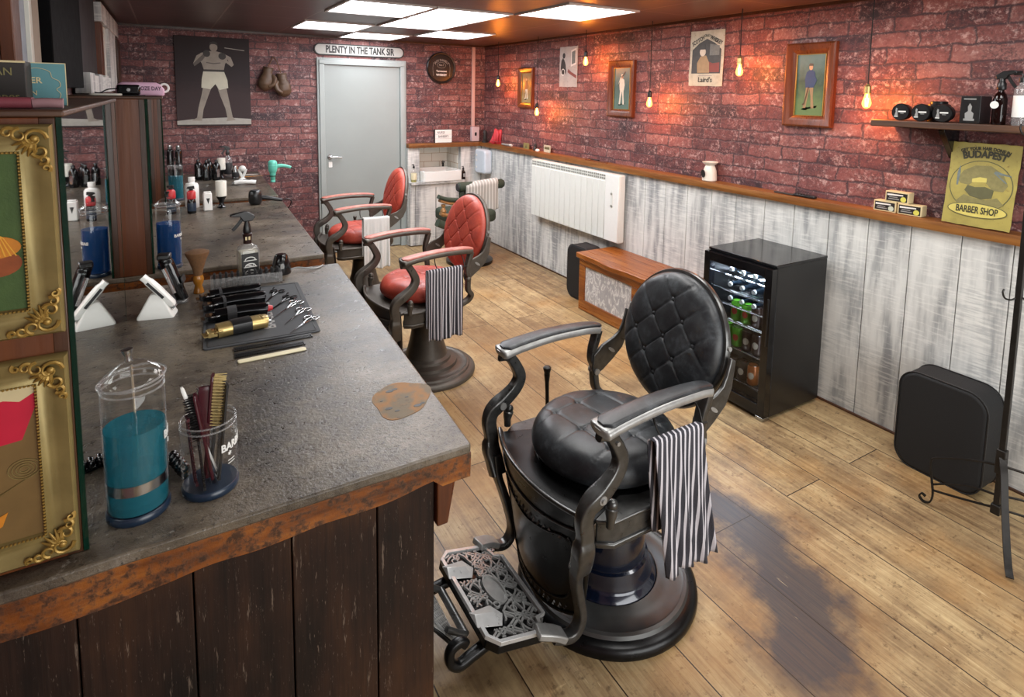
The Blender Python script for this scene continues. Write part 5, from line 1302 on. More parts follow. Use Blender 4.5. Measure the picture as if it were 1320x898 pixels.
# boxing gloves
t = wb('boxing_gloves', 'pair of worn brown leather boxing gloves hanging beside the door', 'boxing gloves', .93, 1.97, y=YB+.002)
for s, dz, rz_ in ((-1, 0, .18), (1, -.055, -.12)):
    M = Matrix.Translation((s*.058, -.068, -.03+dz)) @ Matrix.Rotation(rz_, 4, 'Y')
    b = MB(M)
    def gl(u, v):
        a = 2*PI*u; q = v
        prof = [(0, .040), (.10, .044), (.22, .042), (.36, .052), (.52, .066), (.70, .070), (.84, .060), (.94, .038), (1, .0)]
        for (p0, r0), (p1, r1) in zip(prof, prof[1:]):
            if q <= p1+1e-9: k_ = (q-p0)/(p1-p0); k_ = k_*k_*(3-2*k_); r = r0+(r1-r0)*k_; break
        return (r*math.cos(a)*1.02, r*.82*math.sin(a)-.012*math.sin(q*PI), -.235*q+.0)
    b.grid(gl, 28, 30); g1 = b.build('glove', 'glove leather', t, angle=80)
    b = MB(M); b.sweep(smoothpath([(-s*.045, -.022, -.075), (-s*.070, -.040, -.105), (-s*.064, -.046, -.150), (-s*.035, -.050, -.178)], 6), ROUND, [(.034+.010*math.sin(i/18*PI), .038+.008*math.sin(i/18*PI)) for i in range(19)]); b.ball((-s*.035, -.050, -.178), .020, 12); b.build('thumb', 'glove leather', g1, angle=80)
    b = MB(M); loop = [(.0455*math.cos(a), .038*math.sin(a), -.004) for a in [2*PI*i/24 for i in range(24)]]; b.sweep(loop, ROUND, [(.010, .012)]*24, closed=True); b.build('cuff_rim', 'glove leather', g1)
b = MB(); b.tube(smoothpath([(-.058, -.05, -.03), (-.02, -.03, .05), (0, -.01, .075), (.025, -.03, .03), (.058, -.05, -.08)], 6), .004, 8); b.build('lace', 'bristle', t)
b = MB(); b.cyl((0, 0, .075), (0, -.018, .075), .005, seg=8); b.build('nail', 'black iron', t)
# road sign over the door
t = wb('road_sign', 'long rounded grey sign above the grey door', 'sign', 1.79, 2.148)
b = MB(); b.prism(rrect(.955, .122, .060, 8), 0, .014, Matrix.Rotation(PI/2, 4, 'X')); b.build('sign_board', 'black print', t, bevel=.002)
b = MB(); b.prism(rrect(.930, .098, .048, 8), .0142, .0155, Matrix.Rotation(PI/2, 4, 'X')); b.build('sign_face', 'sign grey', t)
text('PLENTY IN THE TANK SIR', .100, 'black print', t, (0, -.0165, -.001), sx=.63, bold=.0035)
# round whiskey sign
t = wb('round_sign', 'round black whiskey sign on the brick wall right of the door', 'sign', 2.705, 2.002)
b = MB(); b.lathe([(0, 0), (.172, 0), (.176, .006), (.176, .030), (.168, .038), (.156, .036), (.150, .026), (0, .026)], 64, Matrix.Rotation(PI/2, 4, 'X')); b.build('sign_dish', 'black plastic', t)
text("JACK DANIEL'S", .034, 'grey print', t, (0, -.0268, .088), arc=.105, bold=.0006, sx=.85)
b = MB(); b.sweep([(.052*math.cos(a), -.027, .032+.032*math.sin(a)) for a in [2*PI*i/32 for i in range(32)]], RECT, [(.003, .001)]*32, up=(0,1,0), closed=True); b.build('oval_ring', 'grey print', t)
text('No.7', .030, 'grey print', t, (0, -.0268, .033), bold=.0006); text('Tennessee', .030, 'white print', t, (0, -.0268, -.035), bold=.0006); text('WHISKEY', .032, 'white print', t, (0, -.0268, -.078), bold=.0010, sx=.95)
for s in (-1, 1):
    b = MB(); b.sweep([(s*.095, -.027, .06), (s*.105, -.027, .0), (s*.100, -.027, -.09)], RECT, [(.0025, .001)]*3, up=(0,1,0)); b.build('side_flourish', 'grey print', t)
# small light box with letters
t = wb('letter_light_box', 'small white letter light box standing on the back ledge', 'light box', 2.712, 1.153, y=6.345)
MB().box((-.105, -.035, 0), (.105, 0, .155)).build('box_case', 'black plastic', t, bevel=.002); MB().box((-.100, -.0365, .004), (.104, -.0352, .151)).build('box_face', 'white plastic', t)
text('NURSE', .038, 'black print', t, (-.03, -.0372, .118), sx=.8); text("BARBER'S", .038, 'black print', t, (0, -.0372, .072), sx=.8)
for z in (.048, .096): MB().box((-.098, -.0375, z-.001), (.102, -.0366, z+.001)).build('letter_rail', 'grey print', t)

# ============================================================ sink corner
t = thing('sink_cabinet', 'whitewashed board cabinet under the white sink', 'cabinet', (2.287, 6.20, 0))
b = MB(); 
for i, (a, c) in enumerate(((.0, .06), (.063, .30), (.303, .55), (.553, .64))): b.box((a, .03 if 0 < i < 3 else .035, .01), (c, .099, .70))
b.build('front_boards', 'limewash', t, bevel=.002, smooth=False)
MB().box((-.0, .0, .702), (.645, .175, .728)).build('cabinet_top', 'limewash', t, bevel=.003)
MB().box((.302, .026, .05), (.304, .0345, .66)).build('door_gap', 'charcoal', t)
t = thing('sink_basin', 'white rectangular ceramic sink in the tiled alcove', 'sink', (2.43, 6.19, .7285))
SW, SD, SH = .47, .42, .115; o_ = rrect(SW, SD, .03, 6, SW/2, SD/2); i_ = rrect(SW-.05, SD-.05, .03, 6, SW/2, SD/2); i2 = rrect(SW-.09, SD-.09, .03, 6, SW/2, SD/2); n = len(o_)
b = MB(); b.add([(x, y, 0) for x, y in o_]+[(x, y, SH) for x, y in o_]+[(x, y, SH) for x, y in i_]+[(x, y, .02) for x, y in i2],
      [tuple(range(n))[::-1]]+[(k_*n+i, k_*n+(i+1)%n, (k_+1)*n+(i+1)%n, (k_+1)*n+i) for k_ in range(3) for i in range(n)]+[tuple(3*n+i for i in range(n))]); b.build('basin', 'white ceramic', t, bevel=.004, bseg=2)
b = MB(); b.cyl((.40, .40, SH), (.40, .40, SH+.05), .012); b.tube(smoothpath([(.40, .40, SH+.045), (.38, .36, SH+.07), (.34, .28, SH+.055)], 5), .009); b.box((.385, .385, SH+.048), (.415, .415, SH+.062)); b.build('tap', 'black plastic', t)
t = thing('soap_bottle', 'clear pump bottle of yellow soap left of the sink', 'soap bottle', (2.335, 6.255, .7285))
MB().lathe([(0, 0), (.030, 0), (.032, .004), (.032, .115), (.020, .135), (.011, .145), (.011, .155)], 24).build('bottle', 'glass', t)
MB().lathe([(0, .003), (.029, .003), (.029, .045), (0, .045)], 24).build('soap', 'pale soap', t)
MB().lathe([(.0325, .03), (.0328, .031), (.0328, .10), (.0325, .101)], 24).build('paper_label', 'warm white', t)
b = MB(); b.lathe([(0, .155), (.012, .155), (.013, .175), (.006, .18), (.005, .20), (0, .20)], 14); b.cyl((0, 0, .197), (-.025, -.01, .194), .005); b.build('pump', 'black plastic', t)
t = thing('dark_bottle', 'small dark brown pump bottle right of the sink', 'bottle', (2.925+.01, 6.245, .7285))
MB().lathe([(0, 0), (.024, 0), (.026, .004), (.026, .085), (.012, .10), (.010, .115), (0, .115)], 20).build('bottle', 'amber bottle', t); b = MB(); b.lathe([(0, .115), (.011, .115), (.011, .135), (.004, .14), (.004, .155), (0, .155)], 12); b.cyl((0, 0, .152), (-.02, -.005, .150), .004); b.build('pump', 'black plastic', t)
MB().box((-.012, -.0275, .03), (.012, -.0262, .07)).build('paper_label', 'grey print', t)

# antique green chair
t = thing('antique_chair', 'antique dark green chair with gilt carved arm, behind the middle red chair', 'chair', (2.625, 5.42, 0))
b = MB(); b.lathe([(0, 0), (.24, 0), (.24, .03), (.10, .06), (.055, .12), (.05, .40), (.12, .44), (0, .44)], 36); b.build('pedestal', 'dark casting', t)
b = MB(); b.prism(rrect(.52, .46, .08, 6, -.05, 0), .44, .56); b.build('seat', 'green velvet', t, bevel=.04, bseg=4)
b = MB(); b.prism([(.08, -.10), (.13, -.10), (.13, .10), (.08, .10)], .50, .76); b.build('backrest', 'green velvet', t, bevel=.015)
for s in (-1,):
    yy = s*.25
    b = MB(); b.sweep(smoothpath([(-.45, yy, .748), (-.36, yy, .716), (-.18, yy, .694), (-.10, yy, .69), (-.02, yy, .692)], 6), ROUND, [(.07, .040)]*25, up=(0,0,1)); b.build('arm_pad', 'green velvet', t, angle=60)
    b = MB(); b.sweep(smoothpath([(-.44, yy, .712), (-.35, yy, .680), (-.18, yy, .658), (-.10, yy, .656), (-.02, yy, .658)], 6), ROUND, [(.055, .030)]*25, up=(0,0,1)); b.sweep(smoothpath([(-.43, yy, .585), (-.33, yy, .555), (-.16, yy, .535), (-.10, yy, .53), (-.02, yy, .53)], 6), ROUND, [(.055, .034)]*25, up=(0,0,1)); b.build('gilt_rail', 'gilt carving', t, angle=60)
    for i in range(4):
        xx = -.40+i*.098; z0 = .555-.02*min(1, i*.6)
        b = MB(); b.lathe([(0, 0), (.022, 0), (.014, .014), (.020, .030), (.030, .050), (.024, .068), (.012, .085), (.022, .100), (.022, .115), (0, .115)], 14, c=(xx, yy, z0)); b.build('baluster', 'ceramic' if i in (1, 2) else 'gilt carving', t)
    b = MB(); b.sweep(smoothpath([(-.46, yy, .500), (-.38, yy, .465), (-.24, yy, .440), (-.05, yy, .43), (.06, yy, .43)], 6), ROUND, [(.09, .075)]*25, up=(0,0,1)); b.build('side_bolster', 'green velvet', t, angle=60)
b = MB(); b.cyl((-.16, -.06, .79), (.34, -.06, .80), .048, .048, 24); rl = b.build('head_roll', 'green velvet', t, bevel=.01)
for x_ in (-.165, .345): MB().cyl((x_-.006, -.06, .79 if x_ < 0 else .80), (x_+.006, -.06, .79 if x_ < 0 else .80), .038, seg=18).build('roll_cap', 'charcoal', rl)
b = MB(); b.prism([(-.15, .74), (-.10, .74), (-.095, .60), (-.14, .60)], .045, .075, Matrix.Rotation(PI/2, 4, 'X')); b.build('head_roll_stay', 'green velvet', t, bevel=.006)
t = thing('grey_towel', 'grey and white striped towel draped over the green chair head roll', 'grey towel', (2.715, 5.36, .795))
b = MB(); Lr = .052
def gt(u, v):
    s = v*.62; x = (u-.5)*.36
    if s < .20: y, z = Lr, -(.20-s)
    elif s < .20+PI*Lr: a = (s-.20)/Lr; y, z = Lr*math.cos(a), Lr*math.sin(a)
    else: y, z = -Lr, -(s-.20-PI*Lr)
    d = max(0, -z)/.25
    return (x+.008*math.sin(v*7), y+.010*d*math.sin(u*14)*(1 if y < 0 else .3), z+.016*(x)/.18+.01*d*math.sin(u*6))
b.grid(gt, 40, 50); b.build('towel_cloth', 'grey striped towel', t, solid=.004, angle=80)

# ============================================================ things on the worktops
def cyl_text(body, size, mat, parent, r, z, ang, name='lettering', sx=1.0, bold=.0004):
    """lettering wrapped around an upright cylinder of radius r; ang = 0 faces -Y, positive turns towards +X"""
    o = text(body, size, mat, parent, (0, 0, 0), name, rot=(0, 0, 0), sx=sx, bold=bold)
    for v in o.data.vertices:
        a = v.co.x/r+ang; rr = r+v.co.z+.0004; y = v.co.y
        v.co = (rr*math.sin(a), -rr*math.cos(a), z+y)
    return o
def rinse_jar(name, lab, cat, loc, r, h, liq, liqmat, lid=True, tilt=0, base='blue base', rod=True):
    t = thing(name, lab, cat, loc)
    MB().lathe([(0, 0), (r*.98, 0), (r*1.02, .004), (r*1.02, .012), (r*.96, .016), (0, .016)], 40).build('base', base, t)
    b = MB(); b.lathe([(r*.96, .017), (r, .022), (r, h-.022), (r*.965, h-.016), (r*.965, h-.010), (r*1.0, h-.006), (r*1.0, h), (r*.95, h)], 48); b.build('jar_glass', 'glass', t, label='clear glass jar')
    for zz, rr in ((h-.002, r*.975), (h-.013, r*.975)):
        q = MB(); q.sweep([(rr*math.cos(a_), rr*math.sin(a_), zz) for a_ in [2*PI*k_/40 for k_ in range(40)]], ROUND, [(.0035, .003)]*40, closed=True); q.build('glass_rim', 'acrylic', t)
    if liq:
        MB().lathe([(0, .018), (r*.93, .018), (r*.955, .024), (r*.955, liq), (0, liq)], 40).build('rinse_liquid', liqmat, t)
    if lid:
        M = Matrix.Translation((0, 0, h+.001)) @ Matrix.Rotation(tilt, 4, 'Y')
        b = MB(M); b.lathe([(r*1.04, 0), (r*1.06, .003), (r*1.04, .007), (r*.80, .018), (r*.45, .030), (.008, .036), (0, .036)], 48); l = b.build('lid', 'glass', t, label='clear shallow cone lid')
        q = MB(M); q.sweep([(r*1.05*math.cos(a_), r*1.05*math.sin(a_), .003) for a_ in [2*PI*k_/40 for k_ in range(40)]], ROUND, [(.004, .004)]*40, closed=True); q.build('lid_rim', 'acrylic', l)
        b = MB(M); b.lathe([(.006, .036), (.007, .040), (.005, .046), (.009, .056), (.010, .060), (0, .061)], 18); b.build('lid_knob', 'steel' if r > .05 else 'black plastic', l)
        if rod:
            b = MB(); b.cyl((0, 0, h+.03), (.004, 0, .045), .0022, seg=8); b.build('lifting_rod', 'chrome', l)
    return t
# big jar at the front edge
t = rinse_jar('disinfectant_jar', 'tall glass jar of teal liquid at the front edge of the nearest counter', 'jar', (-.075, 1.292, ZT), .0525, .262, .175, 'jar liquid', tilt=-.10)
b = MB(); b.lathe([(.0507, .058), (.0513, .058), (.0513, .078), (.0507, .078)], 40); bk = b.build('basket_band', 'steel', t, label='steel band of the lifting basket')
for a in (1.0, 2.6, 4.2): MB().cyl((.047*math.cos(a), .047*math.sin(a), .030), (.047*math.cos(a), .047*math.sin(a), .075), .001, seg=6).build('basket_wire', 'chrome', bk)
MB().lathe([(0, .030), (.046, .030), (.046, .032), (0, .032)], 30).build('basket_floor', 'steel', bk)
cyl_text('BARBICIDE', .022, 'white print', t, .0527, .150, 2.0, sx=.9, bold=.0006); cyl_text('*', .02, 'white print', t, .0527, .128, 1.45)
# comb jar
t = rinse_jar('comb_jar', 'short open glass jar holding brushes and combs, right of the teal jar', 'jar', (.048, 1.302, ZT), .0515, .150, 0, None, lid=False)
cyl_text('BARBICIDE', .021, 'white print', t, .0517, .098, 1.25, sx=.9, bold=.0006); cyl_text('*', .018, 'white print', t, .0517, .080, .72)
for k in range(2): MB().lathe([(.0518, 0), (.0520, 0), (.0520, .002), (.0518, .002)], 6, Matrix.Translation((0, 0, 0))) if 0 else None
for i, z in enumerate((.072, .066)): cyl_text('- - - -' if 0 else '____', .008, 'white print', t, .0517, z, .80, name='small_print')
def held(name, lab, cat, base, tip, parts):
    """something standing in the jar; built along local Z"""
    p0 = Vector(base); d = Vector(tip)-p0
    o = thing(name, lab, cat, p0); o.rotation_euler = d.to_track_quat('Z', 'Y').to_euler(); L = d.length
    parts(o, L); return o
jx, jy = .048, 1.302
def brush_parts(hmat, bmat, w, hh):
    def f(o, L):
        b = MB(); b.sweep(smoothpath([(0, 0, 0), (0, 0, L*.4), (0, 0, L*.55), (0, 0, L*.9), (0, 0, L)], 4), ROUND, [(.009, .006)]*4+[(.010, .006)]*4+[(w, .007)]*7+[(w*.8, .006)]*2, up=(0, 1, .0001)); b.build('handle', hmat, o)
        b = MB(); rn = random.Random(1)
        for i in range(16):
            for j in range(4):
                z = L*.52+(L*.46)*i/15; x = (j-1.5)*w*.24
                b.cyl((x, -.003, z), (x*1.5+rn.uniform(-.001, .001), -.003-hh, z+rn.uniform(-.001, .001)), .0016, .0009, 5)
        q = b.build('bristles', bmat, o); q['kind'] = 'stuff'
    return f
held('styling_brush', 'dark red brush with black bristles in the comb jar, leftmost of the red ones', 'brush', (jx+.004, jy-.01, ZT+.02), (jx-.022, jy-.006, ZT+.205), brush_parts('wine plastic', 'black plastic', .024, .017))
held('styling_brush', 'dark red brush with pale bristles, tallest in the comb jar', 'brush', (jx-.01, jy+.012, ZT+.02), (jx+.012, jy+.008, ZT+.232), brush_parts('wine plastic', 'pale bristle', .024, .022))
held('styling_brush', 'dark red brush with black bristles in the middle of the comb jar', 'brush', (jx-.004, jy, ZT+.02), (jx-.004, jy+.006, ZT+.212), brush_parts('wine plastic', 'black plastic', .024, .017))
held('neck_brush', 'white handled spatula sticking out of the comb jar to the left', 'brush', (jx+.015, jy+.0, ZT+.02), (jx-.044, jy+.0, ZT+.222), lambda o, L: MB().sweep([(0, 0, 0), (0, 0, L*.7), (0, 0, L*.85), (0, 0, L*.97), (0, 0, L)], ROUND, [(.006, .004), (.008, .005), (.015, .007), (.013, .007), (.006, .004)], up=(0, 1, .0001)).build('handle', 'white plastic', o))
def comb_parts(mat, w=.030, n=34):
    def f(o, L):
        b = MB(); b.box((-w/2, -.0025, 0), (-w/2+w*.36, .0025, L)); b.build('comb_spine', mat, o, bevel=.001)
        b = MB()
        b.box((-w/2, -.0025, 0), (w/2, .0025, .006)); b.box((-w/2, -.0025, L-.006), (w/2, .0025, L))
        for i in range(n): z = .008+(L-.016)*i/n; b.box((-w/2+w*.36, -.0012, z), (w/2, .0012, z+(L-.016)/n*.55))
        q = b.build('comb_teeth', mat, o, smooth=False); q['kind'] = 'stuff'
    return f
held('jar_comb', 'black comb standing at the right side of the comb jar', 'comb', (jx+.012, jy-.008, ZT+.02), (jx+.034, jy-.004, ZT+.215), comb_parts('black plastic'))
held('jar_comb', 'black wide-toothed comb leaning inside the comb jar, behind the others', 'comb', (jx+.0, jy+.026, ZT+.02), (jx+.020, jy+.028, ZT+.200), comb_parts('charcoal', .034, 20))
held('jar_comb', 'short black comb low inside the comb jar, at the front of the glass', 'comb', (jx-.012, jy-.030, ZT+.02), (jx-.020, jy-.030, ZT+.125), comb_parts('black plastic', .028, 18))
held('jar_comb', 'dark red comb at the left inside edge of the comb jar', 'comb', (jx-.026, jy-.012, ZT+.02), (jx-.037, jy-.014, ZT+.165), comb_parts('wine plastic', .020, 22))
# hair claw clips between the jars
for i, (x, y, a, lab) in enumerate(((-.008, 1.392, .3, 'black ribbed hair clip lying between the two front jars'), (-.112, 1.475, 1.2, 'black ribbed hair clip by the mirror behind the teal jar'))):
    t = thing('hair_clip', lab, 'hair clip', (x, y, ZT), group='black ribbed hair clips')
    t.rotation_euler = (0, 0, a)
    b = MB()
    for k in range(5): b.ball((.0, -.032+k*.016, .016), .0085, 10, (1.6, 1, 1.7))
    b.build('clip_ribs', 'black gloss', t); b = MB(); b.box((-.006, -.045, 0), (.006, .045, .008)); b.build('clip_spine', 'black gloss', t, bevel=.002)
# whiskey-bottle sprayer
t = thing('spray_bottle', 'square clear bottle with black label and trigger sprayer, back of nearest counter', 'spray bottle', (.278, 2.757, ZT), 8)
b = MB()
def rect_lathe(b, secs):
    n = None; vs = []; fs = []
    for w, d, r, z in secs:
        p = rrect(w, d, r, 4); n = len(p); vs += [(x, y, z) for x, y in p]
    for k in range(len(secs)-1):
        for i in range(n): fs.append((k*n+i, k*n+(i+1)%n, (k+1)*n+(i+1)%n, (k+1)*n+i))
    fs += [tuple(range(n))[::-1], tuple((len(secs)-1)*n+i for i in range(n))]; return b.add(vs, fs)
rect_lathe(b, [(.074, .060, .012, 0), (.082, .066, .014, .004), (.082, .066, .014, .120), (.074, .058, .016, .136), (.040, .036, .014, .146), (.032, .032, .0155, .150), (.032, .032, .0155, .168)])
b.build('bottle', 'acrylic', t); 
b = MB(); rect_lathe(b, [(.072, .056, .011, .005), (.072, .056, .011, .118)]); b.build('water', clear('water', '#e8e6d8', .3, .02, '#dedac6', .55), t)
flat([(-.034, .010), (.034, .010), (.034, .112), (-.034, .112)], 'black print', t, 'bottle_label', y=-.0345)
for z in (.084, .056, .028):
    b = MB(); b.sweep([(.020*math.cos(a), -.0352, z+.012*math.sin(a)) for a in [PI*i/14 for i in range(15)]], RECT, [(.0035, .0008)]*15, up=(0,1,0)); b.box((-.026, -.0356, z-.004), (.026, -.0348, z-.001)); b.build('label_arch', 'white print', t)
text('No.7', .015, 'white print', t, (0, -.0353, .061), bold=.0004)
b = MB(); b.lathe([(.0165, .150), (.0175, .152), (.0165, .168), (.0185, .180), (.020, .192), (.0165, .196)], 24); cl = b.build('neck_sleeve', plain('sleeve brown', '#2a1512', .3, var=.2), t)
for a in (.2, -.5): b = MB(); b.box((.019*math.sin(a)-.004, -.0205, .168), (.019*math.sin(a)+.003, -.0175, .182)); b.build('sleeve_print', 'cream print', cl)
b = MB(); b.lathe([(.016, .196), (.017, .200), (.0155, .222), (.011, .236), (.009, .246), (0, .246)], 20); b.build('collar', 'black plastic', t)
b = MB(); b.prism([(.020, .246), (.034, .262), (.030, .270), (-.002, .290), (-.030, .288), (-.066, .280), (-.066, .272), (-.028, .268), (-.016, .246)], -.009, .009, Matrix.Rotation(PI/2, 4, 'X')); b.build('spray_head', 'black plastic', t, bevel=.003)
b = MB(); b.sweep(smoothpath([(-.016, 0, .266), (-.024, 0, .250), (-.042, 0, .228), (-.058, 0, .212)], 4), RECT, [(.013, .014-.0007*i) for i in range(13)], up=(0, 1, .0001)); b.build('trigger', 'black plastic', t, bevel=.002)
# glossy black dome with cable
t = thing('charging_cup', 'glossy black tapered charger cup with a grey cable at the back of the nearest counter', 'charger', (.410, 2.752, ZT))
MB().lathe([(0, 0), (.040, 0), (.042, .006), (.038, .040), (.028, .078), (.022, .086), (0, .088)], 32).build('cup', 'black gloss', t)
b = MB(); b.box((-.010, -.041, .028), (.004, -.033, .050)); b.build('emblem', 'grey print', t, bevel=.002)
b = MB(); b.tube(smoothpath([(.038, 0, .012), (.07, .0, .016), (.12, -.02, .010), (.16, .0, .004), (.185, .03, .004)], 6), .0035, 8); b.build('cable', 'grey print', t)
# shaving brush
t = thing('shaving_brush', 'shaving brush with fanned brown bristles and an amber handle', 'shaving brush', (.083, 2.63, ZT))
MB().lathe([(0, 0), (.018, 0), (.020, .003), (.016, .018), (.013, .032), (.019, .046), (.020, .060), (.016, .072), (0, .074)], 28).build('handle', 'amber handle', t)
b = MB(); b.lathe([(.0145, .072), (.019, .095), (.030, .130), (.042, .158), (.043, .166), (.030, .172), (0, .174)], 40); b.build('bristles', 'bristle', t)
# white trimmer on its wedge stand, black and chrome shaver behind
def trimmer_stand(t, m='white plastic'):
    b = MB(); rect_lathe(b, [(.115, .075, .010, 0), (.115, .075, .010, .006), (.040, .040, .008, .078), (.030, .030, .008, .082)]); b.build('wedge_stand', m, t)
    M = Matrix.Translation((0, -.006, .088)) @ Matrix.Rotation(math.radians(50), 4, 'Y')
    b = MB(M); b.sweep(smoothpath([(-.070, 0, .008), (-.03, 0, .010), (.02, 0, .010), (.075, 0, .008)], 4), ROUND, [(.036, .020)]*3+[(.038, .026)]*5+[(.036, .024)]*4+[(.030, .014)], up=(0,0,1)); tr = b.build('trimmer_body', m, t)
    b = MB(M); b.box((-.045, -.0195, .004), (.03, -.0175, .013)); b.build('side_groove', 'charcoal', tr)
    b = MB(M); b.box((.072, -.015, .003), (.082, .015, .012)); b.build('trimmer_blade', 'steel', tr)
t = thing('beard_trimmer', 'white beard trimmer lying slanted on its white wedge stand by the first mirror', 'trimmer', (-.055, 2.425, ZT), -12); trimmer_stand(t)
t = thing('electric_shaver', 'black and chrome electric shaver standing behind the white trimmer', 'shaver', (.005, 2.545, ZT), -10)
b = MB(); b.prism(rrect(.075, .060, .018, 5), 0, .014); b.build('charging_foot', 'acrylic', t, bevel=.004)
b = MB(); b.sweep(smoothpath([(.022, 0, .012), (.008, 0, .055), (-.008, 0, .105), (-.024, 0, .150), (-.034, 0, .175)], 5), ROUND, [(.040, .036)]*6+[(.044, .040)]*6+[(.046, .038)]*5+[(.044, .028)]*4, up=(0, 1, .0001)); sb = b.build('shaver_body', 'black gloss', t, angle=60)
b = MB(); b.sweep(smoothpath([(-.002, -.018, .045), (-.018, -.020, .095), (-.034, -.019, .140)], 5), ROUND, [(.016, .020)]*11, up=(0, 1, .0001)); b.build('chrome_front', 'chrome', sb)
b = MB(); b.box((-.055, -.022, .172), (-.012, .022, .192)); b.build('shaver_head', 'black plastic', sb, bevel=.005)
b = MB(); b.prism(rrect(.026, .060, .01, 4), 0, .006, Matrix.Translation((.022, .004, .09)) @ Matrix.Rotation(math.radians(75), 4, 'Y')); b.build('spare_blade', 'charcoal', t, bevel=.002)

# ---- rubber mat with clippers, scissors
mat_rot = math.radians(-3)
t = thing('barber_mat', 'dark grey rubber mat on the nearest counter holding clippers and scissors', 'mat', (.258, 2.298, ZT)); t.rotation_euler = (0, 0, mat_rot)
b = MB(); b.prism(rrect(.350, .575, .012, 4), .0003, .005); b.build('mat_sheet', 'mat grey', t, bevel=.001)
b = MB(); loop = [(x, y, .0052) for x, y in rrect(.325, .550, .008, 3)]; b.sweep(loop, RECT, [(.004, .0025)]*len(loop), closed=True, up=(0,0,1)); b.build('raised_border', 'charcoal', t)
text('BARBER STS', .052, 'grey print', t, (.028, -.060, .0056), rot=(0, 0, PI/2), sx=1.0, bold=.0012)
ZM = ZT+.0056
def clipper(lab, y, x, body, head, kind, rz=0, L=.185, grp='hair clippers lying on the mat'):
    t = thing('hair_clipper', lab, 'clipper', (x, y, ZM), rz, group=grp)
    # local X: blade at -L/2, cord end at +L/2
    pts = smoothpath([(-L*.34, 0, .020), (-L*.15, 0, .021), (.05*L, 0, .022), (.28*L, 0, .021), (.46*L, 0, .019), (.5*L, 0, .018)], 4)
    n = len(pts); sc = [(.050+.008*math.sin(i/n*PI)-(.012 if i > n-3 else 0), .042-.004*i/n-(.010 if i > n-3 else 0)) for i in range(n)]
    b = MB(); b.sweep(pts, ROUND, sc, up=(0,0,1)); bo = b.build('clipper_body', body, t, angle=60)
    b = MB(); b.prism([(-L*.34, -.021), (-L*.34, .021), (-L*.46, .021), (-L*.5, .018), (-L*.5, -.018), (-L*.46, -.021)], .008, .026); b.build('clipper_head', head, t, bevel=.003)
    b = MB()
    for i in range(15): b.box((-L*.5-.012, -.019+i*.0027, .012), (-L*.5+.004, -.0175+i*.0027, .015))
    b.box((-L*.5, -.021, .010), (-L*.46, .021, .019)); q = b.build('clipper_blade', 'steel' if kind != 'gold' else 'brass', t, smooth=False)
    b = MB(); b.tube(smoothpath([(-L*.40, -.020, .022), (-L*.36, -.030, .026), (-L*.28, -.028, .026)], 4), .0035, 8); b.build('taper_lever', 'steel' if kind != 'gold' else 'brass', t)
    b = MB(); b.cyl((-L*.40, 0, .026), (-L*.40, 0, .030), .006, seg=14); b.build('screw', 'copper screw', t)
    if kind == 'gold':
        b = MB(); b.sweep([(x_, 0, .0215) for x_ in (-.02, -.005, .025, .040)], ROUND, [(.060, .046)]*4, up=(0,0,1)); b.build('grip_sleeve', 'black plastic', bo)
        b = MB(); b.cyl((.5*L, 0, .018), (.5*L+.012, 0, .018), .009, seg=14); b.build('cord_port', 'steel', bo)
        for q_ in range(3): MB().sweep([(.052+q_*.010, 0, .0205), (.056+q_*.010, 0, .0205)], ROUND, [(.056, .041)]*2, up=(0,0,1)).build('body_rib', 'brass', bo)
    elif kind == 'red':
        b = MB(); b.cyl((.49*L, 0, .018), (.49*L+.020, 0, .017), .013, .008, 14); b.build('red_cap', 'red label', bo, label='red end cap')
        b = MB(); b.sweep([(-.03, 0, .0212), (.0, 0, .0215)], ROUND, [(.060, .044)]*2, up=(0,0,1)); b.build('grip_sleeve', 'charcoal', bo)
    else:
        b = MB(); b.sweep([(-.04, 0, .0212), (-.03, 0, .0215)], ROUND, [(.060, .044)]*2, up=(0,0,1)); b.build('grip_sleeve', 'charcoal', bo)
    return t
plain('black chrome', '#1a1a1c', .12, .7, var=.1, bump=0)
clipper('glossy black hair clipper at the far end of the mat', 2.492, .185, 'black chrome', 'black gloss', 'a', 3, .21)
clipper('glossy black hair clipper second from the far end of the mat, steel lever showing', 2.385, .190, 'black chrome', 'black plastic', 'b', 4, .21)
clipper('black hair clipper with a red end cap', 2.255, .185, 'black chrome', 'black gloss', 'red', 0, .20)
clipper('gold coloured hair clipper with a black grip, nearest on the mat', 2.115, .175, 'brass', 'brass', 'gold', 9, .185)
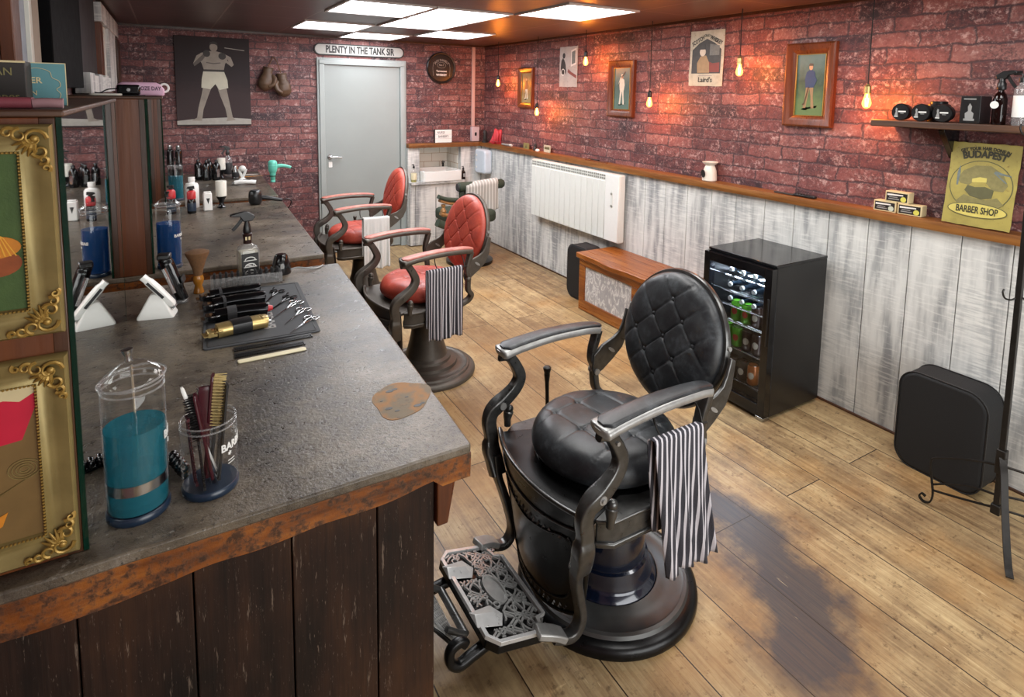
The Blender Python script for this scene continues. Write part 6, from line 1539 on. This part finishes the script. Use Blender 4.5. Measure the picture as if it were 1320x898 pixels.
# scissors
def scissors(lab, tip, hd, m):
    tip = Vector((*tip, 0)); hd = Vector((*hd, 0)); d = hd-tip; L = d.length; a = math.atan2(d.y, d.x)
    t = thing('scissors', lab, 'scissors', (tip.x, tip.y, ZM+.0005)); t.rotation_euler = (0, 0, a); t['group'] = 'hairdressing scissors in a row on the mat'
    for s in (1, -1):
        b = MB(); b.prism([(0, 0), (L*.50, s*.0045), (L*.54, s*.002), (L*.54, -s*.003), (L*.45, -s*.003)], 0 if s > 0 else .0022, .002 if s > 0 else .0042); bl = b.build('blade', m, t, smooth=False)
        b = MB(); b.tube(smoothpath([(L*.52, -s*.001, .003), (L*.62, -s*.005, .003), (L*.74, -s*.008, .003)], 4), .0023, 8); b.build('shank', m, t)
        b = MB(); c = (L*.84, -s*.015); b.sweep([(c[0]+.014*math.cos(q), c[1]+.0115*math.sin(q), .003) for q in [2*PI*i/20 for i in range(20)]], ROUND, [(.0045, .005)]*20, closed=True, up=(0,0,1)); b.build('finger_ring', m, t)
    b = MB(); b.tube(smoothpath([(L*.92, .020, .003), (L*.98, .026, .005), (L*1.03, .024, .006)], 4), .002, 6); b.build('finger_rest', m, t)
    MB().cyl((L*.50, 0, .004), (L*.50, 0, .006), .0035, seg=12).build('pivot_screw', 'steel', t)
plain('black steel', '#151517', .2, .6, var=.1, bump=0)
scissors('small black scissors at the far end of the row', (.285, 2.345), (.366, 2.505), 'black steel')
scissors('black scissors with long blades, second in the row', (.290, 2.262), (.402, 2.410), 'black steel')
scissors('silver scissors in the middle of the row', (.290, 2.178), (.416, 2.340), 'chrome')
scissors('silver scissors, second nearest in the row', (.318, 2.100), (.420, 2.245), 'chrome')
scissors('silver scissors nearest the edge of the mat', (.322, 2.018), (.430, 2.145), 'chrome')
# combs on the counter
def flat_comb(lab, x0, x1, y, m, w=.030, rz=0):
    t = thing('flat_comb', lab, 'comb', ((x0+x1)/2, y, ZT+.0005), rz, group='combs lying along the near edge of the mat'); L = x1-x0
    MB().box((-L/2, 0, 0), (L/2, w*.42, .004)).build('comb_spine', m, t, bevel=.0012)
    b = MB(); n = 60
    b.box((-L/2, -w*.58, .0005), (-L/2+.004, 0, .0035)); b.box((L/2-.004, -w*.58, .0005), (L/2, 0, .0035))
    for i in range(n): xx = -L/2+.006+(L-.012)*i/n; b.box((xx, -w*.58, .001), (xx+(L-.012)/n*.55, 0, .003))
    q = b.build('comb_teeth', m, t, smooth=False); q['kind'] = 'stuff'
flat_comb('black comb closest to the near edge of the mat', .150, .385, 1.985, 'black plastic', .030, 1)
flat_comb('black comb in the middle of the three, beside the white one', .148, .352, 1.937, 'black plastic', .034, 1)
t = thing('flat_comb', 'white flat blade-like comb, nearest of the three', 'comb', (.250, 1.885, ZT+.0005), 1, group='combs lying along the near edge of the mat')
b = MB(); b.prism(rrect(.195, .024, .008, 3), 0, .004); b.build('comb_spine', 'warm white', t, bevel=.0015)
# acrylic rack of clip-on guards
t = thing('guard_rack', 'clear acrylic rack behind the mat holding black clip-on combs', 'rack', (.262, 2.668, ZT), -3)
b = MB(); b.box((-.135, -.034, 0), (.135, .034, .003)); b.box((-.135, -.034, .003), (.135, -.031, .042)); b.box((-.135, .031, .003), (.135, .034, .042)); b.box((-.135, -.031, .003), (-.132, .031, .042)); b.box((.132, -.031, .003), (.135, .031, .042)); b.build('tray', 'acrylic', t, bevel=.001)
b = MB(); b.tube(smoothpath([(-.10, -.045, .03), (-.02, -.052, .045), (.06, -.050, .042), (.12, -.046, .022)], 6), .002, 6); b.build('tray_lip', 'acrylic', t)
gproto = None
nm = ['far left end', 'second from the left', 'third from the left', 'fourth from the left', 'fifth from the left', 'left of centre', 'right of centre', 'fifth from the right', 'fourth from the right', 'third from the right', 'second from the right', 'far right end']
for i in range(12):
    if gproto is None:
        gproto = thing('clipper_guard', 'x', 'clipper guard', (0, 0, 0), group='black clip-on guards in the clear rack')
        b = MB(); b.box((-.0035, -.024, 0), (.0035, .024, .020)); b.box((-.0035, -.024, .020), (.0035, -.019, .056)); b.box((-.0035, .018, .020), (.0035, .024, .050)); b.build('guard_frame', 'black plastic', gproto, bevel=.001)
        b = MB()
        for k in range(7): b.box((-.005, -.022+k*.0065, .020), (.005, -.020+k*.0065, .044+.006*(k % 2)))
        b.build('guard_teeth', 'charcoal', gproto, smooth=False); o = gproto
    else: o = copy_thing(gproto, 'x')
    o['label'] = 'black clip-on clipper guard in the clear rack, ' + nm[i]
    o.location = (.262-.120+i*.0218, 2.668-.0005*i+.006, ZT+.0035); o.rotation_euler = (0, 0, math.radians(-3))

# ---- middle counter
rinse_jar('disinfectant_jar', 'tall glass jar of deep blue liquid against the second mirror', 'jar', (-.012, 3.075, ZT), .0495, .285, .205, 'blue liquid', rod=False)
t2 = bpy.data.objects[ 'disinfectant_jar.001']; cyl_text('BARBICIDE', .018, 'white print', t2, .0497, .150, 1.30, bold=.0005); cyl_text('*', .02, 'white print', t2, .0497, .128, 1.2)
def black_bottle(lab, x, y, h=.165, rz=0):
    t = thing('product_bottle', lab, 'bottle', (x, y, ZT), rz, group='black bottles with red tops on the middle counter')
    MB().lathe([(0, 0), (.024, 0), (.026, .004), (.026, h*.42), (.023, h*.55), (.016, h*.60)], 24).build('bottle_body', 'black gloss', t)
    MB().lathe([(.0265, h*.10), (.0268, h*.11), (.0268, h*.40), (.0265, h*.41)], 24).build('dark_wrap', 'blue base', t)
    MB().lathe([(.016, h*.55), (.025, h*.58), (.026, h*.62), (.026, h*.84), (.018, h*.90), (.010, h*.91)], 24).build('red_band', 'red label', t, label='red shoulder band')
    b = MB(); b.lathe([(0, h*.90), (.011, h*.90), (.012, h*1.0), (0, h*1.01)], 16); b.prism([(-.026, h*.99), (-.02, h*1.06), (.018, h*1.08), (.020, h*.96), (-.004, h*.94)], -.007, .007, Matrix.Rotation(PI/2, 4, 'X')); b.build('trigger_cap', 'black plastic', t, bevel=.002)
black_bottle('black bottle with a red band and trigger cap, standing before the white bottle', .118, 4.37, .165, 20)
black_bottle('black bottle with a red band, left one, close to the second mirror', .005, 4.40, .175, -30)
t = thing('white_bottle', 'tall plain white bottle with a narrow cap behind the red-topped bottles', 'bottle', (.128, 4.585, ZT)); MB().lathe([(0, 0), (.040, 0), (.043, .005), (.043, .150), (.036, .165), (.020, .172), (.018, .178)], 32).build('bottle', 'white plastic', t); MB().lathe([(.020, .178), (.021, .180), (.021, .205), (.019, .208), (0, .208)], 24).build('cap', 'white plastic', t)
t = thing('powder_box', 'small white container with a dark triangle mark beside the neck duster', 'box', (.212, 4.42, ZT), 5)
b = MB(); b.box((-.026, -.018, 0), (.026, .018, .118)); b.build('container', 'white plastic', t, bevel=.006); flat([(-.010, .085), (.012, .085), (.002, .045)], 'black print', t, 'triangle_mark', y=-.0183); b = MB(); b.box((-.022, -.014, .118), (.022, .014, .128)); b.build('lid', 'white plastic', t, bevel=.003)
def neck_duster(lab, x, y, s=1.0):
    t = thing('neck_duster', lab, 'brush', (x, y, ZT), group='neck dusters standing on black handles')
    MB().lathe([(0, 0), (.026*s, 0), (.028*s, .004), (.020*s, .012), (.014*s, .030), (.018*s, .050), (.028*s, .068), (.031*s, .078), (0, .080)], 28).build('handle', 'black gloss', t)
    MB().lathe([(.030*s, .078), (.034*s, .082), (.034*s, .180), (.032*s, .184), (0, .185)], 28).build('bristles', 'ceramic', t)
neck_duster('neck duster with cream bristles on a black handle, on the middle counter', .300, 4.50)
t = thing('metal_clips', 'few small metal clips lying beside the white container', 'clips', (.20, 4.56, ZT))
for k in range(3): MB().box((-.03+k*.028, -.01+k*.012, 0), (.01+k*.028, .0+k*.012, .005)).build('clip', 'chrome', t, bevel=.001)
def dryer(name, lab, loc, mats, rot):
    t = thing(name, lab, 'hair dryer', loc, rot=rot); body, noz = mats
    # local Z = blowing axis (downwards = nozzle), handle along +X
    MB().lathe([(0, .075), (.022, .075), (.034, .066), (.038, .050), (.038, .0), (.034, -.020), (.026, -.035)], 32).build('barrel', body, t)
    b = MB(); b.lathe([(.0385, .022), (.0395, .024), (.0395, .030), (.0385, .032)], 32); b.build('barrel_ring', noz, t)
    MB().lathe([(.026, -.034), (.023, -.060), (.019, -.098), (.017, -.100), (0, -.100)], 28, sx=1).build('nozzle', body, t)
    MB().lathe([(.019, -.098), (.020, -.100), (.020, -.116), (0, -.116)], 24).build('nozzle_tip', noz, t)
    b = MB(); b.sweep(smoothpath([(.030, 0, .020), (.07, 0, .026), (.11, 0, .020), (.150, 0, .006)], 5), ROUND, [(.028, .034-.0006*i) for i in range(16)], up=(0,0,1)); h = b.build('handle', body, t, angle=60)
    b = MB(); b.cyl((.148, 0, .007), (.165, 0, -.002), .010, .008, 14); b.tube(smoothpath([(.162, 0, -.001), (.18, .004, -.01), (.178, .008, -.035), (.16, .01, -.05)], 5), .0035, 8); b.build('cord_end', 'black plastic', h)
    return t
dryer('hair_dryer', 'mint green hair dryer hanging nozzle down at the right edge of the farthest counter', (.782, 5.58, 1.035), ('teal plastic', 'teal plastic'), (0, 0, 0))
t = bpy.data.objects['hair_dryer']
b = MB(); b.sweep([(.028*math.cos(a), .028*math.sin(a), -.062) for a in [2*PI*i/20 for i in range(20)]], ROUND, [(.005, .006)]*20, closed=True, up=(0,0,1)); b.box((-.052, -.006, -.066), (-.026, .006, -.058)); b.build('holder_ring', 'black iron', t)
t = thing('hair_dryer', 'black hair dryer lying at the far edge of the middle counter', 'hair dryer', (.515, 4.52, ZT+.042), rot=(0, 0, 0))
MB().lathe([(0, -.036), (.022, -.036), (.030, -.030)], 4)
b = MB(); b.lathe([(0, .060), (.030, .060), (.040, .050), (.044, .030), (.044, -.02), (.036, -.036), (.028, -.041), (0, -.041)], 32); b.build('barrel', 'black plastic', t)
b = MB(); b.lathe([(.030, .0605), (.026, .0615), (0, .0615)], 24); b.build('air_grille', 'charcoal', t)
b = MB(); b.sweep(smoothpath([(.036, 0, .005), (.08, -.005, .000), (.13, -.01, -.012), (.175, -.015, -.020)], 5), ROUND, [(.030, .034-.0008*i) for i in range(16)], up=(0,0,1)); h = b.build('handle', 'black plastic', t, angle=60)
b = MB(); b.tube(smoothpath([(.172, -.015, -.02), (.21, -.02, -.015), (.235, -.02, -.03), (.228, .0, -.07), (.205, .02, -.10)], 6), .004, 8); b.build('cord_end', 'black plastic', h)

# ---- farthest counter
rinse_jar('disinfectant_jar', 'tall glass jar of teal liquid near the farthest mirror, with a dark lid', 'jar', (.040, 4.93, ZT), .047, .245, .175, 'jar liquid', rod=False)
gt_ = 'tall black cans beside the farthest mirror'
o = thing('spray_can', 'tall black spray can close to the farthest mirror, left of two', 'can', (.015, 5.98, ZT), group=gt_)
MB().lathe([(0, 0), (.026, 0), (.027, .004), (.027, .262), (.024, .272), (.020, .276)], 24).build('can_body', 'black gloss', o); MB().lathe([(.018, .277), (.019, .279), (.017, .312), (0, .316)], 20).build('can_cap', 'steel', o)
copy_thing(o, 'tall black spray can, right of two beside the farthest mirror', (.078, 5.93, ZT), group=gt_)
gq = 'black product bottles against the brick wall'
o = thing('product_bottle', 'black bottle with a silver front, left of the cluster by the back wall', 'bottle', (.225, 5.98, ZT), 10, group=gq)
MB().lathe([(0, 0), (.030, 0), (.032, .005), (.032, .125), (.020, .150), (.014, .155), (.014, .175), (.010, .180), (0, .181)], 24).build('bottle', 'black gloss', o); b = MB(); b.box((-.010, -.0335, .03), (.012, -.0315, .10)); b.build('silver_label', 'steel', o)
for k, (x, y, lab) in enumerate(((.285, 5.90, 'black bottle with a silver front, second in the cluster by the back wall'), (.312, 6.0, 'black bottle with a silver front, third in the cluster by the back wall'), (.362, 5.885, 'black bottle with a silver front, right end of the cluster by the back wall'))):
    copy_thing(o, lab, (x, y, ZT), 15*k-10, gq)
neck_duster('neck duster with cream bristles on the farthest counter beside the black sprayer', .408, 5.985)
t = thing('spray_bottle', 'clear bottle with a tall black sprayer head against the back wall', 'spray bottle', (.468, 6.05, ZT), 5)
sprayer(t, 'acrylic', 'black plastic', .036, .205, .06)
b = MB(); b.lathe([(.0365, .03), (.0368, .031), (.0368, .13), (.0365, .131)], 24); b.build('dark_wrap', 'charcoal', t)
t = thing('canister', 'short steel canister right of the clear sprayer by the back wall', 'canister', (.515, 5.90, ZT)); MB().lathe([(0, 0), (.028, 0), (.030, .004), (.030, .085), (.026, .10), (.024, .12), (0, .122)], 24).build('canister_body', 'steel', t); MB().lathe([(.0302, .02), (.0306, .021), (.0306, .06), (.0302, .061)], 24).build('dark_band', 'charcoal', t)
t = thing('beard_trimmer', 'white V-shaped trimmer stand on the farthest counter', 'trimmer', (.560, 5.78, ZT), 160)
b = MB()
for s in (-1, 1): b.sweep([(0, 0, .02), (s*.016, 0, .06), (s*.030, 0, .10)], ROUND, [(.022, .016)]*3, up=(0, 1, .0001))
b.ball((0, 0, .105), .030, 14, (1, .6, .9)); b.build('stand_arms', 'white plastic', t); MB().lathe([(0, 0), (.034, 0), (.034, .006), (.012, .024), (0, .024)], 24).build('stand_foot', 'white plastic', t); b = MB(); b.prism([(-.010, .09), (.010, .09), (0, .04)], .018, .022, Matrix.Rotation(PI/2, 4, 'X')); b.build('dark_notch', 'charcoal', t)
t = thing('hair_clipper', 'white hair clipper lying on the front part of the farthest counter', 'clipper', (.555, 5.50, ZT), -8)
b = MB(); pts = smoothpath([(-.085, 0, .020), (-.04, 0, .026), (.02, 0, .026), (.08, 0, .020)], 5); b.sweep(pts, ROUND, [(.040+.012*math.sin(i/15*PI), .034) for i in range(16)], up=(0,0,1)); b.build('clipper_body', 'white plastic', t, angle=60)
b = MB(); b.box((-.105, -.022, .008), (-.085, .022, .024)); b.build('clipper_blade', 'steel', t); b = MB(); b.prism([(-.02, -.012), (.03, -.012), (.04, .0), (.03, .012), (-.02, .012)], .0405, .0445); b.build('dark_inlay', 'charcoal', t)
t = thing('tail_comb', 'long tan tail comb lying along the farthest counter towards the mint dryer', 'comb', (.64, 5.98, ZT+.001), 8); MB().box((-.09, -.012, 0), (.03, .012, .006)).build('comb_spine', 'amber handle', t, bevel=.002); MB().cyl((.03, 0, .003), (.12, 0, .003), .003, .0015, 8).build('comb_tail', 'amber handle', t)
t = thing('tail_comb', 'thin pale tail comb lying behind the tan one on the farthest counter', 'comb', (.61, 6.12, ZT+.001), 3); MB().box((-.10, -.010, 0), (.03, .010, .006)).build('comb_spine', 'ceramic', t, bevel=.002); MB().cyl((.03, 0, .003), (.12, 0, .003), .003, .0015, 8).build('comb_tail', 'ceramic', t)

# ============================================================ on top of the mirror units
ZU = 1.6905
t = thing('black_box', 'old black cardboard box with faded lettering on the nearest mirror unit', 'box', (-.292, 1.405, ZU))
MB().box((-.075, 0, 0), (.075, .058, .082)).build('carton', 'black card', t, bevel=.0015); b = MB(); b.box((-.0755, -.0005, .079), (.0755, .0, .0825)); b.build('torn_edge', 'cream print', t)
text('SUPERMAN', .020, 'khaki print', t, (.012, -.0010, .062), sx=.9); text('shapes', .019, 'khaki print', t, (.040, -.0010, .018), sx=1.0)
b = MB(); b.tube([(-.02, -.002, .052), (.02, -.003, .042), (.034, -.002, .034)], [.004, .0045, .003], 8); b.build('printed_blade', 'khaki print', t)
t = thing('teal_box', 'teal cardboard box with cream lettering and cloud outline on the nearest mirror unit', 'box', (-.200, 1.475, ZU), 8)
MB().box((-.056, 0, 0), (.034, .07, .0825)).build('carton', 'teal card', t, bevel=.0015)
for p0, p1 in (((-.056, .081), (.034, .0825)), ((.0325, 0), (.034, .0825))): flat([p0, (p1[0], p0[1]), p1, (p0[0], p1[1])], 'cream print', t, 'worn_edge', y=-.0006, t=.0004)
text('SUPER', .016, 'cream print', t, (-.026, -.0012, .048), sx=1.0, bold=.0003); text('MAN', .013, 'cream print', t, (-.026, -.0012, .024))
b = MB(); b.tube(smoothpath([(-.034, -.001, .068), (-.010, -.001, .072), (.008, -.001, .066), (.012, -.001, .054), (.022, -.001, .048), (.024, -.001, .038), (.018, -.001, .032), (.024, -.001, .022), (.018, -.001, .010), (0, -.001, .004), (-.016, -.001, .006)], 5), .0005, 5); b.build('cloud_outline', 'cream print', t)
t = thing('leather_roll', 'dusty rose leather case lying in front of the two boxes', 'case', (-.235, 1.285, ZU))
b = MB(); b.sweep(smoothpath([(-.12, 0, .010), (-.04, .002, .010), (.035, 0, .0095), (.042, 0, .0095)], 5), ROUND, [(.026, .019)]*16, up=(0,0,1)); b.build('case_body', 'rose leather', t, angle=60)
b = MB(); b.sweep(smoothpath([(.044, .001, .0085), (.06, .001, .0095), (.084, .002, .009)], 4), ROUND, [(.024, .017)]*9, up=(0,0,1)); b.build('case_end', plain('dusty pink', '#9a7478', .6, var=.2), t, angle=60)
b = MB(); b.sweep([(-.125, 0, .0102), (-.075, 0, .0102)], ROUND, [(.027, .020)]*2, up=(0,0,1)); b.build('red_wrap', 'red label', t)
# on the second unit
t = thing('white_tray', 'white curved plate lying on the second mirror unit', 'tray', (-.215, 3.06, ZU)); b = MB(); b.prism(rrect(.115, .05, .02, 5), 0, .010); b.build('plate', 'ceramic', t, bevel=.004)
t = thing('black_charger', 'small black charger with a cable on the second mirror unit', 'charger', (-.135, 3.10, ZU)); b = MB(); b.box((-.042, -.02, .004), (.042, .03, .048)); b.build('charger_body', 'black gloss', t, bevel=.008); b = MB(); b.tube(smoothpath([(-.04, -.01, .03), (-.075, -.015, .026), (-.10, -.01, .012), (-.12, .01, .012)], 5), .003, 6); b.build('cable', 'black plastic', t)
MB().cyl((.0, -.019, .026), (.0, -.026, .026), .007, seg=12).build('plug', 'steel', t); MB().box((-.10, -.012, 0), (.06, .03, .004)).build('pad', 'black plastic', t, bevel=.001)
t = thing('pink_tin', 'pink rounded tin with dark lettering and a white ring handle on the second mirror unit', 'tin', (-.095, 3.26, ZU))
b = MB(); b.prism([(-.095, 0), (.092, 0), (.092, .03), (.075, .052), (.06, .060), (-.07, .060), (-.088, .05), (-.097, .03)], -.03, .03, Matrix.Rotation(PI/2, 4, 'X')); b.build('tin_body', 'pink tin', t, bevel=.006)
text('THE BOOZE DAY', .024, plain('plum print', '#5a3a52', .5), t, (.006, -.0312, .032), sx=.78, bold=.0006)
b = MB(); b.sweep([(.092+.017*math.cos(a), 0, .036+.018*math.sin(a)) for a in [2*PI*i/24 for i in range(24)]], ROUND, [(.010, .007)]*24, closed=True, up=(0, 1, .0001)); b.build('ring_handle', 'white plastic', t)

# ============================================================ left wall
def wl(name, lab, cat, y, z): return thing(name, lab, cat, (XL+.001, y, z), 90)     # local X = away from the camera, -Y = into the room
t = wl('wall_cupboard', 'tall wood framed cupboard door with a grey-blue panel on the left wall, above the boxes', 'cupboard', 2.275, 1.72)
MB().box((-.20, -.03, 0), (-.10, 0, .54)).build('frame_side', 'panel wood', t, bevel=.002); MB().box((-.10, -.022, 0), (.02, 0, .54)).build('panel', 'blue board', t); MB().box((.02, -.034, 0), (.055, 0, .54)).build('white_strip', 'ceramic', t, bevel=.002); MB().box((.055, -.03, 0), (.20, 0, .54)).build('frame_side', 'beige', t, bevel=.002)
t = wl('wall_screen', 'large black screen on the left wall beside the wood framed cupboard', 'screen', 2.93, 1.72)
MB().box((-.40, -.055, 0), (.42, -.012, .53)).build('screen_panel', plain('screen black', '#060607', .7, bump=0, Specular_IOR_Level=.08), t, bevel=.004); MB().box((-.2, -.012, .1), (.2, 0, .4)).build('mounting_plate', 'black plastic', t)
b = MB(); b.tube(smoothpath([(.445, -.03, .16), (.455, -.04, .135), (.475, -.035, .14), (.485, -.03, .165)], 4), .004, 8); b.build('hook', 'white plastic', t)
t = wl('shaded_brick_sheet', 'added dark sheet standing for shaded left wall brick between the screen and plank casing', 'panel', 4.02, 1.60)
MB().box((-.53, -.012, 0), (.55, 0, .655)).build('panel', plain('shaded brick tone', '#1f1314', .5, var=.4, scale=7), t, bevel=.002)  # dark sheet over the brick; the wall's shade is put in as colour
t = wl('plank_casing', 'whitewashed plank casing around a window on the left wall', 'window casing', 5.3, 1.695)
MB().box((-.66, -.045, .44), (.90, 0, .56)).build('header_board', 'limewash', t, bevel=.003); MB().box((-.10, -.04, .0), (.55, 0, .44)).build('side_board', 'limewash', t, bevel=.003)
MB().box((-.60, -.03, 0), (-.42, 0, .44)).build('inner_jamb', 'panel wood', t, bevel=.002); MB().box((-.42, -.02, 0), (-.10, 0, .44)).build('inner_board', 'ceramic', t); MB().box((.62, -.05, 0), (.95, 0, .42)).build('dark_post', 'dark post', t, bevel=.003)
t = wl('plank_box', 'row of short whitewashed planks behind the teal box on the left wall', 'planks', 4.05, 1.695)
for k in range(6): MB().box((-.62+k*.21, -.075, 0), (-.62+k*.21+.204, -.013, .098-.01*(k % 2))).build('plank', 'limewash', t, bevel=.003)
